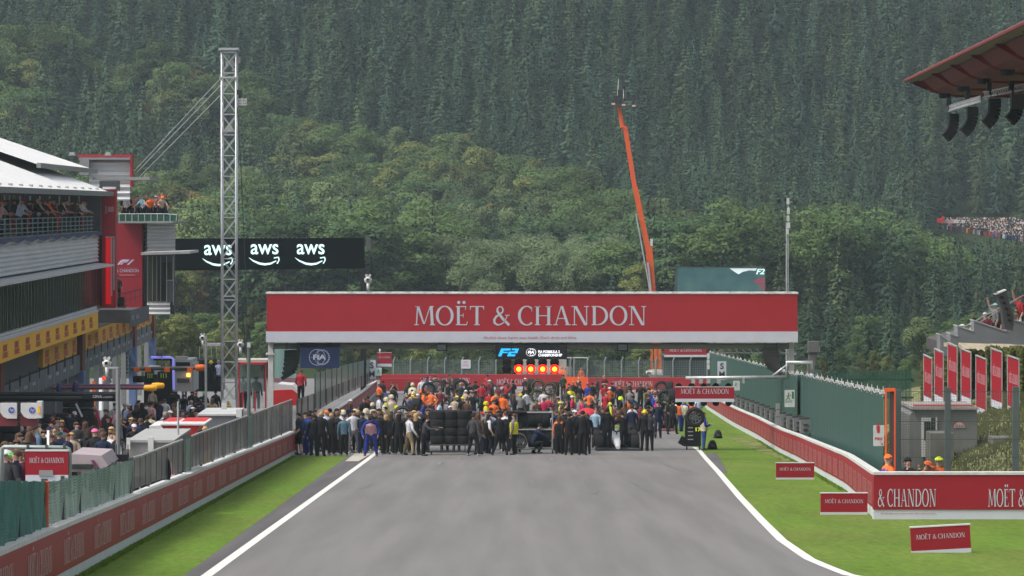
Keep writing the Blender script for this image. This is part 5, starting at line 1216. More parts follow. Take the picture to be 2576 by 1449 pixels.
POSE = {
 'stand': human('body_standing'),
 'hips': human('body_hands_on_hips', armL=((-.20, .06, -.22), (-.06, -.06, -.40)), armR=((.20, .06, -.22), (.06, -.06, -.40)), legs='wide'),
 'fold': human('body_arms_folded', armL=((-.08, -.06, -.28), (.14, -.24, -.22)), armR=((.08, -.06, -.28), (-.12, -.25, -.25))),
 'walk': human('body_walking', armL=((-.07, .12, -.25), (-.06, .02, -.48)), armR=((.07, -.12, -.25), (.05, -.32, -.36)), legs='walk', lean=.06),
 'walkside': human('body_striding', armL=((-.12, .02, -.25), (-.20, -.10, -.45)), armR=((.10, .04, -.26), (.05, -.14, -.44)), legs='side', lean=.05),
 'camera': human('body_holding_camera', armL=((-.12, -.16, -.20), (.02, -.30, .08)), armR=((.12, -.16, -.20), (-.02, -.30, .08)), head=(-.05, 0)),
 'phone': human('body_holding_phone', armL=((-.06, -.06, -.27), (.06, -.28, -.16)), armR=((.06, .02, -.28), (.06, -.04, -.53)), head=(.35, .2)),
 'reach': human('body_reaching', lean=.25, armL=((-.10, -.20, -.16), (-.08, -.44, -.18)), armR=((.10, -.20, -.16), (.10, -.46, -.14)), head=(.2, 0)),
 'bend': human('body_bending', lean=1.05, armL=((-.06, -.10, -.27), (-.03, -.22, -.50)), armR=((.06, -.10, -.27), (.03, -.22, -.50)), legs='bent', head=(-.2, 0), hip=.86),
 'headdown': human('body_head_down', lean=.55, armL=((-.14, -.02, -.27), (-.10, -.18, -.46)), armR=((.14, -.02, -.27), (.10, -.18, -.46)), legs='wide', head=(.5, 0), hip=.92),
 'squat': human('body_squatting', lean=.45, armL=((-.10, -.22, -.16), (-.02, -.42, -.28)), armR=((.10, -.20, -.18), (.04, -.42, -.20)), legs='squat', hip=.45),
 'rail': human('body_leaning_on_rail', lean=.35, armL=((-.12, -.14, -.22), (-.06, -.38, -.26)), armR=((.12, -.14, -.22), (.04, -.38, -.28)), head=(-.1, 0)),
 'up': human('body_arm_raised', armL=((-.16, -.06, .22), (-.14, -.14, .46)), armR=((.06, .02, -.28), (.08, -.10, -.50))),
 'turn': human('body_looking_aside', armL=((-.08, .04, -.28), (-.02, -.16, -.44)), armR=((.08, .04, -.28), (.04, -.18, -.42)), head=(0, .9)),
}
def capmesh(kind):
    mb = MB()
    if kind in ('short', 'cap', 'helmet', 'earmuffs', 'long', 'bald'):
        R = {'short': 1.06, 'cap': 1.10, 'helmet': 1.32, 'earmuffs': 1.07, 'long': 1.12}.get(kind, 1.05)
        lo = {'short': -.02, 'cap': .03, 'helmet': -.055, 'long': -.03, 'earmuffs': -.02}.get(kind, .0)
        n = 12; prof = []
        for i in range(6):
            a = math.radians(90-i*18); prof.append((max(.001, .092*R*math.cos(a)), .045+.078*R*math.sin(a)+ (0 if i < 5 else lo)))
        prof.append((.094*R, lo+.01))
        S = Matrix.Diagonal((.94, 1.10, 1, 1)); b = len(mb.v); mb.lathe(prof[::-1], n, S)
        for i in range(b, len(mb.v)):          # hairline rises at the front
            x, y, z = mb.v[i]
            y += .012
            if y < -.02 and kind != 'helmet': z = max(z, .045+(.01 if kind == 'cap' else .025))
            mb.v[i] = (x, y, z)
        if kind == 'cap': mb.box((0, -.135, .052), (.13, .10, .012), rx=.2)
        if kind == 'long':
            mb.add([( .1*math.cos(math.radians(a)), .02+.1*math.sin(math.radians(a)), z) for z in (.05, -.20) for a in range(-10, 191, 25)], [(i, i+1, i+10, i+9) for i in range(8)])
        if kind == 'helmet': mb.box((0, -.115, .02), (.15, .03, .05))
        if kind == 'earmuffs':
            for s in (-1, 1): mb.lathe([(.001, 0), (.042, .0), (.042, .035), (.001, .04)], 10, Matrix.Translation((s*.09, .01, 0))@Matrix.Rotation(s*math.pi/2, 4, 'Y'))
            mb.tube([(-.1, .01, .02), (-.07, .01, .11), (0, .01, .14), (.07, .01, .11), (.1, .01, .02)], .014, 5)
    me = bpy.data.meshes.new({'short': 'hair', 'long': 'hair', 'cap': 'cap', 'helmet': 'helmet', 'earmuffs': 'headset'}[kind]); me.from_pydata(mb.v, [], mb.f); me.materials.append(DM[1])
    me.polygons.foreach_set('use_smooth', [True]*len(me.polygons)); return me
CAPS = {k: capmesh(k) for k in ('short', 'long', 'cap', 'helmet', 'earmuffs')}
def vestmesh():
    mb = MB(); M = Matrix.Diagonal((1.0, .72, 1, 1)); mb.lathe([(.165, -.05), (.172, .12), (.19, .30), (.17, .42), (.10, .49)], 14, M); me = bpy.data.meshes.new('vest'); me.from_pydata(mb.v, [], mb.f); me.materials.append(DM[1]); return me
VEST = vestmesh()
CL = {'black': (.012, .012, .014), 'navy': (.012, .018, .045), 'dark grey': (.045, .045, .05), 'grey': (.16, .16, .165), 'white': (.52, .52, .54), 'pale pink': (.48, .28, .30), 'red': (.33, .02, .03), 'orange': (.70, .14, .03),
      'yellow': (.58, .52, .02), 'khaki': (.26, .20, .12), 'light blue': (.28, .42, .52), 'denim blue': (.07, .13, .18), 'blue': (.025, .06, .24), 'royal blue': (.02, .035, .22), 'teal': (.05, .12, .13), 'green': (.02, .30, .06), 'dark green': (.02, .05, .03),
      'beige': (.38, .31, .23), 'brown': (.08, .045, .03), 'fluorescent yellow': (.55, .72, .03), 'crimson': (.42, .02, .08), 'cream': (.55, .50, .34), 'maroon': (.12, .02, .03), 'purple': (.08, .04, .20), 'blonde': (.40, .27, .12), 'dark brown': (.025, .015, .01), 'grey hair': (.22, .21, .20), 'pink': (.55, .12, .25), 'bright green': (.05, .62, .08), 'pale blue': (.40, .45, .58), 'yellow-olive': (.36, .36, .10)}
SK = [mat('skin_light', (.42, .24, .17)), mat('skin_tan', (.32, .17, .11)), mat('skin_dark', (.07, .035, .022))]
def cm(c): return mat('cloth_'+c.replace(' ', '_'), CL[c], .85, var=.18, scale=8, spec=.2)
SHOE = {'white': mat('shoe_white', (.45, .45, .46), .6), 'black': mat('shoe_black', (.015, .015, .015), .6), 'red': mat('shoe_red', (.3, .02, .03), .6)}
people = []
def person(loc, pose='stand', rz=0, top='black', trousers='black', head=('short', 'dark brown'), skin=0, fore=None, shin=None, shoes='black', h=1.75, vest=None, where='', group=None, pre=None, extra=''):
    me, hc, he = POSE[pose]
    o = bpy.data.objects.new('person', me); COL.objects.link(o)
    o.location = loc; k = h/1.75; o.scale = (k*1.04, k*1.04, k); o.rotation_euler = (0, 0, rz)
    ms_ = [SK[skin], cm(top), SK[skin] if fore == 'skin' else cm(fore or top), cm(trousers), SK[skin] if shin == 'skin' else cm(shin or trousers), SHOE[shoes]]
    for i, m in enumerate(ms_): o.material_slots[i].link = 'OBJECT'; o.material_slots[i].material = m
    if head and head[0] != 'bald':
        c = bpy.data.objects.new(CAPS[head[0]].name, CAPS[head[0]]); COL.objects.link(c); c.parent = o; c.location = hc; c.rotation_euler = he
        c.material_slots[0].link = 'OBJECT'; c.material_slots[0].material = cm(head[1])
    if vest:
        c = bpy.data.objects.new('vest', VEST); COL.objects.link(c); c.parent = o
        ln = {'headdown': .55, 'bend': 1.05, 'rail': .35, 'squat': .45, 'reach': .25}.get(pose, 0); hp = {'squat': .45, 'bend': .86}.get(pose, .93)
        c.location = (0, 0, hp); c.rotation_euler = (ln, 0, 0); c.scale = (1.28, 1.35, 1); c.material_slots[0].link = 'OBJECT'; c.material_slots[0].material = cm(vest)
    hd = {'short': '%s hair' % head[1].replace(' hair', ''), 'long': 'long %s hair' % head[1].replace(' hair', ''), 'cap': '%s cap' % head[1], 'helmet': '%s helmet' % head[1], 'earmuffs': '%s ear defenders' % head[1], 'bald': 'bald head'}[head[0]] if head else ''
    what = '%s top%s' % (top, ', %s vest' % vest if vest else '')
    people.append([o, what, '%s trousers' % trousers if shin != 'skin' else '%s shorts' % trousers, hd, where, pre])
    o['category'] = 'person'
    if group: o['group'] = group
    return o
def onG(x, y):
    p = G(x, y); return Vector((p.x, p.y, gz(p.y)+.03))
rp = random.Random(21)
FR = 'front row'
g1 = 'crowd standing on the track'
# (x, y feet, pose, facing, top, trousers, head, extras)  facing: 0 = toward camera
B3, A_ = math.pi, None
front = [
 (752, 1146, 'side', -1.3, 'navy', 'black', ('short', 'dark brown'), dict(shin='skin', fore='skin', pose='walkside'), 'leaning at the end of the left wall'),
 (768, 1143, 'x', -.8, 'black', 'navy', ('short', 'dark brown'), dict(pose='turn'), 'second from the left wall end'),
 (778, 1146, 'x', 2.9, 'blue', 'royal blue', ('short', 'dark brown'), dict(), 'third from the left wall end'),
 (789, 1149, 'x', 3.1, 'black', 'black', ('short', 'dark brown'), dict(h=1.72, fore='black'), 'back turned, left of a big man with blond hair'),
 (808, 1149, 'x', 3.0, 'black', 'black', ('short', 'blonde'), dict(h=1.83), 'broad man with his back turned near the left wall end'),
 (821, 1146, 'x', .2, 'pale blue', 'dark grey', ('cap', 'orange'), dict(h=1.86), 'taller, behind the broad man near the left'),
 (834, 1147, 'x', 2.6, 'black', 'black', ('short', 'blonde'), dict(pose='fold', fore='orange', shoes='white'), 'right of the broad blond man'),
 (850, 1145, 'x', 2.8, 'black', 'black', ('short', 'brown'), dict(fore='skin', shoes='white'), 'left of the woman in a denim jacket'),
 (866, 1149, 'x', 3.1, 'denim blue', 'black', ('cap', 'navy'), dict(shoes='white', h=1.7), 'left of the man in a white shirt and grey trousers'),
 (889, 1143, 'x', .4, 'white', 'grey', ('short', 'dark brown'), dict(pose='hips', shoes='white', h=1.84), 'left of the bent marshal in the pink vest'),
 (912, 1143, 'x', 2.9, 'navy', 'navy', ('short', 'dark brown'), dict(pose='fold'), 'between the white shirted man and the bent marshal'),
 (933, 1150, 'x', 0, 'royal blue', 'royal blue', ('short', 'dark brown'), dict(pose='headdown', vest='pale pink', shoes='red', h=1.85), 'head bowed on the white line'),
 (955, 1146, 'x', 3.1, 'black', 'black', ('short', 'brown'), dict(shoes='white', h=1.78), 'just right of the bent marshal'),
 (972, 1144, 'x', 2.2, 'beige', 'black', ('long', 'blonde'), dict(h=1.66), 'second to the right of the bent marshal'),
 (983, 1145, 'x', 2.9, 'black', 'black', ('long', 'brown'), dict(shoes='white', h=1.74), 'left of the man in khaki trousers, grey haired neighbour'),
 (1003, 1147, 'x', 3.0, 'black', 'black', ('long', 'dark brown'), dict(shoes='white', h=1.72), 'next to the man in khaki trousers, on his left'),
 (1028, 1147, 'x', 2.2, 'white', 'khaki', ('cap', 'black'), dict(pose='walkside', h=1.66, shoes='black'), 'in khaki trousers left of the tyre trolley'),
 (1047, 1146, 'x', 2.7, 'black', 'black', ('long', 'blonde'), dict(h=1.74), 'just right of the man in khaki trousers'),
 (1066, 1149, 'x', 1.3, 'dark grey', 'black', ('short', 'dark brown'), dict(pose='reach', h=1.66, shoes='black'), 'pushing the big tyre trolley from its left end'),
 (1190, 1149, 'x', 2.4, 'dark grey', 'black', ('short', 'dark brown'), dict(pose='walkside', shoes='white', h=1.74), 'at the right end of the big tyre trolley'),
 (1204, 1145, 'x', 2.6, 'brown', 'dark grey', ('long', 'brown'), dict(h=1.7), 'second right of the big tyre trolley'),
 (1228, 1143, 'x', 1.8, 'white', 'black', ('long', 'dark brown'), dict(pose='walkside', fore='skin', vest='black', h=1.66), 'striding right of the big tyre trolley'),
 (1256, 1147, 'x', 3.1, 'black', 'black', ('short', 'dark brown'), dict(pose='walkside', h=1.74), 'between the striding woman and the man in a yellow vest'),
 (1273, 1138, 'x', 3.0, 'white', 'black', ('short', 'brown'), dict(fore='white', vest='black'), 'partly hidden left of the man in a yellow vest'),
 (1293, 1146, 'x', -1.9, 'grey', 'black', ('short', 'brown'), dict(vest='yellow', fore='grey', h=1.72, shoes='black'), 'in a yellow vest left of the tyre rack'),
 (1340, 1143, 'x', 1.9, 'navy', 'black', ('short', 'black'), dict(pose='squat', h=1.85), 'crouching in front of the tyre rack'),
 (1398, 1138, 'x', 2.9, 'white', 'black', ('long', 'brown'), dict(h=1.75), 'just right of the tyre rack'),
 (1407, 1144, 'x', 2.9, 'orange', 'black', ('long', 'brown'), dict(vest='black', h=1.62), 'shorter, in front of the tyre rack\'s right side'),
 (1431, 1147, 'x', 3.1, 'black', 'black', ('short', 'dark brown'), dict(h=1.75), 'beside a black case, left one of a pair'),
 (1446, 1143, 'x', .3, 'black', 'dark grey', ('cap', 'white'), dict(h=1.85), 'in a white cap behind the pair beside the black cases'),
 (1466, 1147, 'x', 3.0, 'black', 'black', ('short', 'black'), dict(h=1.86), 'tall, right one of the pair beside the black cases'),
 (1476, 1144, 'x', -2.9, 'black', 'black', ('short', 'brown'), dict(h=1.72), 'right of the tall one beside the black cases'),
 (1498, 1128, 'x', 2.7, 'light blue', 'dark grey', ('bald', 'black'), dict(h=1.76), 'bald, left of the front racing car'),
 (1528, 1134, 'x', 3.1, 'black', 'black', ('short', 'dark brown'), dict(h=1.82), 'back turned in front of the racing car, left one'),
 (1569, 1134, 'x', -2.8, 'black', 'black', ('short', 'dark brown'), dict(h=1.66, pose='reach', fore='red'), 'reaching over the nose of the front racing car'),
 (1622, 1136, 'x', 3.0, 'black', 'black', ('earmuffs', 'yellow'), dict(h=1.78), 'in yellow ear defenders right of the front racing car'),
 (1634, 1136, 'x', 3.1, 'dark grey', 'black', ('short', 'dark brown'), dict(h=1.76), 'right of the man in yellow ear defenders'),
 (1655, 1104, 'x', .1, 'navy', 'navy', ('short', 'dark brown'), dict(h=1.82), 'alone with arms behind his back right of the car crews'),
 (1692, 1094, 'x', 2.6, 'black', 'black', ('short', 'black'), dict(pose='walk', fore='skin'), 'walking behind the left end of the hanging red sign'),
 (1771, 1134, 'x', 1.6, 'royal blue', 'blue', ('short', 'brown'), dict(pose='fold', vest='cream', h=1.66, shoes='black'), 'beside the black tyre cabinet at the right white line'),
 (1707, 1086, 'x', 2.6, 'white', 'royal blue', ('cap', 'blue'), dict(vest='orange', h=1.7), 'below the hanging red sign, leftmost marshal'),
 (1722, 1086, 'x', 2.8, 'royal blue', 'royal blue', ('short', 'dark brown'), dict(vest='cream', h=1.7), 'below the hanging red sign, middle marshal'),
 (1741, 1078, 'x', 2.9, 'orange', 'dark grey', ('long', 'blonde'), dict(h=1.6), 'below the hanging red sign, in orange'),
 (1758, 1078, 'x', -2.7, 'pale blue', 'black', ('short', 'grey hair'), dict(pose='fold'), 'below the right end of the hanging red sign'),
]
for x, y, po, rz, top, tro, hd, ex, wh in front:
    ex = dict(ex); pose = ex.pop('pose', 'stand'); person(onG(x, y), pose, rz, top, tro, hd, where=wh, group=g1, **ex)
# second and later rows, placed by head position (x, y of head top, Y)
mid = [
 (840, 1048, 165, 'black', ('short', 'dark brown')), (781, 1032, 164, 'black', ('short', 'dark brown')), (803, 1036, 163, 'light blue', ('cap', 'red')), (858, 1040, 166, 'pale blue', ('short', 'brown')), (863, 1043, 164, 'white', ('helmet', 'cream')), (893, 1029, 172, 'dark grey', ('helmet', 'cream')), (919, 1028, 174, 'cream', ('helmet', 'cream')),
 (914, 1038, 168, 'pale pink', ('helmet', 'white')), (937, 1013, 180, 'navy', ('helmet', 'cream')), (917, 1000, 185, 'black', ('short', 'brown')), (925, 995, 190, 'maroon', ('short', 'dark brown')), (953, 993, 190, 'white', ('short', 'dark brown')), (971, 1000, 186, 'yellow-olive', ('helmet', 'cream')), (984, 993, 196, 'pale pink', ('helmet', 'cream')),
 (990, 972, 225, 'black', ('short', 'black')), (970, 988, 200, 'navy', ('cap', 'blue')), (882, 1018, 178, 'maroon', ('short', 'brown')), (850, 1030, 170, 'maroon', ('short', 'brown')),
 (1028, 958, 235, 'dark green', ('long', 'brown')), (1038, 963, 232, 'cream', ('helmet', 'cream')), (1062, 951, 250, 'white', ('short', 'dark brown')), (1040, 985, 205, 'beige', ('helmet', 'cream')), (1066, 966, 230, 'orange', ('cap', 'white')), (1083, 959, 240, 'black', ('helmet', 'cream')),
 (1051, 990, 200, 'navy', ('cap', 'white')), (1066, 983, 205, 'orange', ('short', 'black')), (1085, 981, 200, 'orange', ('short', 'brown')), (1064, 1012, 182, 'royal blue', ('short', 'dark brown')), (1081, 1020, 178, 'black', ('short', 'black')), (1106, 1007, 180, 'light blue', ('short', 'dark brown')), (1131, 1018, 178, 'purple', ('short', 'dark brown')),
 (1108, 977, 215, 'maroon', ('short', 'brown')), (1126, 962, 235, 'black', ('short', 'black')), (1138, 985, 205, 'dark grey', ('short', 'brown')), (1144, 998, 195, 'beige', ('short', 'grey hair')), (1150, 995, 196, 'black', ('cap', 'yellow')), (1164, 998, 194, 'black', ('cap', 'yellow')), (1152, 966, 235, 'brown', ('short', 'brown')), (1176, 965, 235, 'black', ('short', 'dark brown')),
 (1196, 958, 240, 'black', ('short', 'black')), (1212, 964, 232, 'red', ('short', 'brown')), (1236, 953, 248, 'dark grey', ('short', 'brown')), (1230, 985, 205, 'red', ('short', 'brown')), (1247, 983, 205, 'orange', ('short', 'brown')), (1266, 990, 200, 'orange', ('short', 'brown')), (1222, 1010, 184, 'yellow', ('helmet', 'yellow')), (1242, 1006, 186, 'orange', ('short', 'dark brown')),
 (1255, 968, 228, 'maroon', ('short', 'brown')), (1273, 962, 236, 'red', ('short', 'black')), (1290, 957, 243, 'black', ('short', 'black')), (1233, 1033, 172, 'pale blue', ('short', 'brown')), (1216, 1040, 168, 'maroon', ('cap', 'crimson')), (1252, 1030, 172, 'purple', ('short', 'blonde')), (1175, 1002, 190, 'brown', ('short', 'brown')), (1190, 985, 205, 'black', ('short', 'dark brown')),
 (1310, 990, 205, 'grey', ('earmuffs', 'yellow')), (1322, 970, 225, 'black', ('short', 'brown')), (1350, 1005, 190, 'brown', ('short', 'brown')), (1368, 1000, 192, 'crimson', ('short', 'brown')), (1380, 996, 196, 'red', ('short', 'brown')), (1397, 990, 200, 'brown', ('short', 'brown')), (1410, 1010, 184, 'yellow-olive', ('cap', 'yellow')), (1404, 1000, 190, 'dark grey', ('short', 'dark brown')),
 (1424, 978, 212, 'dark grey', ('short', 'brown')), (1435, 972, 218, 'yellow', ('short', 'brown')), (1440, 995, 196, 'crimson', ('cap', 'white')), (1458, 967, 232, 'black', ('short', 'brown')), (1463, 1003, 190, 'crimson', ('short', 'dark brown')), (1478, 965, 236, 'royal blue', ('short', 'brown')), (1484, 984, 210, 'orange', ('short', 'brown')), (1490, 962, 240, 'black', ('short', 'black')),
 (1521, 966, 236, 'red', ('short', 'brown')), (1524, 986, 210, 'red', ('short', 'brown')), (1534, 1012, 186, 'fluorescent yellow', ('earmuffs', 'fluorescent yellow')), (1540, 962, 238, 'navy', ('short', 'black')), (1558, 968, 232, 'black', ('short', 'brown')), (1575, 965, 236, 'brown', ('short', 'brown')), (1584, 977, 215, 'grey', ('short', 'dark brown')), (1562, 998, 198, 'black', ('helmet', 'fluorescent yellow')),
 (1580, 1004, 190, 'orange', ('short', 'brown')), (1592, 995, 198, 'navy', ('short', 'black')), (1573, 1012, 184, 'brown', ('long', 'brown')), (1597, 1013, 182, 'black', ('cap', 'dark green')), (1545, 1018, 180, 'maroon', ('short', 'brown')), (1612, 1016, 180, 'maroon', ('short', 'black')), (1555, 1036, 168, 'brown', ('short', 'dark brown')), (1530, 1032, 168, 'black', ('short', 'brown')),
 (1611, 964, 225, 'black', ('short', 'brown')), (1628, 966, 222, 'dark grey', ('short', 'brown')), (1640, 980, 215, 'royal blue', ('short', 'blonde')), (1652, 1000, 192, 'crimson', ('short', 'grey hair')), (1665, 982, 210, 'black', ('short', 'brown')), (1650, 976, 218, 'maroon', ('short', 'brown')), (1680, 1005, 188, 'black', ('short', 'dark brown')), (1630, 1020, 178, 'black', ('helmet', 'black')),
 (1500, 1020, 178, 'brown', ('short', 'brown')), (1515, 1025, 176, 'black', ('short', 'brown')), (1440, 1022, 176, 'dark grey', ('short', 'dark brown')), (1422, 1026, 174, 'beige', ('long', 'brown')), (1385, 1020, 178, 'navy', ('short', 'dark brown')), (1590, 1030, 172, 'navy', ('short', 'dark brown')), (1030, 1030, 170, 'yellow', ('bald', 'brown')), (1042, 1040, 168, 'brown', ('long', 'blonde')), (1058, 1036, 168, 'navy', ('short', 'grey hair')),
 (1004, 1040, 167, 'dark grey', ('long', 'grey hair')), (1300, 1032, 170, 'brown', ('short', 'brown')), (1275, 1030, 170, 'pale pink', ('short', 'brown')), (1118, 1040, 166, 'brown', ('short', 'brown')), (1148, 1036, 168, 'dark grey', ('short', 'grey hair')),
]
def zone(x): return ('by the left wall' if x < 960 else 'left of the big tyre trolley' if x < 1075 else 'behind the big tyre trolley' if x < 1192 else 'between trolley and tyre rack' if x < 1280 else 'behind the tyre rack' if x < 1400 else 'left of the front racing car' if x < 1500 else 'behind the front racing car' if x < 1612 else 'toward the right of the crowd')
for x, y, Y, top, hd in mid:
    s = F/Y; z = gz(Y)+.03; X = sx(x, Y); h = min(1.95, max(1.55, (HY-y)/s-z))
    # keep feet on the ground: slide in depth until the head top sits right
    for _ in range(12):
        if abs((HY-y)/s-z-h) < .02: break
        want = rp.uniform(1.66, 1.86); f = lambda q: HY-F*(gz(q)+.03+want)/q-y
        lo, hi = (164 if 1480 < x < 1625 else 152), 292
        for __ in range(30):
            m_ = (lo+hi)/2
            if f(m_) > 0: lo = m_
            else: hi = m_
        Y = m_; s = F/Y; z = gz(Y)+.03; X = sx(x, Y); h = want
        break
    vest = None; fore = None; sh = 'black'
    if hd[1] == 'cream' and top != 'black': vest = 'cream' if rp.random() < .5 else None
    tro = rp.choice(['black', 'black', 'navy', 'dark grey', 'black', top if top in ('orange', 'yellow', 'royal blue', 'red', 'yellow-olive') else 'black'])
    person((X, Y, z), rp.choice(['stand', 'fold', 'stand', 'turn', 'hips', 'phone', 'camera', 'stand']), rp.choice([0, .4, -.5, 2.8, 3.1, -2.7, 1.4, -1.4, 3.0]), top, tro, hd, skin=rp.choice([0, 0, 0, 1]) if top != 'x' else 0, h=h, vest=vest, fore=rp.choice([None, 'skin', None]), where='deep in the crowd '+zone(x), group=g1)
# tight second row right behind the front one
x = 772.0
while x < 1470:
    if not (1076 < x < 1196 or 1280 < x < 1392):
        Y = rp.uniform(151.5, 156.5); h = rp.uniform(1.66, 1.88)
        person((sx(x, Y), Y, gz(Y)+.03), rp.choice(['stand', 'fold', 'turn', 'hips', 'phone', 'walk']), rp.choice([0, .5, -.6, 2.8, 3.1, 1.5, -2.6]), rp.choice(['black', 'black', 'black', 'navy', 'dark grey', 'maroon', 'white', 'brown', 'grey', 'black', 'beige']), rp.choice(['black', 'black', 'navy', 'dark grey']), rp.choice([('short', 'dark brown'), ('short', 'brown'), ('short', 'blonde'), ('cap', 'black'), ('long', 'brown'), ('short', 'grey hair')]), h=h, fore=rp.choice([None, 'skin', None]), shoes=rp.choice(['black', 'white', 'black']), where='in the second row '+zone(x), group=g1)
    x += rp.uniform(8, 22)
# fill-in rows: mostly dark clothing
tops = ['black']*7+['dark grey', 'navy', 'navy', 'maroon', 'brown', 'red', 'white', 'orange', 'royal blue', 'beige', 'dark green', 'black', 'grey']
hairs = [('short', 'dark brown'), ('short', 'brown'), ('short', 'black'), ('short', 'blonde'), ('cap', 'black'), ('cap', 'white'), ('long', 'brown'), ('short', 'dark brown'), ('earmuffs', 'yellow'), ('cap', 'navy')]
occ = [(p[0].location.x, p[0].location.y) for p in people]
n = 0
for t in range(3000):
    if n >= 62: break
    Y = 157+115*rp.random()**1.1; xl = LW(Y)+.8; xr = min(sx(1690, Y), 8.4)
    X = rp.uniform(xl if Y < 190 else xl+.5, xr)
    px = CX+F*X/Y
    if px > 1600 and Y < 190: continue
    if 1480 < px < 1625 and Y < 163: continue
    if any(abs(a-X) < .5 and abs(b-Y) < .9 for a, b in occ): continue
    occ.append((X, Y)); n += 1
    person((X, Y, gz(Y)+.03), rp.choice(['stand', 'fold', 'turn', 'hips', 'phone', 'bend', 'camera', 'walk', 'reach']), rp.uniform(-3.1, 3.1), rp.choice(tops), rp.choice(['black', 'black', 'navy', 'dark grey']), rp.choice(hairs), skin=rp.choice([0, 0, 0, 1, 2]), h=rp.uniform(1.62, 1.86), fore=rp.choice([None, None, 'skin']), where='deep in the crowd '+zone(px), group=g1)
# ---- pit lane
g2 = 'people in the pit lane'
pit = [
 (308, 1140, 175, 'x'), ]
def at_head(x, y, top, tro='black', hd=('short', 'dark brown'), pose='stand', rz=3.0, where='', group=g2, h=1.75, **k):
    """stand someone on the ground so that the head top is seen at (x, y)"""
    f = lambda q: HY-F*(gz(q)+.03+h)/q-y
    lo, hi = 70, 330
    for __ in range(40):
        m_ = (lo+hi)/2
        if f(m_) > 0: lo = m_
        else: hi = m_
    Y = (lo+hi)/2
    return person((sx(x, Y), Y, gz(Y)+.03), pose, rz, top, tro, hd, where=where, group=group, h=h, **k)
C6 = lambda a, b: (a*.1481, 939.1+b*.1481)      # reading positions on the near pit lane
near = [(90, 1150, 'beige', ('long', 'brown')), (180, 1165, 'brown', ('short', 'brown')), (285, 1120, 'maroon', ('long', 'brown')), (330, 1010, 'dark green', ('long', 'brown')), (315, 740, 'white', ('short', 'dark brown')), (290, 690, 'black', ('short', 'dark brown')), (480, 830, 'navy', ('short', 'brown')), (485, 990, 'navy', ('long', 'brown')),
 (640, 880, 'denim blue', ('cap', 'black')), (610, 640, 'black', ('bald', 'brown')), (875, 815, 'dark grey', ('bald', 'brown')), (925, 890, 'brown', ('bald', 'brown')), (885, 1025, 'black', ('short', 'brown')), (1005, 980, 'navy', ('cap', 'dark green')), (1050, 790, 'maroon', ('long', 'blonde')), (985, 740, 'grey', ('short', 'dark brown')), (1115, 660, 'navy', ('short', 'dark brown')),
 (1265, 640, 'black', ('cap', 'white')), (1300, 820, 'dark grey', ('short', 'brown')), (1150, 1010, 'navy', ('short', 'brown')), (1215, 1000, 'beige', ('short', 'blonde')), (1500, 930, 'black', ('long', 'dark brown')), (1615, 935, 'black', ('cap', 'pink')), (1735, 930, 'black', ('short', 'brown')), (1815, 625, 'red', ('short', 'brown')), (1830, 725, 'black', ('short', 'dark brown')), (1895, 975, 'white', ('short', 'brown')), (1965, 985, 'black', ('short', 'brown')), (1890, 905, 'beige', ('long', 'blonde')),
 (105, 1295, 'dark grey', ('cap', 'white')), (185, 1310, 'brown', ('cap', 'bright green')), (265, 1290, 'navy', ('short', 'brown')), (370, 1290, 'maroon', ('short', 'brown')), (1960, 500, 'white', ('short', 'dark brown')), (520, 900, 'maroon', ('short', 'brown')), (740, 960, 'black', ('short', 'brown')), (1420, 780, 'navy', ('short', 'dark brown'))]
for a, b, top, hd in near:
    x, y = C6(a, b); at_head(x, y, top, rp.choice(['black', 'navy', 'denim blue', 'dark grey', 'white'] if top == 'black' and a > 1950 else ['black', 'navy', 'dark grey']), hd, rp.choice(['stand', 'fold', 'turn', 'phone', 'stand']), rp.choice([.2, -.3, 1.2, -1.3, .5, 2.9]), where='in the near pit lane %s' % ('at the far left, beside the pipe sign frame' if a < 450 else 'left of the tall tyre stacks' if a < 1000 else 'in front of the tall tyre stacks' if a < 1450 else 'left of the grey camera post'), h=rp.uniform(1.66, 1.84), fore=rp.choice([None, 'skin']))
C5 = lambda a, b: (335.4+a*.1389, 872.1+b*.1389)
far_ = [(920, 560, 'crimson', 'dark grey', ('short', 'dark brown')), (1120, 500, 'pale pink', 'maroon', ('short', 'grey hair')), (350, 770, 'beige', 'black', ('cap', 'maroon')), (570, 945, 'white', 'black', ('short', 'brown')), (575, 1190, 'navy', 'dark grey', ('short', 'grey hair')), (300, 1200, 'cream', 'black', ('short', 'brown')), (700, 800, 'black', 'navy', ('short', 'dark brown')), (765, 770, 'navy', 'denim blue', ('long', 'dark brown')),
 (910, 860, 'black', 'black', ('short', 'dark brown')), (1060, 800, 'black', 'black', ('short', 'dark brown')), (1135, 830, 'black', 'black', ('cap', 'red')), (1280, 810, 'navy', 'black', ('cap', 'bright green')), (1130, 960, 'black', 'black', ('short', 'dark brown')), (1220, 900, 'navy', 'black', ('short', 'black')), (1490, 790, 'black', 'black', ('short', 'dark brown')), (1430, 930, 'khaki', 'khaki', ('long', 'brown')), (430, 1010, 'navy', 'black', ('long', 'dark brown')),
 (240, 990, 'white', 'black', ('short', 'dark brown')), (310, 1000, 'pale pink', 'black', ('short', 'dark brown')), (50, 1040, 'black', 'black', ('long', 'brown')), (160, 1010, 'black', 'black', ('long', 'dark brown')), (590, 720, 'orange', 'orange', ('short', 'dark brown')), (30, 1290, 'navy', 'black', ('short', 'dark brown')), (130, 1290, 'navy', 'black', ('short', 'brown')), (1180, 1010, 'black', 'black', ('short', 'black')), (640, 660, 'black', 'black', ('short', 'black')), (1270, 960, 'navy', 'black', ('short', 'dark brown'))]
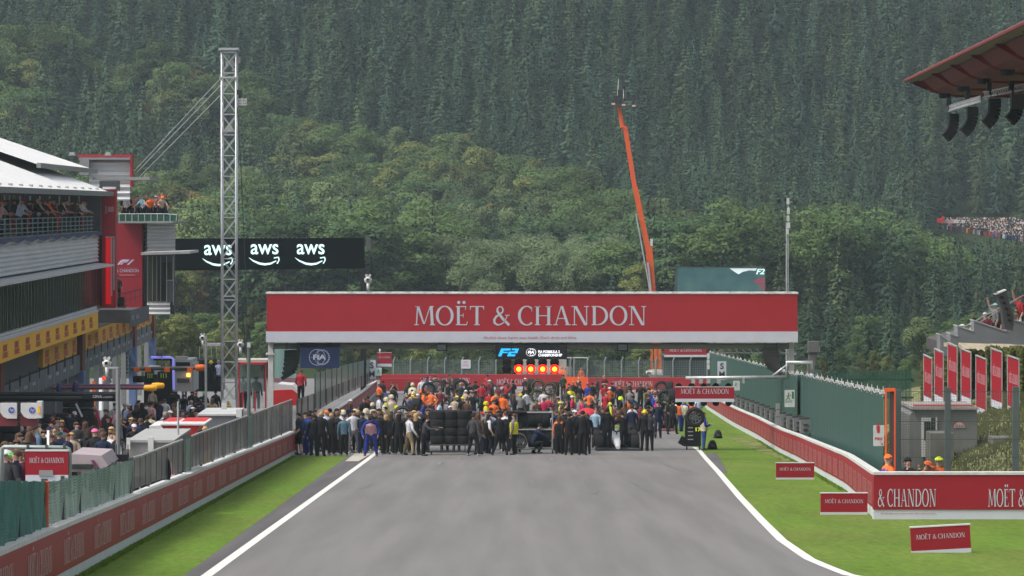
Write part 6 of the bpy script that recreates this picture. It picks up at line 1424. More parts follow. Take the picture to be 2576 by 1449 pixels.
for a, b, top, tro, hd in far_:
    x, y = C5(a, b); at_head(x, y, top, tro, hd, rp.choice(['stand', 'walk', 'walk', 'fold']), rp.choice([3.0, 2.8, -3.0, 3.14]), where='in the pit lane %s' % ('right of the grey camera post' if x < 420 else 'left of the lattice mast'), h=rp.uniform(1.7, 1.84), fore=rp.choice([None, 'skin']))
for x, y, top, tro, hd in [(352, 1105, 'white', 'black', ('cap', 'white')), (380, 1100, 'navy', 'black', ('short', 'blonde')), (395, 1090, 'white', 'black', ('cap', 'cream')), (410, 1120, 'black', 'black', ('short', 'dark brown')), (430, 1075, 'navy', 'grey', ('short', 'dark brown')), (260, 1085, 'navy', 'black', ('short', 'brown')), (235, 1070, 'dark grey', 'black', ('short', 'dark brown')), (215, 1060, 'brown', 'black', ('long', 'brown')), (470, 1035, 'black', 'black', ('short', 'black')), (200, 1020, 'black', 'navy', ('short', 'dark brown')), (175, 1035, 'navy', 'black', ('short', 'dark brown')), (330, 1050, 'black', 'black', ('long', 'blonde')), (370, 1045, 'black', 'black', ('short', 'dark brown')), (240, 1030, 'brown', 'black', ('short', 'brown'))]:
    at_head(x, y, top, tro, hd, 'stand', rp.choice([.2, 2.9, -1]), where='crowded mid pit lane near the pit wall cabins')
for i in range(34):
    x = rp.uniform(40, 520); y = rp.uniform(1000, 1075)+max(0, 250-x)*.12
    at_head(x, y, rp.choice(['black', 'black', 'navy', 'dark grey', 'maroon', 'beige', 'white', 'brown', 'pale pink', 'denim blue', 'red', 'pale blue']), rp.choice(['black', 'navy', 'denim blue', 'khaki']), rp.choice([('short', 'dark brown'), ('short', 'brown'), ('long', 'brown'), ('long', 'blonde'), ('cap', 'white'), ('cap', 'navy'), ('short', 'grey hair')]), rp.choice(['stand', 'walk', 'fold', 'turn', 'phone', 'hips']), rp.uniform(-3.1, 3.1), where='in the thick of the pit lane crowd %s' % ('at the far left' if x < 150 else 'beside the tyre stacks' if x < 290 else 'between camera post and thin grey pole' if x < 450 else 'left of the lattice mast'), h=rp.uniform(1.64, 1.86), fore=rp.choice([None, 'skin']))
# two men on the raised pit wall walkway, two in the red framed booth
for x, yf, hh, top, tro, hd, wh, po in [(531, 985, 1.78, 'black', 'black', ('earmuffs', 'yellow'), 'on the raised walkway left of the lattice mast, in dark clothes', 'stand'), (550, 986, 1.83, 'pale blue', 'black', ('short', 'grey hair'), 'on the raised walkway left of the lattice mast, in a pale shirt', 'stand'),
                             (612, 1035, 1.8, 'grey', 'black', ('short', 'black'), 'inside the red framed booth, in a pale shirt', 'fold'), (645, 1038, 1.82, 'dark green', 'grey', ('short', 'dark brown'), 'inside the red framed booth, with a dark bag', 'stand'), (757, 1015, 1.7, 'red', 'black', ('short', 'brown'), 'seated in red under the left end of the gantry', 'turn'), (672, 985, 1.7, 'black', 'black', ('short', 'dark brown'), 'half hidden behind the white gantry leg', 'turn')]:
    Y = 205 if x < 560 else 178; person(P(x, yf, Y), po, 2.9, top, tro, hd, h=hh, where=wh, group='people on the pit wall platform')
# ---- balconies
g3 = 'spectators on the pit building balcony'
for i in range(34):
    Y = 158+41*(i+.5)/34; off = -19.75 if i % 3 else -20.6
    if i in (4, 5, 9): continue
    p = Bp(Y+rp.uniform(-.4, .4), off, -1.36)
    person(p, 'rail' if off > -20 else rp.choice(['stand', 'fold', 'turn']), rp.uniform(1.0, 1.9), rp.choice(['black', 'black', 'red', 'white', 'beige', 'navy', 'maroon', 'orange', 'pale pink', 'dark grey', 'brown', 'pale blue']), rp.choice(['black', 'navy', 'red', 'dark grey']), rp.choice([('short', 'dark brown'), ('short', 'brown'), ('cap', 'red'), ('long', 'brown'), ('short', 'blonde')]), h=rp.uniform(1.6, 1.8), fore=rp.choice(['skin', 'skin', None]), where='on the balcony under the near white roof', group=g3)
for x, y, top, hd, po in [(310, 520, 'black', ('short', 'brown'), 'stand'), (318, 516, 'white', ('short', 'brown'), 'turn'), (326, 519, 'black', ('short', 'dark brown'), 'stand'), (337, 516, 'orange', ('short', 'blonde'), 'fold'), (345, 505, 'grey', ('short', 'brown'), 'stand'), (350, 512, 'pale blue', ('bald', 'brown'), 'stand'), (361, 520, 'light blue', ('bald', 'brown'), 'rail'), (368, 510, 'dark green', ('cap', 'orange'), 'stand'),
                       (377, 514, 'orange', ('short', 'brown'), 'rail'), (386, 511, 'brown', ('short', 'dark brown'), 'stand'), (392, 510, 'white', ('cap', 'white'), 'stand'), (400, 507, 'maroon', ('cap', 'red'), 'camera'), (406, 524, 'beige', ('cap', 'orange'), 'rail'), (411, 510, 'orange', ('cap', 'orange'), 'up'), (416, 514, 'black', ('short', 'brown'), 'up'), (381, 520, 'beige', ('short', 'brown'), 'rail')]:
    Y = 225.5+rp.uniform(0, 1.6); p = P(x, y, Y); h = 1.72; p.z = P(0, 559, 224).z+.06; person(p, po, rp.uniform(-.6, 1.2), top, rp.choice(['black', 'navy']), hd, h=1.62, fore='skin', where='on the rooftop terrace with the green net rail', group='spectators on the rooftop terrace')
for x, y, top, hd, wh in [(280, 705, 'black', ('short', 'black'), 'reading, on the small balcony below the red tower'), (296, 700, 'dark grey', ('short', 'brown'), 'looking out, on the small balcony below the red tower')]:
    p = P(x, 762, 207); person(p, 'phone' if x == 280 else 'stand', .3, top, 'black', hd, h=1.5 if x == 280 else 1.6, fore='skin', where=wh)
# ---- right side marshals
for x, yh, top, vest, hd, po, wh, Y, rz in [(2234, 1142, 'orange', 'purple', ('cap', 'orange'), 'turn', 'in an orange cap at the end of the green fence', RWp[0][0]+.75, -1.2), (2362, 1148, 'orange', 'purple', ('cap', 'fluorescent yellow'), 'stand', 'in a fluorescent yellow cap behind the right wall', RWp[0][0]+2.6, 3.0), (2318, 1155, 'orange', 'purple', ('cap', 'orange'), 'reach', 'leaning between the camera operator and the yellow-capped marshal', RWp[0][0]+2.7, .8), (2302, 1140, 'orange', None, ('cap', 'orange'), 'bend', 'bending behind the right wall', RWp[0][0]+3.6, 1.5), (2284, 1150, 'black', None, ('short', 'black'), 'camera', 'holding a camera behind the right wall', RWp[0][0]+2.8, .3)]:
    z = P(0, yh, Y).z-1.75; person(Vector((sx(x, Y), Y, z if z < gz(Y)+.4 else gz(Y)+.35)), po, rz, top, 'orange' if top == 'orange' else 'black', hd, vest=vest, where=wh, group='track marshals behind the right wall')
for x, Y, po in [(2001, 149, 'turn')]: person(Vector((sx(x, Y), Y, gz(Y)+.03)), po, -1.3, 'orange', 'orange', ('cap', 'orange'), where='peering round the fence gap below the EXIT sign', h=1.7)
person(Vector((-8.36, 86.2, gz(86)+1.0+.42-1.55)), 'rail', 1.57, 'pale pink', 'royal blue', ('short', 'black'), where='leaning over the left wall beside the narrow green panel', h=1.55)
for i, (x, Y) in enumerate([(1396, 300), (1414, 301), (1424, 300.5), (1462, 301)]): person(P(x, 974+rp.uniform(-2, 3), Y), rp.choice(['stand', 'fold', 'turn']), rp.uniform(-1, 1), 'orange', 'orange', ('cap', 'orange') if i % 2 else ('short', 'brown'), where='beyond the far wall near the orange cloth screen', h=1.7, group='marshals beyond the far wall')
# ------------------------------------------------------------------ wheels, racks, racing cars
RIMM = mat('rim_grey', (.16, .16, .17), .4, .7, var=.2)
RX = Matrix.Rotation(math.radians(90), 4, 'X')          # axis along Y, face toward the camera
RY = Matrix.Rotation(math.radians(90), 4, 'Y')          # axis along X
def wheel_meshes(col):
    t = MB(); t.lathe([(.235, -.15), (.30, -.18), (.345, -.165), (.36, -.12), (.36, .12), (.345, .165), (.30, .18), (.235, .15)], 26)
    st = MB()
    for s in (-1, 1): st.lathe([(.300, s*.184), (.318, s*.181)], 26)
    rm = MB(); rm.lathe([(.235, -.15), (.225, -.13), (.225, .13), (.235, .15)], 22)
    for s in (-1, 1):
        for k in range(9):
            a = k*2*math.pi/9; rm.box((.12*math.cos(a), .12*math.sin(a), s*.12), (.21, .035, .02), rz=a)
        rm.lathe([(.001, s*.135), (.05, s*.13), (.055, s*.10)], 10)
    out = []
    for nm, mb, m in (('tyre', t, RUB), ('side_stripe', st, col), ('rim', rm, RIMM)):
        me = bpy.data.meshes.new(nm); me.from_pydata(mb.v, [], mb.f); me.materials.append(m)
        if nm != 'rim': me.polygons.foreach_set('use_smooth', [True]*len(me.polygons))
        out.append(me)
    return out
WM = {'yellow': wheel_meshes(mat('stripe_yellow', (.28, .23, .03), .8)), 'white': wheel_meshes(mat('stripe_white', (.2, .2, .2), .7)), 'blank': wheel_meshes(mat('stripe_dark', (.03, .03, .03), .7))}
nwheel = defaultdict(int) if 'defaultdict' in globals() else {}
def wheel(loc, R, label, col='yellow', group=None, sc_=1.0, parent=None):
    t = thing('wheel', None, None, loc) if parent else thing('spare_wheel', label, 'wheel', loc, group=group)
    if parent: t.parent = parent
    t.rotation_euler = R.to_euler(); t.scale = (sc_, sc_, sc_)
    for me in WM[col]: c = bpy.data.objects.new(me.name, me); COL.objects.link(c); c.parent = t
    return t
OR_ = ['first', 'second', 'third', 'fourth', 'fifth', 'sixth']
I4 = Matrix()
# big flat-bed trolley: three stacks of four covered tyres
Y = 149.5; s = F/Y; z0 = gz(Y)+.03
tl = thing('tyre_trolley', 'low wide black trolley carrying three stacks of tyres at the front of the crowd', 'trolley', (sx(1138, Y), Y, z0))
mb = MB(); mb.box((sx(1140, Y), Y, z0+.42), (2.05, .8, .06)); mb.box((sx(1140, Y), Y, z0+.12), (2.1, .8, .05))
for k in range(5): mb.box((sx(1140, Y)-1.0+.5*k, Y-.38, z0+.27), (.05, .05, .3))
for k in (-.98, .98): mb.tube([(sx(1140, Y)+k, Y-.35, z0+.1), (sx(1140, Y)+k*1.25, Y-.35, z0+1.0)], .03, 6)
mb.build('frame', DKG, tl)
for k in (-.9, .9): MB().lathe([(.001, -.03), (.08, -.03), (.08, .03), (.001, .03)], 12, Matrix.Translation((sx(1140, Y)+k, Y-.4, z0+.08))@RY).build('castor', BLK, tl)
for c in range(3):
    for r_ in range(4):
        wheel((sx(1104+31*c, Y), Y, z0+.62+.345*r_), I4, '%s tyre from the bottom in the %s stack on the low trolley' % (OR_[r_], ('left', 'middle', 'right')[c]), 'blank', 'tyres on the low trolley')
# tall rack with two rows of wheels side-on and a cabinet
Y = 151; s = F/Y; z0 = gz(Y)+.03
rk = thing('tyre_rack', 'tall wheeled rack holding two rows of tyres, left of the racing car', 'rack', (sx(1345, Y), Y, z0))
mb = MB(); cx_ = sx(1345, Y)
for k in (-.75, .75):
    for j in (-.35, .35): mb.tube([(cx_+k, Y+j, z0+.15), (cx_+k, Y+j, z0+1.75)], .025, 6)
for zz in (.2, 1.02, 1.75):
    for j in (-.35, .35): mb.tube([(cx_-.75, Y+j, z0+zz), (cx_+.75, Y+j, z0+zz)], .025, 6)
mb.build('frame', GALV, rk)
mb = MB(); mb.box((sx(1296, Y), Y, z0+.95), (.62, .7, 1.4)); mb.box((sx(1300, Y), Y-.1, z0+1.75), (.85, .8, .07)); mb.build('cabinet', BLK, rk)
for k in (-.75, .75): MB().lathe([(.001, -.03), (.1, -.03), (.1, .03), (.001, .03)], 12, Matrix.Translation((cx_+k, Y-.4, z0+.1))@RY).build('castor', BLK, rk)
for j, zz in enumerate((.62, 1.45)):
    for k in range(4 if j else 3): wheel((cx_-(.45 if j else .1)+.31*k, Y-.02, z0+zz), RY, '%s tyre of the %s row of the tall rack' % (OR_[k], 'upper' if j else 'lower'), 'blank', 'tyres in the tall rack')
wheel((sx(1306, Y), Y-.75, gz(Y)+.60), RX, 'loose wheel standing face-on beside the crouching mechanic', 'white')
# wheels on dollies deep in the crowd: (x, y centre, Y, facing, stripe)
k = 0
for x, yc_, Y, R, c, lb in [(952, 1056, 162, RX, 'yellow', 'yellow ringed wheel standing behind the bent marshal'), (1013, 1042, 168, RX, 'white', 'pale ringed wheel left of centre behind the man in khaki'), (1034, 1034, 176, RY, 'blank', 'tyre seen tread-on behind the pale ringed wheel'), (1046, 1022, 184, RY, 'blank', 'tyre leaning behind the left wheels'),
                        (1098, 971, 232, RX, 'white', 'wheel with spoked rim raised over the crowd, leftmost by the far wall'), (1078, 978, 226, RX, 'blank', 'dark tyre just left of the raised spoked wheel'), (1148, 968, 236, RY, 'blank', 'row end tyre on the rack under the first far lettering'), (1159, 971, 234, RX, 'blank', 'spoked wheel at the right end of that rack'),
                        (1336, 971, 226, RY, 'yellow', 'upper left tyre of the raised rack at centre'), (1353, 972, 222, RX, 'yellow', 'upper middle wheel of the raised rack at centre'), (1352, 996, 214, RX, 'yellow', 'lower wheel of the raised rack at centre'), (1384, 979, 216, RX, 'yellow', 'right wheel of the raised rack at centre'), (1398, 979, 222, RY, 'blank', 'rear right tyre of the raised rack at centre'),
                        (1664, 976, 222, RX, 'blank', 'black wheel high on the right rack'), (1684, 978, 220, RY, 'blank', 'tyre right of the high black wheel'), (1674, 1000, 200, RX, 'blank', 'lower spoked wheel on the right rack'), (1691, 998, 200, RY, 'white', 'tyre at the right end of the right rack'), (1748, 1049, 152, RX, 'blank', 'wheel lying on top of the black cabinet by the right white line')]:
    sc2 = 1.15 if Y < 190 else 1.25
    wheel(P(x, yc_, Y), R, lb, c, None, sc2)
for x, yt, Y, lab in [(1098, 985, 233, 'left'), (1155, 985, 236, 'second'), (1368, 992, 219, 'central'), (1676, 1008, 206, 'right'), (955, 1075, 163, 'near left'), (1020, 1060, 170, 'middle left')]:
    t = thing('wheel_dolly', 'tubular wheel dolly under the raised wheels, %s one in the crowd' % lab, 'dolly', (sx(x, Y), Y, gz(Y)+.03))
    mb = MB(); c = P(x, yt, Y); zb = gz(Y)+.08
    for a in (-.55, .55):
        for b in (-.3, .3): mb.tube([(c.x+a, Y+b, zb), (c.x+a, Y+b, c.z+.3)], .025, 5)
        mb.tube([(c.x+a, Y-.3, c.z-.1), (c.x+a, Y+.3, c.z-.1)], .025, 5)
    for zz in (zb+.1, c.z-.1, c.z-.8):
        for b in (-.3, .3): mb.tube([(c.x-.55, Y+b, zz), (c.x+.55, Y+b, zz)], .025, 5)
    mb.build('frame', GALV, t)
    mb = MB(); mb.box((c.x, Y, zb+.35), (1.0, .5, .5)); mb.build('tool_box', BLK, t)
# black cabinet with number
Y = 151; t = thing('tyre_cabinet', 'tall black wheeled cabinet with yellow number 17 at the right white line', 'cabinet', G(1743, 1133))
c = G(1743, 1133); Y = c.y; s = F/Y; zb = c.z+.03
mb = MB(); mb.box((c.x, Y, zb+.12+.62), (.68, .6, 1.15)); mb.box((c.x-.43, Y-.05, zb+.38), (.32, .3, .36), ry=.5); mb.build('cabinet', BLK, t)
mb = MB(); put_sans(mb, '17', Vector((c.x+.10, Y-.31, zb+.82)), Xv, Zv, .17, .24, bold=.04); mb.build('number', mat('number_yellow', srgb(225, 245, 20), .5, emit=.1, var=0), t)
mb = MB()
for k in range(5): mb.box((c.x-.12, Y-.305, zb+1.15-.17*k), (.24-.03*(k % 2), .01, .045))
mb.build('pale_decals', mat('decal_grey', (.3, .3, .31), .5), t)
for k in (-.28, .28): MB().lathe([(.001, -.03), (.09, -.03), (.09, .03), (.001, .03)], 12, Matrix.Translation((c.x+k, Y-.25, zb+.07))@RY).build('castor', BLK, t)
# racing cars
def race_car(loc, rz, body, accent, label, group='single-seater racing cars on the grid'):
    t = thing('racing_car', label, 'racing car', loc, rz, group)
    L = dict(local=True)
    bm_, am = mat('paint_'+body, CL[body], .25, var=.05, spec=.6), mat('paint_'+accent, CL[accent], .3, var=.05)
    mb = MB(); secs = [(-2.75, .09, .07, .24), (-2.2, .13, .11, .33), (-1.5, .19, .16, .42), (-.9, .26, .22, .46), (-.2, .36, .28, .46), (.5, .42, .30, .48), (1.4, .28, .26, .46), (2.1, .12, .14, .38)]
    n = 12; b = 0
    for y, rx, rz_, zc_ in secs:
        for k in range(n):
            q = 2*math.pi*k/n; cs, sn_ = math.cos(q), math.sin(q)
            mb.v.append((rx*math.copysign(abs(cs)**.7, cs), y, zc_+rz_*math.copysign(abs(sn_)**.7, sn_)))
    for i in range(len(secs)-1):
        for k in range(n): mb.f.append((i*n+k, i*n+(k+1) % n, (i+1)*n+(k+1) % n, (i+1)*n+k)); mb.m.append(0)
    mb.poly([mb.v[k] for k in range(n)]); mb.build('nose_and_tub', bm_, t, smooth=True, **L)
    mb = MB()
    for s in (-1, 1): mb.add([(s*.38, -.35, .22), (s*.78, -.25, .22), (s*.78, -.2, .56), (s*.38, -.35, .62), (s*.2, 1.7, .22), (s*.45, 1.6, .22), (s*.40, 1.5, .40), (s*.2, 1.6, .50)], [(0, 1, 2, 3), (0, 4, 5, 1), (1, 5, 6, 2), (2, 6, 7, 3), (4, 7, 6, 5)])
    mb.build('sidepods', am, t, **L)
    mb = MB(); mb.add([(-.16, .35, .62), (.16, .35, .62), (.12, .45, 1.02), (-.12, .45, 1.02), (-.03, 1.7, .5), (.03, 1.7, .5), (.02, 1.4, .9), (-.02, 1.4, .9)], [(0, 1, 2, 3), (0, 4, 5, 1), (1, 5, 6, 2), (2, 6, 7, 3), (3, 7, 4, 0)]); mb.build('engine_cover', bm_, t, **L)
    mb = MB(); mb.box((0, .34, .95), (.3, .06, .1)); mb.build('roll_hoop_camera', mat('paint_fluorescent yellow', CL['fluorescent yellow']), t, **L)
    mb = MB(); mb.tube([(-.30, .25, .70), (-.30, -.15, .86), (-.12, -.52, .84), (0, -.62, .78), (.12, -.52, .84), (.30, -.15, .86), (.30, .25, .70)], .035, 6); mb.tube([(0, -.62, .78), (0, -.85, .60)], .03, 6); mb.build('halo', BLK, t, **L)
    mb = MB(); mb.lathe([(.001, .16), (.09, .13), (.13, .05), (.12, -.06), (.09, -.1)], 12, Matrix.Translation((0, -.05, .74))); mb.build('driver_helmet', mat('helmet_white', (.5, .5, .5), .3), t, smooth=True, **L)
    mb = MB(); mb.box((0, -2.75, .10), (1.86, .42, .03), rx=.08); mb.box((0, -2.62, .18), (1.8, .22, .025), rx=.3)
    for s in (-1, 1): mb.box((s*.93, -2.72, .19), (.03, .52, .24))
    mb.build('front_wing', am, t, **L)
    mb = MB(); mb.box((0, 2.35, .88), (.98, .3, .04), rx=.3); mb.box((0, 2.28, .55), (.9, .2, .03))
    for s in (-1, 1): mb.box((s*.50, 2.3, .68), (.03, .5, .55))
    mb.box((0, 2.2, .5), (.05, .2, .6)); mb.build('rear_wing', am, t, **L)
    mb = MB(); mb.box((0, .3, .09), (1.3, 3.2, .04)); mb.build('floor', BLK, t, **L)
    mb = MB()
    for y, r0 in ((-1.75, .18), (1.75, .15)):
        for s in (-1, 1):
            for zz in (.28, .46): mb.tube([(s*r0, y+.1, zz), (s*.72, y, zz-.02)], .018, 4); mb.tube([(s*r0, y-.25, zz), (s*.72, y, zz-.02)], .016, 4)
    mb.build('suspension', BLK, t, **L)
    mb = MB()
    for s in (-1, 1): mb.box((s*.55, -.75, .68), (.2, .06, .1)); mb.tube([(s*.36, -.7, .6), (s*.5, -.74, .66)], .012, 4)
    mb.build('mirrors', am, t, **L)
    for y in (-1.75, 1.75):
        for s in (-1, 1): wheel((s*.78, y, .36), RY, None, 'blank', parent=t)
    return t
p = G(1555, 1136); race_car((p.x, p.y+2.8, gz(p.y+2.6)+.03), 0, 'white', 'black', 'white nosed single-seater facing the camera at the front of the grid', None)
grid = [(963, 160, 'black', 'yellow', 'black and yellow racing car left of centre, behind the bent marshal'), (1300, 171, 'dark grey', 'black', 'dark racing car hidden behind the tyre rack'), (1560, 184, 'fluorescent yellow', 'navy', 'fluorescent yellow racing car in the second row on the right'),
        (1180, 188, 'orange', 'navy', 'orange racing car among the crew in yellow, centre left'), (1270, 205, 'orange', 'black', 'orange racing car farther back at centre'), (1480, 215, 'dark green', 'black', 'dark green racing car farther back on the right'), (1650, 192, 'white', 'maroon', 'white racing car at the right edge of the grid'), (1100, 222, 'red', 'white', 'red racing car far back on the left')]
for x, Y, b, a, lb in grid: race_car((sx(x, Y), Y, gz(Y)+.03), rp.uniform(-.05, .05), b, a, lb)
# red umbrella folded over, cases, bags, jack
def simple(name, label, cat, mb, m, group=None): return tag(mb.build(name, m), label, cat, group)
mb = MB(); mb.lathe([(.001, .28), (.25, .22), (.5, .08), (.58, -.05)], 14, Matrix.Translation(P(1478, 1040, 172))); simple('red_umbrella', 'red umbrella held low left of the front racing car', 'umbrella', mb, mat('umbrella_red', srgb(180, 20, 40), .6))
for x, yb, w_, h, lb in [(1416, 1142, .42, .62, 'left of the pair, soft black wheeled case'), (1450, 1144, .40, .85, 'tall slim black case between two standing people'), (1462, 1144, .34, .7, 'black case with a bright handle right of the tall slim case')]:
    c = G(x, yb); t = thing('wheeled_case', lb, 'case', c); MB().box(c+Vector((0, 0, .03+h/2+.04)), (w_, .3, h)).build('body', BLK, t)
    mb = MB()
    for k in (-1, 1): mb.tube([c+Vector((k*.1, 0, h+.03)), c+Vector((k*.1, 0, h+.45))], .012, 4)
    mb.tube([c+Vector((-.1, 0, h+.45)), c+Vector((.1, 0, h+.45))], .015, 4); mb.build('handle', GALV, t)
    mb = MB()
    for k in (-1, 1): mb.lathe([(.001, -.02), (.04, -.02), (.04, .02), (.001, .02)], 8, Matrix.Translation(c+Vector((k*w_*.35, -.1, .06)))@RY)
    mb.build('castors', DKG, t)
for x, yb, lb in [(1806, 1104, 'black bag on the right grass, farther one'), (1792, 1132, 'round black bag beside the marshal at the right line')]:
    c = G(x, yb); t = thing('equipment_bag', lb, 'bag', c)
    mb = MB(); mb.lathe([(.001, .42), (.10, .40), (.17, .28), (.21, .1), (.24, .02), (.001, 0)], 12, Matrix.Translation(c+Vector((0, 0, .02)))@Matrix.Diagonal((1, .7, 1, 1))); mb.build('body', BLK, t, smooth=True)
    mb = MB(); mb.tube([c+Vector((-.1, -.1, .35)), c+Vector((-.2, -.15, .2)), c+Vector((-.16, -.15, .05))], .02, 5); mb.box(c+Vector((0, -.15, .2)), (.16, .06, .12)); mb.build('strap_and_pocket', DKG, t)
c = G(1480, 1128); mb = MB(); mb.tube([c+Vector((-.15, 0, .1)), c+Vector((.35, .1, 1.15))], .025, 6); mb.box(c+Vector((-.3, 0, .10)), (.7, .3, .10), ry=-.2); mb.box(c+Vector((-.45, 0, .28)), (.3, .25, .1)); simple('trolley_jack', 'long-handled trolley jack left of the front racing car', 'jack', mb, DKG)
c = G(876, 1141); mb = MB(); mb.box(c+Vector((.05, 0, .28)), (.07, .5, .75), ry=-.65); simple('fallen_board', 'dark board leaning by the white trousered legs at the left line', 'board', mb, DKG)
# ------------------------------------------------------------------ pit lane gear
def boom(x0, x1, y, Y, r, m, label, tips=(), tm=None, dy=0, tilt=0):
    t = thing('pit_boom', label, 'boom', tuple(P(x0, y, Y)))
    MB().tube([P(x0, y, Y), P(x1, y+tilt, Y)], r, 8).build('arm', m, t)
    if tips:
        for k, x in enumerate(tips): MB().lathe([(.001, -.22), (r*1.6, -.18), (r*1.9, 0), (r*1.6, .18), (.001, .22)], 12, Matrix.Translation(P(x, y+tilt*(x-x0)/(x1-x0), Y))@RY@Matrix.Diagonal((1, 1, 1.4, 1))).build('padded_tip', tm, t, smooth=True)
    return t
ORT = mat('tip_orange', srgb(215, 95, 15), .6); YLT = mat('tip_yellow', srgb(235, 170, 20), .6)
boom(330, 505, 928, 175, .09, DKG, 'dark pit boom with orange padded tip reaching from the garages', (505,), ORT, tilt=-3)
for x in (344, 372, 420, 478): MB().box(P(x, 930, 174.8), (.26, .2, .22)).build('orange_collar', ORT, bpy.data.objects['pit_boom'])
boom(130, 388, 976, 150, .07, mat('boom_maroon', (.10, .015, .03), .5), 'maroon pit boom with yellow tip, lower of the pair', (378,), YLT)
boom(150, 398, 970, 154, .07, mat('boom_navy', (.05, .02, .07), .5), 'dark violet pit boom with yellow tip, upper of the pair', (397,), YLT)
for x0, x1, y, Y, m in ((0, 300, 992, 136, BLK), (0, 300, 1003, 133, BLK)): boom(x0, x1, y, Y, .10, m, 'thick black pit boom crossing the near pit lane, %s' % ('farther' if y < 1000 else 'nearer'))
t = thing('logistics_boom', 'black flat beam with white and grey lettering over the near pit lane', 'beam', tuple(P(240, 998, 131)))
mb = MB(); facing(mb, 205, 300, 990, 1004, 131, .3); mb.build('beam', BLK, t); mb = MB(); put_sans(mb, 'CEVA', P(233, 1001, 131)+BK*.02, Xv, Zv, 7/F*131, 24/F*131, bold=.03); put_sans(mb, 'LOGISTICS', P(259, 1001, 131)+BK*.02, Xv, Zv, 4/F*131, 24/F*131, bold=.01); mb.build('lettering', mat('decal_pale', (.4, .4, .41)), t)
def stack(x, yb, n, Y, lab, r=.36, k0=1.25):
    z0 = P(0, yb, Y).z; z0 = max(z0, gz(Y)+.05)
    for i in range(n): wheel((sx(x, Y), Y, z0+.2+.42*i), I4, '%s from bottom of the tyre stack %s' % (OR_[i], lab), 'blank', 'tyre stacks in the pit lane', k0)
stack(178, 1121, 5, 165, 'left of the leaning pale board', k0=1.0); stack(217, 1121, 5, 164, 'right of the leaning pale board', k0=1.0)
stack(24, 1182, 4, 128, 'at the far left edge', k0=1.08); stack(106, 1145, 4, 150, 'just right of the white printed boards', k0=1.0); stack(146, 1145, 4, 152, 'second right of the white printed boards', k0=1.0); stack(350, 962, 1, 215, 'under the orange collared boom', k0=1.05); stack(380, 958, 1, 214, 'left of the violet frame', k0=1.05)
t = thing('equipment_trailer', 'dark equipment trailer with yellow-green marks under the orange collared boom', 'trailer', tuple(P(395, 1040, 216)))
mb = MB(); facing(mb, 362, 432, 957, 1045, 216, 3); facing(mb, 396, 432, 936, 957, 216, 2); mb.build('body', BLK, t); mb = MB()
for x in (371, 376, 381, 404, 410, 417): facing(mb, x, x+1.8, 939, 951, 213.4, .05)
mb.build('yellow_green_marks', mat('mark_lime', (.35, .55, .03), .5), t)
# hp boards
HPB = mat('hp_blue', srgb(40, 60, 160), .5)
for i, (x0, x1) in enumerate(((0, 42), (52, 92))):
    Yb = 118; t = thing('team_board', '%s white board with a round blue mark on a dark red gantry' % ('left' if i == 0 else 'right'), 'board', tuple(P((x0+x1)/2, 1040, Yb)))
    mb = MB(); pts = [P(x0, 1014, Yb), P(x0, 1036, Yb), P(x0+8, 1048, Yb), P(x0+18, 1053, Yb), P(x1, 1053, Yb), P(x1, 1014, Yb)]; mb.prism(pts, (0, .15, 0)); mb.build('white_board', WHT2, t)
    mb = MB(); facing(mb, x0-2, x1+1, 1040, 1072, Yb+.2, .3); mb.build('red_frame', mat('dark_red', (.14, .015, .02), .5), t)
    cx_ = x0+29 if i == 0 else x0+29
    mb = MB(); mb.poly([P(cx_+8*math.cos(a*.3927), 1032+8*math.sin(a*.3927), Yb)+BK*.02 for a in range(16)][::-1]); mb.build('round_mark', HPB, t)
    mb = MB(); put_sans(mb, 'hp', P(cx_, 1037, Yb)+BK*.04, Xv, Zv, 10/F*Yb, 10/F*Yb, center=True, shear=.25, bold=.01); mb.build('lettering', WHT2, t)
    if i: mb = MB(); facing(mb, 92, 105, 1010, 1052, Yb-.1, .4); mb.build('side_board', WHT2, t); mb = MB(); facing(mb, 95, 101, 1022, 1040, Yb-.13, .02); mb.build('yellow_shield', YLT, t)
# violet lit frame, truck, small van behind
t = thing('violet_arch', 'violet lit L-shaped frame arm over the pit lane', 'frame', tuple(P(435, 1000, 178)))
mb = MB(); mb.tube([P(380, 899, 178), P(428, 899, 178), P(436, 903, 178), P(437, 980, 178)], .065, 8); mb.build('lit_tube', mat('violet_light', (.20, .20, .62), .4, emit=.45, var=0), t)
mb = MB(); facing(mb, 386, 432, 902, 907, 178.2, .3); facing(mb, 428, 434, 905, 985, 178.2, .3); mb.build('dark_frame', BLK, t)
mb = MB(); mb.lathe([(.001, .28), (.12, .2), (.18, .02), (.18, -.12), (.001, -.12)], 10, Matrix.Translation(P(403, 889, 178))); mb.tube([P(405, 892, 178), P(411, 925, 176)], .02, 4); mb.build('camera_hood', DKG, t)
tk = thing('white_truck', 'white recovery truck with lit amber beacon in the pit lane', 'truck', (sx(460, 196), 196, gz(196)))
Yt = 196; W1 = mat('truck_white', (.34, .34, .33), .4, var=.1)
mb = MB(); facing(mb, 436, 482, 905, 985, Yt, 3.5); facing(mb, 482, 487, 915, 985, Yt+.2, 3.2); mb.build('cab', W1, tk)
mb = MB(); facing(mb, 442, 478, 911, 924, Yt-.03, .05); mb.build('windscreen', GLS, tk); mb = MB(); facing(mb, 436, 486, 925, 934, Yt-.06, .05); facing(mb, 445, 476, 952, 962, Yt-.06, .05); mb.build('grille', DKG, tk)
mb = MB(); facing(mb, 442, 470, 897, 904, Yt+.3, .6); mb.build('roof_rack', GALV, tk)
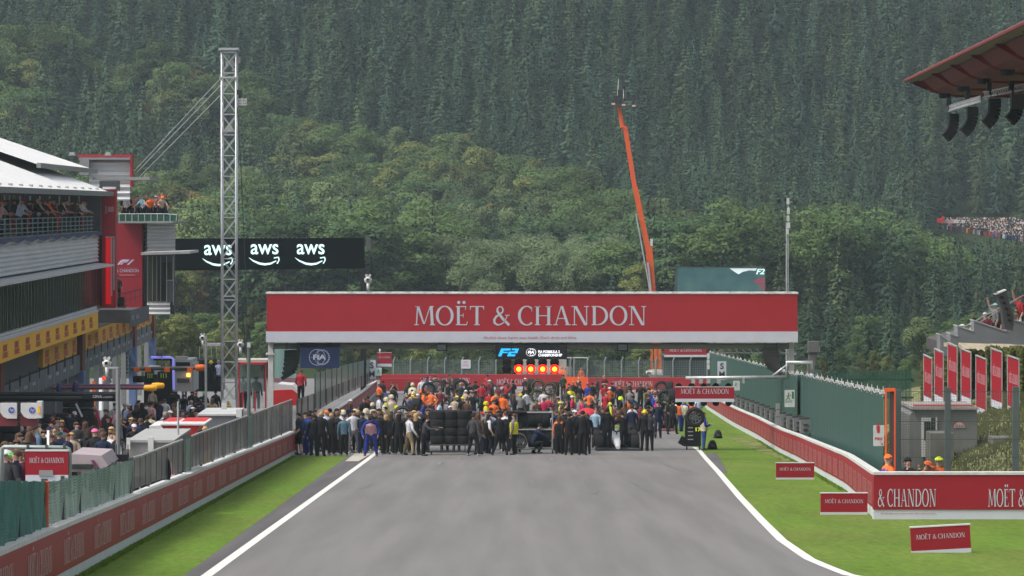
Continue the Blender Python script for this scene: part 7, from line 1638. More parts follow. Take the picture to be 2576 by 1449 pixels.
mb = MB(); mb.lathe([(.001, .1), (.1, .08), (.1, -.1), (.001, -.1)], 10, Matrix.Translation(P(474, 943, Yt-.2))); mb.build('beacon', mat('amber_lit', (1.0, .45, .06), .4, emit=2.5, var=0), tk)
for x in (444, 478): MB().lathe([(.001, -.15), (.45, -.15), (.45, .15), (.001, .15)], 16, Matrix.Translation((sx(x, Yt), Yt+.6, gz(Yt)+.47))@RY).build('wheel', RUB, tk)
vn = thing('white_van', 'pale boxy van at the end of the pit lane left of the violet frame', 'van', (sx(375, 240), 240, gz(240)))
mb = MB(); facing(mb, 362, 390, 926, 990, 240, 4); mb.build('body', W1, vn); mb = MB(); facing(mb, 364, 387, 930, 946, 239.9, .05); mb.build('windscreen', GLS, vn)
dk = thing('dark_awning', 'long dark awning and trailer at the end of the pit lane', 'trailer', (sx(520, 225), 225, gz(225)))
mb = MB(); facing(mb, 438, 535, 906, 912, 222, 3); facing(mb, 490, 556, 912, 985, 225, 3); mb.build('canopy', BLK, dk); mb = MB(); facing(mb, 512, 558, 866, 871, 226, 2.5); mb.build('white_roof', WHT2, dk); mb = MB()
for x in (502, 513, 532, 545, 556): mb.tube([P(x, 870, 226), P(x, 905, 226)], .03, 4)
mb.build('poles', GALV, dk)
# blue-white garage column dressing, helmets and boards seen under the booms
for i, (x, yt, yb, m, lb) in enumerate([(171, 962, 1000, mat('domed_navy', (.02, .03, .10), .4), 'left'), (212, 958, 1000, mat('domed_navy', (.02, .03, .10), .4), 'right')]):
    mb = MB(); s = F/150; mb.lathe([(.001, (yb-yt)/s), (.09, (yb-yt)/s-.04), (.14, (yb-yt)/s-.18), (.14, 0)], 12, Matrix.Translation(P(x-22, yb, 150))); simple('domed_post', 'domed navy pit equipment post, %s one of two' % lb, 'post', mb, m)
mb = MB(); mb.box(P(199, 1032, 150), (.08, .05, .62), ry=-.45); simple('pale_board', 'narrow pale board leaning against the tall tyre stacks', 'board', mb, WHT2)
mb = MB(); mb.box(P(248, 1052, 140), (.10, .05, .62), ry=-.28); simple('pink_board', 'narrow crimson and pink board beside the crowd in the near pit lane', 'board', mb, mat('crimson_board', srgb(140, 30, 70), .6))
mb = MB(); mb.box(P(121, 1104, 85), (.05, .05, .4)); simple('lit_tube_post', 'short bright white upright tube above the pipe sign frame', 'lamp', mb, mat('lit_tube', (.8, .8, .78), .5, emit=.3, var=0))
mb = MB(); mb.lathe([(.001, 0), (.07, 0), (.07, .04), (.001, .05)], 10, Matrix.Translation(P(261, 990-38, 150))@RX); simple('red_lamp', 'small glowing red light under the garage fronts', 'lamp', mb, LHAL)
# white robot cameras on poles
def robot_cam(x, yt, Y, sc3, label, pole=None):
    t = thing('remote_camera', label, 'camera', tuple(P(x, yt, Y))); s = F/Y; k = sc3/s; c = P(x, yt, Y)
    W = mat('camera_white', (.5, .5, .48), .4, var=.06)
    mb = MB(); mb.lathe([(.001, 8*k), (6*k, 7*k), (9*k, 2*k), (9*k, -3*k), (6*k, -8*k), (.001, -9*k)], 14, Matrix.Translation(c+Vector((0, 0, -12*k)))); mb.build('head', W, t, smooth=True)
    mb = MB()
    for q in (-1, 1): mb.lathe([(.001, -4*k), (4*k, -4*k), (4*k, 4*k), (.001, 4*k)], 10, Matrix.Translation(c+Vector((q*5*k, 0, -1*k)))@RX)
    mb.build('twin_pods', W, t)
    mb = MB(); mb.tube([c+Vector((-10*k, 0, -10*k)), c+Vector((-8*k, 0, -20*k)), c+Vector((0, 0, -26*k)), c+Vector((8*k, 0, -20*k)), c+Vector((10*k, 0, -10*k))], 2.4*k, 6); mb.tube([c+Vector((0, 0, -24*k)), c+Vector((0, 0, -48*k))], [5*k, 3.5*k], 8); mb.build('yoke_and_stem', W, t, smooth=True)
    mb = MB(); mb.lathe([(.001, 0), (4*k, 0), (4*k, 2*k), (.001, 2*k)], 10, Matrix.Translation(c+Vector((-1*k, -8.5*k, -13*k)))@RX); mb.build('lens', BLK, t)
robot_cam(269, 900, 110, 1.0, 'white remote camera head beside the grey camera post in the pit lane')
robot_cam(605, 856, 168, .75, 'white remote camera head right of the lattice mast')
robot_cam(926, 692, 200, .85, 'white remote camera head above the left half of the gantry')
robot_cam(1116-160, 966-100, 250, .5, 'small white remote camera under the gantry beside the blue board')
robot_cam(510, 840, 175, .7, 'pale remote camera high on the thin pole left of the lattice mast')
MB_ = MB(); MB_.tube([P(926, 735, 200), P(926, 760, 200)], .1, 6); simple('short_post', 'short dark stem under the white camera above the gantry', 'post', MB_, DKG)
def pole(x0, yt, Y, r, label, m=GALV, cat='pole', yb=None):
    t = P(x0, yt, Y); mb = MB(); b = P(x0, yb, Y) if yb else Vector((t.x, Y, gz(Y))); mb.tube([b, t], r, 8); return simple('post', label, cat, mb, m)
pole(297, 925, 96, .062, 'thick grey camera post rising from the near pit lane', mat('post_grey', (.17, .175, .17), .6))
pole(626, 872, 150, .075, 'dark grey post in front of the red framed booth', mat('post_green_grey', (.10, .13, .12), .6))
pole(518, 845, 172, .06, 'thin pale pole left of the lattice mast', GALV); pole(448, 1010, 90, .028, 'thin grey pole behind the red and white cabin', GALV)
MB_ = MB(); MB_.box(P(626, 868, 150), (.14, .14, .2)); simple('small_white_lamp', 'small white fitting on top of the dark grey post', 'lamp', MB_, WHT2)
MB_ = MB(); MB_.box(P(285, 925, 109), (.3, .08, .05)); simple('camera_bracket', 'bracket joining the white camera to the grey camera post', 'bracket', MB_, GALV)
# red framed booth, pit wall cabins
bo = thing('timing_booth', 'red framed glazed booth between the lattice mast and the gantry leg', 'booth', tuple(P(630, 1040, 176)))
mb = MB()
for x in (601, 668): facing(mb, x-1.5, x+1.5, 912, 1035, 175.5, .3)
facing(mb, 600, 669, 912, 917, 175.5, .3); facing(mb, 608, 612, 985, 1035, 175.3, .2); facing(mb, 640, 643, 985, 1035, 175.3, .2); mb.build('red_frame', REDB, bo)
mb = MB(); facing(mb, 594, 672, 905, 912, 175.8, 2); mb.build('roof', mat('roof_cream', (.42, .40, .35), .7), bo)
gl = mat('booth_glass', (.16, .22, .21), .2, var=.2); gl.node_tree.nodes['Principled BSDF'].inputs['Alpha'].default_value = .45
mb = MB(); facing(mb, 603, 667, 917, 985, 177.5, .05); mb.build('glass', gl, bo); mb = MB(); facing(mb, 603, 667, 1036, 1060, 175, 3); mb.build('floor', CONC, bo)
def cabin(label, x0, x1, yt, yb, Y, d, m, roofm=None, name='pit_wall_cabin'):
    t = thing(name, label, 'cabin', tuple(P((x0+x1)/2, yb, Y))); mb = MB(); facing(mb, x0, x1, yt, yb, Y, d); mb.build('body', m, t)
    mb = MB(); s = F/Y; c = P((x0+x1)/2, yt, Y); mb.box(c+Vector((0, d/2, .03)), ((x1-x0)/s+.1, d+.1, .06)); mb.build('roof', roofm or m, t); return t
GW = mat('cabin_grey_white', (.20, .20, .19), .7, var=.12); RW_ = mat('cabin_red', srgb(185, 20, 22), .5)
t = cabin('long pale grey cabin behind the left fence, nearest', 325, 434, 1113, 1200, 88, 4.5, GW, mat('roof_pale', (.30, .30, .29), .7))
mb = MB(); facing(mb, 372, 386, 1100, 1135, 87.9, .1); facing(mb, 318, 327, 1102, 1130, 87.8, .1); mb.build('white_panel', WHT2, t)
t = cabin('grey cabin roof in front of the lattice mast', 500, 590, 1046, 1080, 128, 4, mat('cabin_dark', (.12, .13, .14), .6), mat('roof_white', (.42, .43, .42), .6))
t = thing('red_white_cabin', 'red and white wedge-shaped cabin behind the left fence', 'cabin', tuple(P(460, 1100, 105)))
mb = MB(); mb.prism([P(408, 1070, 105), P(502, 1070, 105), P(490, 1092, 105), P(470, 1094, 105), P(418, 1086, 105)], (0, 2.5, 0)); mb.build('red_body', RW_, t)
mb = MB(); mb.prism([P(375, 1072, 104.9), P(405, 1070, 104.9), P(414, 1084, 104.9), P(404, 1090, 104.9), P(376, 1090, 104.9)], (0, 2.5, 0)); facing(mb, 404, 515, 1066, 1070, 104.9, 2.6); mb.build('white_nose', WHT2, t)
mb = MB(); facing(mb, 410, 448, 1060, 1066, 106, 2); facing(mb, 455, 516, 1060, 1066, 106, 2); mb.build('red_top', RW_, t); mb = MB(); facing(mb, 410, 460, 1090, 1130, 105.3, 2); mb.build('dark_base', mat('cabin_dark', (.12, .13, .14)), t)
t = thing('pink_white_cabin', 'white and pink sloped cabin beside the pipe sign frame', 'cabin', tuple(P(220, 1180, 72)))
PKW = mat('pinkish_white', (.34, .28, .29), .5)
mb = MB(); mb.prism([P(178, 1142, 72), P(255, 1146, 72), P(272, 1172, 72), P(240, 1192, 72), P(178, 1186, 72)], (0, 2.0, 0)); mb.build('shell', PKW, t)
mb = MB(); mb.prism([P(228, 1158, 71.95), P(236, 1158, 71.95), P(252, 1180, 71.95), P(244, 1182, 71.95)], (0, .05, 0)); mb.build('magenta_stripe', mat('magenta', (.12, .02, .08), .5), t); mb = MB(); facing(mb, 178, 232, 1168, 1180, 71.9, .1); mb.build('window', GLS, t)
t = thing('red_white_cabin', 'red and white curved cabin behind the gantry leg', 'cabin', tuple(P(725, 1010, 190)))
mb = MB(); mb.prism([P(686, 976, 190), P(700, 966, 190), P(735, 969, 190), P(752, 984, 190), P(752, 990, 190), P(686, 986, 190)], (0, 2.5, 0)); mb.build('white_roof', WHT2, t); mb = MB(); mb.prism([P(686, 982, 189.9), P(735, 980, 189.9), P(748, 990, 189.9), P(748, 1020, 189.9), P(686, 1020, 189.9)], (0, 2.5, 0)); mb.build('red_body', RW_, t)
t = thing('teal_glazed_wall', 'pale teal glazed wall seen under the left end of the gantry', 'wall', tuple(P(725, 960, 240)))
mb = MB(); facing(mb, 690, 745, 862, 960, 240, .2); mb.build('glazing', mat('teal_glaze', (.20, .32, .29), .4, var=.25, scale=1.2, stretch=(3, 3, .3)), t); mb = MB(); facing(mb, 686, 760, 951, 962, 238, .2); mb.build('printed_strip', mat('faded_maroon', (.24, .12, .14), .6, var=.3, scale=4), t)
for x0, x1, yt, yb, Y, lb, m in [(575, 590, 1014, 1030, 120, 'small white tilted board left of the warning sign', WHT2), (614-22, 606, 1030, 1050, 118, 'small white tilted board right of the warning sign', WHT2)]:
    mb = MB(); facing(mb, x0-18 if 'left' in lb else x0+2, x1-20 if 'left' in lb else x1+2, yt, yb, Y, .05); simple('small_board', lb, 'board', mb, m)
t = thing('antenna_frame', 'black antenna stand above the left fence', 'antenna', tuple(P(306, 1150, 74)))
mb = MB()
for x in (293, 308, 322): mb.tube([P(x, 1118, 74), P(x, 1175, 74)], .012, 4)
mb.box(P(308, 1152, 74), (.24, .15, .14)); mb.lathe([(.001, -.02), (.05, 0), (.001, .02)], 10, Matrix.Translation(P(308, 1115, 74))); mb.build('stand', BLK, t)
# grey blocks along the right wall, white post
for i in range(14):
    Y = 205-5.2*i; X = RW(Y)+.35; t = thing('grey_bracket_block', 'grey steel bracket block on the right wall, %s from the far end' % (['first', 'second', 'third', 'fourth', 'fifth', 'sixth', 'seventh', 'eighth', 'ninth', 'tenth', 'eleventh', 'twelfth', 'thirteenth', 'fourteenth'][i]), 'block', (X, Y, gz(Y)+1.1), group='grey blocks along the right wall')
    MB().box((X, Y, gz(Y)+1.40), (.42, .5, .5)).build('block', mat('block_grey', (.14, .145, .14), .8, var=.25, scale=5), t); mb = MB()
    for zz in (.18, .38): mb.box((X-.02, Y-.26, gz(Y)+1.1+zz), (.18, .05, .07))
    mb.box((X, Y, gz(Y)+1.70), (.5, .2, .10)); mb.build('clips', DKG, t)
t = thing('white_post', 'white banded post on the right wall', 'post', tuple(P(1957, 1070, fy(1962)))); mb = MB(); facing(mb, 1952, 1962, 1016, 1074, fy(1962), .15); mb.build('post', WHT2, t); mb = MB(); facing(mb, 1951, 1963, 1030, 1031, fy(1962)-.02, .2); facing(mb, 1951, 1963, 1048, 1049, fy(1962)-.02, .2); mb.build('bands', DKG, t)
t = thing('white_post', 'white segmented post at the far end of the green fence', 'post', tuple(P(1782, 930, 246))); mb = MB()
for a, b in ((889, 903), (905, 915), (917, 929)): facing(mb, 1779, 1785, a, b, 246, .1)
mb.build('post', WHT2, t)
# ------------------------------------------------------------------ right side: bank, hut, stand, roof
xs_ = np.linspace(10.6, 34, 34); ys_ = np.linspace(97, 175, 50)
def bank(X, Y): return gz(Y)+.03+max(0, min(X-11.6-max(0, (Y-118))*.02, 7))*.36*min(1, (Y-96)/10)
mb = MB()
for y in ys_:
    for x in xs_: mb.v.append((x, y, bank(x, y)+.06*math.sin(x*3)*math.sin(y*1.3)))
n_ = len(xs_)
for j in range(len(ys_)-1):
    for i in range(n_-1): mb.f.append((j*n_+i, j*n_+i+1, (j+1)*n_+i+1, (j+1)*n_+i)); mb.m.append(0)
struct(mb.build('grass_bank', mat('rough_grass', (.15, .155, .07), .95, var=.5, scale=1.3, spec=.05), smooth=True))
mb = MB(); r = random.Random(12)
for i in range(26000):
    x = r.uniform(11, 22); y = r.uniform(98, 140); z = bank(x, y); h = r.uniform(.06, .22); w2 = .02
    mb.add([(x-w2, y, z), (x+w2, y, z), (x+r.uniform(-.1, .1), y-r.uniform(0, .1), z+h)], [(0, 1, 2)])
tag(mb.build('rough_grass', mat('rough_blades', (.19, .20, .085), .9, var=.4, scale=1.0, spec=.05)), 'rough dry grass growing on the bank behind the right wall', 'grass', kind='stuff')
# hut
YH = 112; HG = mat('hut_grey', (.15, .155, .145), .7, var=.1); ht = thing('marshal_hut', 'grey marshal hut with a chequered door on the bank behind the mesh fence', 'hut', tuple(P(2370, 1190, YH)))
mb = MB(); facing(mb, 2300, 2458, 1031, 1205, YH, 3); mb.prism([P(2288, 1045, YH+.1), P(2300, 1031, YH+.1), P(2300, 1205, YH+.1), P(2288, 1205, YH+.1)], (0, 3, 0)); mb.build('wall', HG, ht)
mb = MB(); facing(mb, 2294, 2462, 1024, 1031, YH-.15, 3.3); mb.build('roof', mat('hut_roof', (.27, .24, .23), .8, var=.3, scale=8), ht); mb = MB(); facing(mb, 2300, 2450, 1019, 1023, YH+.2, .3); mb.build('red_trim', mat('faded_red', srgb(150, 70, 60), .7), ht)
dr = MB(); facing(dr, 2318, 2342, 1051, 1150, YH-.05, .05); d_ = dr.build('door', WHT2, ht)
mb = MB(); facing(mb, 2325, 2341, 1060, 1108, YH-.10, .04); facing(mb, 2343, 2356, 1052, 1080, YH-.06, .04)
for k in range(14): facing(mb, 2328+(k % 2)*4, 2332+(k % 2)*4, 1116+k*3.5, 1119.5+k*3.5, YH-.10, .03)
mb.build('dark_panes', GLS, d_); mb = MB(); facing(mb, 2354, 2357.5, 1050, 1083, YH-.08, .05); mb.build('window_frame', WHT2, ht)
mb = MB(); mb.poly([P(2413+15*math.cos(a*math.pi/12), 1076-14*math.sin(a*math.pi/12), YH)+BK*.02 for a in range(13)]); mb.build('round_emblem', WHT2, ht); mb = MB()
for k in range(5): mb.box(P(2404+4.5*k, 1071, YH)+BK*.04, (.035, .01, .05))
ring(mb, P(2413, 1076, YH)+BK*.035, 15/F*YH, .02, a0=0, a1=180); mb.build('emblem_marks', RDP, ht)
for x0, x1, yt, yb, lb in [(2340, 2400, 1090, 1195, 'weathered grey concrete wall beside the hut door'), (2498, 2570, 1102, 1200, 'grey concrete plinth on the bank at the right edge')]:
    mb = MB(); facing(mb, x0, x1, yt, yb, 110, 1.2); simple('concrete_block', lb, 'block', mb, mat('olive_concrete', (.13, .13, .11), .9, var=.3, scale=2))
# mesh fence with posts
mf = thing('mesh_fence', 'tall chain-link fence with dark posts above the right wall', 'fence', tuple(P(2260, 1195, yc+2.0)))
for x, w_, yt in ((2260, 14, 980), (2385, 14, 975), (2556, 15, 973)): mb = MB(); facing(mb, x-w_/2, x+w_/2, yt, 1205, yc+1.9, .14); mb.build('post', mat('post_slate', (.065, .085, .085), .6), mf)
mb = MB(); mb.quad(P(2262, 1202, yc+2.0), P(2640, 1202, yc+2.0), P(2640, 982, yc+2.0), P(2262, 982, yc+2.0)); mb.build('mesh', CHAIN, mf)
mb = MB()
for y in (985, 1060, 1105, 1150): mb.tube([P(2262, y, yc+1.9), P(2640, y, yc+1.9)], .008, 4)
mb.build('wires', DKG, mf)
og = thing('orange_edged_gate', 'orange edged grey gate post where the green fence meets the mesh fence', 'gate', tuple(P(2240, 1190, 92)))
mb = MB(); facing(mb, 2238, 2251, 985, 1190, yc+1.6, .1); mb.build('grey_panel', mat('gate_grey', (.09, .085, .085), .7), og); mb = MB(); facing(mb, 2226, 2252, 977, 985, yc+1.5, .12); facing(mb, 2228, 2231, 985, 1170, yc+1.5, .12); facing(mb, 2250, 2253, 985, 1195, yc+1.5, .1); mb.build('orange_edge', ORG, og)
# upright red banners
for i, (x, yt, yb) in enumerate([(2334, 901, 1017), (2362, 886, 1014), (2396, 871, 1008), (2430, 886, 1017), (2468, 903, 1045), (2507, 885, 1027), (2549, 903, 1043)]):
    Yb = 140-2.2*i; s = F/Yb; w_ = 16+1.1*i; sl2 = 8
    t = thing('upright_banner', 'tall red banner on the bank, %s of seven from the left' % ['first', 'second', 'third', 'fourth', 'fifth', 'sixth', 'seventh'][i], 'banner', tuple(P(x, yb, Yb)), group='seven upright red banners')
    q = lambda a, y, e=0: P(x+a*w_/2, y+(a)*sl2/2, Yb)+Vector((0, -a*.25+e, 0))
    mb = MB(); mb.prism([q(-1, yt), q(1, yt), q(1, yb-18), q(-1, yb-18)], (0, .06, 0)); mb.build('red_cloth', REDD, t)
    mb = MB(); mb.prism([q(-1, yb-18), q(1, yb-18), q(1, yb), q(-1, yb)], (0, .06, 0)); mb.build('white_foot', WHT, t)
    mb = MB(); A = q(-.8, yt+62, -.02); B = q(.8, yt+62, -.02); put_serif(mb, A, (B-A), Zv, (B-A).length, 24/s, N=BK); mb.build('lettering', LETP, t)
    mb = MB()
    for a in (-1, 1): mb.tube([q(a*1.06, yt-6), q(a*1.06, yb)], .02, 5)
    mb.tube([q(-1.1, yt-4), q(1.1, yt-4)], .035, 5); mb.build('pole_frame', GALV, t)
# hedge on the bank
HED = leafmat('hedge_leaves', (.12, .135, .04))
r = np.random.default_rng(5)
for i, (x0, x1, yt, yb, Y) in enumerate([(2318, 2420, 905, 1010, 146), (2400, 2500, 880, 1000, 145), (2480, 2640, 872, 990, 144)]):
    N_ = 9000; C = np.stack([r.uniform(x0, x1, N_), r.uniform(yt, yb, N_)], 1); yy = Y+r.uniform(-.4, 1.2, N_)+.5*np.sin(C[:, 0]*.2)
    top = yt+6*np.sin(C[:, 0]*.11)+4*np.sin(C[:, 0]*.31); C[:, 1] = np.maximum(C[:, 1], top)
    cen = np.stack([(C[:, 0]-CX)/F*yy, yy, (HY-C[:, 1])/F*yy], 1); nn = r.normal(size=(N_, 3))*.5+np.array((0, -.6, .6)); nn /= np.linalg.norm(nn, axis=1)[:, None]
    o = bpy.data.objects.new('hedge', mesh_quads('hedge', cards(cen, nn, np.full(N_, .055)), HED)); COL.objects.link(o); tag(o, 'olive green hedge below the grandstand, %s stretch' % ['left', 'middle', 'right'][i], 'hedge', 'hedge stretches')
# grandstand side wall
YG2 = 150; gs = thing('grandstand', 'stepped concrete side of the grandstand at the right edge', 'grandstand', tuple(P(2470, 890, YG2)))
GC = mat('stand_concrete', (.17, .18, .19), .85, var=.15, scale=1.2)
steps = [(2365, 2390, 841, 860, 895), (2391, 2409, 839, 847, 895), (2409, 2450, 820, 834, 893), (2450, 2532, 806, 834, 888), (2532, 2541, 800, 803, 886), (2541, 2640, 802, 830, 884)]
for x0, x1, a, b, c in steps:
    mb = MB(); mb.prism([P(x0, a, YG2), P(x1, b, YG2), P(x1, c, YG2), P(x0, c, YG2)], (0, 1.2, 0)); mb.build('step_wall', GC, gs)
    mb = MB(); mb.prism([P(x0-1, a-2, YG2-.03), P(x1, b-2, YG2-.03), P(x1, b+1, YG2-.03), P(x0-1, a+1, YG2-.03)], (0, 1.3, 0)); mb.build('coping', mat('coping_pale', (.36, .37, .38), .8), gs)
mb = MB()
for (a, b), (c, d_) in (((2374, 862), (2400, 865)), ((2411, 862), (2492, 885)), ((2492, 864), (2600, 882))):
    mb.add([P(a, b, YG2-1.5), P(c, b+3, YG2-1.5), P(c, d_, YG2-3.2), P(a+18, d_-4, YG2-3.2), P(a, b+10, YG2-1.5), P(c, b+16, YG2-1.5), P(c, d_+8, YG2-3.2), P(a+18, d_+6, YG2-3.2)], [(0, 1, 2, 3), (3, 2, 6, 7), (0, 3, 7, 4), (1, 5, 6, 2), (4, 7, 6, 5)])
mb.build('tan_ledge', mat('tan_concrete', (.36, .31, .22), .85, var=.2, scale=3), gs)
mb = MB(); mb.prism([P(2372, 862, YG2+1.3), P(2450, 840, YG2+1.3), P(2640, 826, YG2+1.3), P(2640, 890, YG2+1.3), P(2372, 890, YG2+1.3)], (0, 6, 0)); mb.build('seating_slope', mat('stand_dark', (.06, .055, .055), .8), gs)
mb = MB()
for (a, b, c, d_) in ((2380, 846, 2576, 742), (2420, 838, 2560, 752)): mb.tube([P(a, b, YG2+.6), P(c, d_, YG2+.6)], .025, 4)
mb.build('handrail', GALV, gs)
SPK = mat('speaker_brown', (.045, .045, .045), .7); t = thing('leaning_speaker', 'tall slanted dark grey speaker stack on the grandstand steps', 'speaker', tuple(P(2530, 830, 148)))
mb = MB(); mb.prism([P(2506, 738, 148), P(2531, 730, 148), P(2552, 800, 148), P(2548, 832, 148), P(2528, 828, 148), P(2520, 775, 148)], (0, .7, 0)); mb.build('cabinet', SPK, t)
mb = MB()
for x, y in ((2520, 748), (2526, 762), (2532, 777), (2537, 792), (2540, 806)): mb.box(P(x, y, 148)+BK*.02, (.16, .02, .1), ry=.3)
mb.build('drivers', BLK, t); mb = MB(); mb.prism([P(2505, 739, 147.98), P(2532, 728, 147.98), P(2532, 731, 147.98), P(2506, 742, 147.98)], (0, .72, 0)); mb.build('top_cap', PALE, t)
for x, y, top, hd, po, wh in [(2420, 815, 'white', ('cap', 'white'), 'stand', 'lowest on the grandstand steps, mostly hidden'), (2445, 812, 'white', ('cap', 'white'), 'stand', 'standing in white on the lower grandstand steps'), (2462, 796, 'grey', ('short', 'dark brown'), 'rail', 'leaning on the middle grandstand wall'), (2478, 785, 'maroon', ('cap', 'pale blue'), 'turn', 'in maroon in the middle of the grandstand steps'), (2488, 790, 'maroon', ('short', 'dark brown'), 'stand', 'right of the maroon one with the pale cap'), (2503, 763, 'grey', ('cap', 'light blue'), 'up', 'left of the slanted speaker with one arm raised'), (2512, 775, 'dark grey', ('long', 'brown'), 'stand', 'just beside the slanted speaker'),
                        (2558, 772, 'brown', ('short', 'brown'), 'fold', 'right of the slanted speaker, in brown'), (2566, 745, 'red', ('cap', 'red'), 'up', 'top of the stand at the right edge, arm raised'), (2570, 778, 'white', ('short', 'brown'), 'rail', 'in white right of the slanted speaker'), (2562, 790, 'pale pink', ('long', 'blonde'), 'stand', 'in pink right of the slanted speaker')]:
    p = P(x, y, YG2+1.0); p.z -= 1.72; person(p, po, -1.2, top, 'black', hd, where=wh, h=1.72, fore='skin', group='spectators on the grandstand steps')
# roof of the stand, top right
RU = mat('roof_red_under', srgb(92, 16, 22), .7, var=.1); RB = mat('roof_beige', (.17, .145, .13), .8)
A = P(2277, 207, 150); B = P(2553, 30.5, 95.8); C_ = Vector((B.x+.4, 80, B.z)); OUTR = Vector((1, -.03, 0))
rf_ = thing('grandstand_roof', 'dark red underside of the grandstand roof overhanging at the top right', 'roof', tuple(A))
fz = A.z
def R_(t, o, z): q = A+(C_-A)*t; return Vector((q.x+o, q.y, fz+z))
mb = MB(); mb.add([R_(-.0, 0, 0), R_(1, 0, 0), R_(1, 14, .2), R_(0, 14, .2), R_(0, 0, .12), R_(1, 0, .12), R_(1, 14, .32), R_(0, 14, .32)], [(0, 1, 2, 3), (7, 6, 5, 4), (0, 4, 5, 1), (3, 7, 4, 0)]); mb.build('roof_sheet', RB, rf_)
mb = MB(); mb.tube([R_(0, 0, .06), R_(1, 0, .06)], .07, 6); mb.build('edge_trim', mat('trim_pale_red', srgb(120, 50, 52), .7), rf_)
mb = MB()
prof = [(.55, -.03), (1.0, -.42), (1.7, -.62), (14, -.66)]
for (o0, z0), (o1, z1) in zip(prof, prof[1:]): mb.quad(R_(.012, o0, z0), R_(1, o0, z0), R_(1, o1, z1), R_(.012, o1, z1))
mb.quad(R_(.012, .1, -.02), R_(.012, 1.0, -.42), R_(.012, 1.7, -.62), R_(.012, 14, -.66)); mb.add([R_(.011, .3, -.12), R_(.011, 1.0, -.42), R_(.011, 1.7, -.62), R_(.011, 14, -.66), R_(.011, 14, 0), R_(.011, .3, 0)], [(0, 1, 2, 3, 4, 5)]); mb.build('red_soffit', RU, rf_)
mb = MB(); mb2 = MB()
for k in range(9):
    t0 = .03+.12*k; mb.add([R_(t0, .25, -.03), R_(t0, 1.1, -.52), R_(t0, 2.0, -.70), R_(t0, 6, -.72), R_(t0, 6, -.3), R_(t0, .9, -.03)], [(0, 1, 2, 3, 4, 5)]); mb.add([R_(t0+.006, .25, -.03), R_(t0+.006, 1.1, -.52), R_(t0+.006, 2.0, -.70), R_(t0+.006, 6, -.72), R_(t0+.006, 6, -.3), R_(t0+.006, .9, -.03)], [(0, 1, 2, 3, 4, 5)])
mb.build('red_rib', mat('rib_red', srgb(110, 16, 22), .55), rf_)
for k in range(8):
    c = R_(.07+.12*k, 1.25, -.62); mb = MB(); mb.lathe([(.001, 0), (.26, 0), (.22, -.2), (.001, -.22)], 10, Matrix.Translation(c)); l_ = mb.build('downlight', BLK, rf_)
for i, (a, b, c, d_) in enumerate(((2387, 273, 2466, 249), (2474, 238, 2600, 214))):
    t = thing('lighting_truss', 'pale lattice truss under the grandstand roof, %s' % ['left', 'right'][i], 'truss', tuple(P(a, b, 128))); A1, B1 = P(a, b, 128), P(c, d_, 124); mb = MB()
    for o1, o2 in ((-.1, -.1), (.1, -.1), (.1, .1), (-.1, .1)): mb.tube([A1+Vector((0, o1, o2)), B1+Vector((0, o1, o2))], .022, 5)
    for k in range(22):
        f0, f1 = k/22, (k+1)/22
        mb.tube([A1.lerp(B1, f0)+Vector((0, -.1, -.1)), A1.lerp(B1, f1)+Vector((0, -.1, .1))], .014, 4); mb.tube([A1.lerp(B1, f0)+Vector((0, -.1, .1)), A1.lerp(B1, f1)+Vector((0, -.1, -.1))], .014, 4)
    mb.build('lattice', ALU, t)
def jarray(x0, x1, yt, yb, Y, label):
    s = F/Y; t = thing('line_array_speaker', label, 'speaker', tuple(P((x0+x1)/2, yt, Y)), group='curved speaker arrays under the grandstand roof'); w_ = (x1-x0)*.66
    n = 9; cx_ = x1-w_/2; H = yb-yt
    pts = []; ang = 0; px, py = cx_, yt
    for i in range(n):
        ang = 0 if i < 3 else ang+.14; L = H/n*1.02; nx, ny = px-math.sin(ang)*L, py+math.cos(ang)*L
        c = P((px+nx)/2, (py+ny)/2, Y); MB().box(c, (w_/s, .5, L/s*.97), ry=ang).build('cabinet', BLK, t); px, py = nx, ny
    mb = MB()
    for k in (-.35, .35): mb.tube([P(cx_+k*w_, yt, Y), P(cx_+k*w_*.7, yt-16, Y)], .02, 4)
    mb.build('rigging', DKG, t); mb = MB(); mb.box(P(cx_-w_*.5, yt-30, Y), (.16, .3, .3)); mb.box(P(cx_-w_*.5+3, yt-20, Y), (.06, .1, .3)); mb.build('hoist', BLK, t)
jarray(2374, 2411, 286, 352, 128, 'curved hanging speaker array, leftmost of four under the grandstand roof')
jarray(2420, 2459, 269, 339, 127, 'curved hanging speaker array, second of four under the grandstand roof')
jarray(2473, 2516, 248, 319, 126, 'curved hanging speaker array, third of four under the grandstand roof')
jarray(2529, 2574, 246, 309, 125, 'curved hanging speaker array, rightmost of four under the grandstand roof')
mb = MB(); facing(mb, 2545, 2590, 237, 272, 124, .4); simple('flight_case', 'black boxed unit hanging right of the third speaker array', 'box', mb, mat('case_black', (.02, .02, .022), .6))
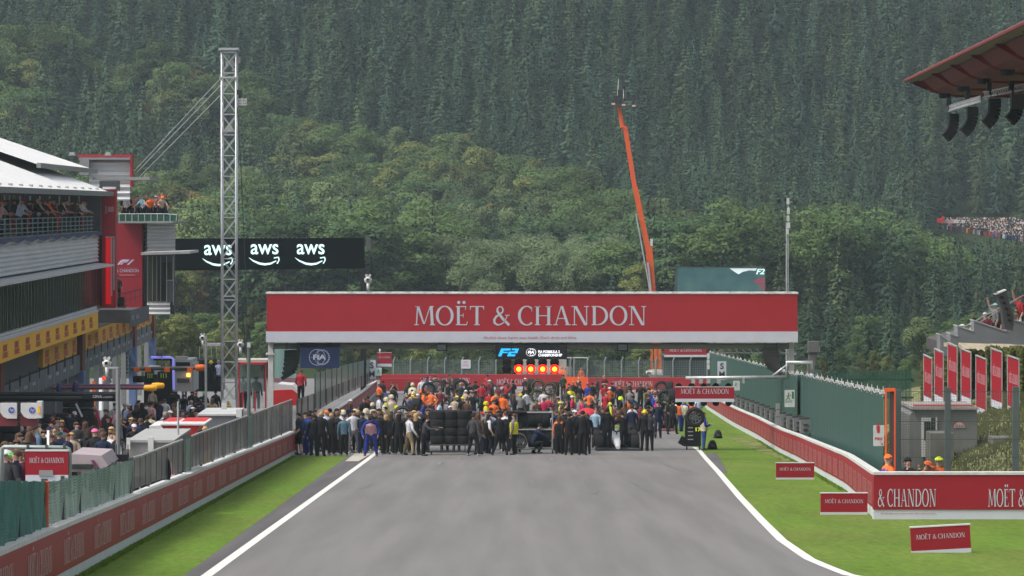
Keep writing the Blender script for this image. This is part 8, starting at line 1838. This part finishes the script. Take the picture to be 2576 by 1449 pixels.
# far crowd on the hillside terrace
def hill_at(x, y):
    lo, hi = 510, 800
    for _ in range(30):
        m_ = (lo+hi)/2
        if HY-F*float(hills(np.array(sx(x, m_)), np.array(m_)))/m_ > y: lo = m_
        else: hi = m_
    return Vector((sx(x, m_), m_, float(hills(np.array(sx(x, m_)), np.array(m_)))))
mb = MB(); r = random.Random(31); cols = ['white', 'red', 'navy', 'black', 'pale blue', 'maroon', 'dark grey', 'beige', 'grey', 'denim blue', 'blue', 'yellow', 'brown', 'black', 'navy']
for i in range(1500):
    x = 2365+250*r.random()**.9; f = (x-2365)/211
    yb = r.uniform(561, 574+f*34); p = hill_at(x, yb+4); k = r.randrange(len(cols)); mb.mi = k
    mb.box(p+Vector((0, 0, .55)), (.42, .3, .8), ry=r.uniform(-.15, .15)); mb.mi = len(cols) if r.random() < .2 else r.choice([3, 6, 12, 13, 3, 0]); mb.lathe([(.001, 1.05), (.11, 1.1), (.13, 1.22), (.09, 1.34), (.001, 1.37)], 6, Matrix.Translation(p))
tag(mb.build('far_crowd', [cm(c) for c in cols]+[SK[0]]), 'dense far crowd of spectators on the hillside terrace at the right', 'crowd', kind='stuff')
t = thing('far_stage', 'pale red and white stage truck above the far crowd on the hillside', 'stage', tuple(P(2395, 560, 640))); mb = MB(); facing(mb, 2372, 2412, 554, 562, 640, 3); mb.build('white_side', mat('stage_pink', (.45, .25, .26), .6, var=.4, scale=.4), t); mb = MB(); facing(mb, 2360, 2374, 549, 560, 639, 2); facing(mb, 2371, 2375, 543, 552, 639.5, .5); mb.build('red_tower', RW_, t); mb = MB(); facing(mb, 2400, 2412, 553, 561, 639.5, .5); facing(mb, 2420, 2428, 554, 560, 640, 1); mb.build('white_box', WHT2, t)
# things under the gantry on the right: distant footbridge pieces and blue fence, hanging camera mast
mb = MB(); facing(mb, 2006, 2060, 944, 960, 172, .3); tag(mb.build('blue_screen', mat('blue_sheet', srgb(50, 90, 140), .7, var=.3, scale=3)), 'strip of blue sheeting behind the green fence by the gantry leg', 'screen')
t = thing('camera_on_post', 'grey camera box with a green cord on a post behind the right gantry leg', 'camera', tuple(P(2040, 900, 165))); mb = MB(); mb.box(P(2046, 872, 165), (.5, .5, .5)); mb.box(P(2042, 905, 165), (.32, .3, 1.3), ry=.12); mb.build('camera', mat('rig_grey', (.12, .12, .12), .6), t); mb = MB(); mb.tube([P(2058, 862, 165), P(2062, 880, 165), P(2060, 900, 165), P(2055, 880, 165), P(2058, 862, 165)], .025, 5); mb.build('green_cord', mat('cord_green', (.25, .4, .2), .6), t)
t = thing('footbridge', 'dark footbridge structure behind the right end of the gantry', 'bridge', tuple(P(1880, 880, 270))); mb = MB(); facing(mb, 1785, 2000, 864, 872, 270, 2); facing(mb, 1930, 1938, 870, 920, 270, .5)
for x in range(1790, 2000, 18): mb.tube([P(x, 872, 269.9), P(x+14, 888, 269.9)], .05, 4)
facing(mb, 1785, 2000, 886, 889, 270, 1.5); mb.build('deck', mat('bridge_grey', (.13, .15, .15), .7), t)
t = thing('dark_shed', 'long dark shed behind the far catch fence, under the red banner on the right', 'shed', tuple(P(1760, 930, 310))); mb = MB(); facing(mb, 1670, 1785, 898, 945, 310, 3); mb.build('wall', mat('shed_dark', (.03, .035, .04), .8), t); mb = MB(); facing(mb, 1665, 1790, 894, 899, 309.5, 4); mb.build('roof', DKG, t)
t = thing('marshal_post', 'open marshal post frame with orange cloth beyond the far wall', 'shelter', tuple(P(1450, 940, 300))); mb = MB()
for x in (1420, 1444, 1478): mb.tube([P(x, 955, 300), P(x, 900, 300)], .05, 5)
mb.tube([P(1420, 900, 300), P(1478, 900, 300)], .05, 5); mb.build('frame', GALV, t); mb = MB(); facing(mb, 1424, 1440, 922, 944, 300.3, .1); mb.build('cloth', mat('pale_cloth', (.35, .28, .24), .8), t)
for x, y, w_, lb in ((1330, 938, 130, 'left'),):
    mb = MB(); facing(mb, 1300, 1425, 905, 950, 308, 3); tag(mb.build('pale_lorry', mat('lorry_pale', (.33, .30, .27), .6, var=.3, scale=.8)), 'pale lorry parked behind the start lights beyond the far wall', 'lorry')
# people beyond the 300 that show largest become one crowd object
def rank(rec):
    o = rec[0]; Y = o.location.y
    return Y + (0 if rec[4] and ('front' in rec[4] or 'grandstand' in rec[4] or 'balcony' in rec[4] or 'terrace' in rec[4] or 'wall' in rec[4]) else (60 if 'deep' in rec[4] or 'thick' in rec[4] or 'second row' in rec[4] else 20))
people.sort(key=rank)
KEEP = 298
extra_ = people[KEEP:]; people = people[:KEEP]
if extra_:
    V_ = []; F_ = []; MI = []; mats_ = []
    mid_ = {}
    def addm(ob, M):
        me_ = ob.data; n_ = len(me_.vertices); co_ = np.empty(n_*3, dtype=np.float32); me_.vertices.foreach_get('co', co_)
        Mn = np.array(M); c_ = co_.reshape(-1, 3)@Mn[:3, :3].T+Mn[:3, 3]; b_ = sum(len(v) for v in V_)
        V_.append(c_)
        for p_ in me_.polygons:
            F_.append(tuple(i+b_ for i in p_.vertices)); m_ = ob.material_slots[p_.material_index].material
            if m_.name not in mid_: mid_[m_.name] = len(mats_); mats_.append(m_)
            MI.append(mid_[m_.name])
    for rec in extra_:
        o = rec[0]; M = Matrix.LocRotScale(o.location, o.rotation_euler, o.scale); addm(o, M)
        for ch in list(o.children):
            addm(ch, M@Matrix.LocRotScale(ch.location, ch.rotation_euler, ch.scale)); bpy.data.objects.remove(ch)
        bpy.data.objects.remove(o)
    me = bpy.data.meshes.new('crowd'); me.from_pydata(np.concatenate(V_).tolist(), [], F_)
    for m_ in mats_: me.materials.append(m_)
    me.polygons.foreach_set('material_index', MI); me.polygons.foreach_set('use_smooth', [True]*len(MI)); me.update()
    o = bpy.data.objects.new('crowd', me); COL.objects.link(o); tag(o, 'rest of the dense crowd deep on the track and in the far pit lane', 'crowd', kind='stuff')
# ------------------------------------------------------------------ labels of people: clothes + place, ordinals only where needed
ORD = ['first', 'second', 'third', 'fourth', 'fifth', 'sixth', 'seventh', 'eighth', 'ninth', 'tenth', 'eleventh', 'twelfth']
lab = defaultdict(list)
def wc(s): return len(s.split())
for rec in people:
    o, what, tro, hd, wh, pre = rec
    l = 'person in %s, %s, %s' % (what, hd, wh)
    if wc(l) > 13: l = 'person in %s, %s' % (what, wh)
    lab[l].append(rec)
for l, rs in lab.items():
    if len(rs) == 1: rs[0][0]['label'] = l if wc(l) <= 16 else ' '.join(l.split()[:16]); continue
    sub = defaultdict(list)
    for r_ in rs: sub[l.replace('person in', 'person in %s and' % r_[2], 1) if wc(l) <= 11 else l].append(r_)
    for l2, q in sub.items():
        q.sort(key=lambda r_: r_[0].location.x/r_[0].location.y)
        for i, r_ in enumerate(q):
            r_[0]['label'] = l2 if len(q) == 1 else l2.replace('person', '%s from left, person' % ORD[i] if i < 12 else 'person', 1)
        for r_ in q:
            if wc(r_[0]['label']) > 16: r_[0]['label'] = r_[0]['label'].replace('deep in the crowd ', 'in crowd ')
seen = {}
tl = defaultdict(list)
for o in bpy.data.objects:
    if o.parent is None and o.get('label') and o.get('category') == 'tree': tl[o['label']].append(o)
for l, os_ in tl.items():
    os_.sort(key=lambda o: o.location.x/o.location.y)
    for i, o in enumerate(os_):
        if len(os_) > 1: o['label'] = '%s %s' % (ORD[i]+' from left,' if i < 12 else 'one of several,', l) if i < 12 else l

for o in bpy.data.objects:
    if o.parent is None and o.get('label') and wc(o['label']) > 16:
        l = o['label'].replace('in the thick of the pit lane crowd', 'in pit lane crowd').replace('deep in the crowd', 'in crowd').replace('in the second row', 'second row').replace('in the pit lane', 'pit lane')
        if wc(l) > 16: print('LONG', o.name, l); l = ' '.join(l.split()[:16])
        o['label'] = l
# ------------------------------------------------------------------ haze
HZ = MB().box((0, 610, 70), (1500, 1340, 190))
hz = HZ.build('haze', [])
hm = bpy.data.materials.new('haze_air'); hm.use_nodes = True
n = hm.node_tree; n.nodes.clear(); oo = n.nodes.new('ShaderNodeOutputMaterial'); pv = n.nodes.new('ShaderNodeVolumePrincipled')
pv.inputs['Color'].default_value = (.64, .80, .86, 1); pv.inputs['Density'].default_value = .00018
n.links.new(pv.outputs[0], oo.inputs['Volume']); hz.data.materials.append(hm)
tag(hz, 'thin bluish haze over the valley and hillside', 'haze', kind='stuff')
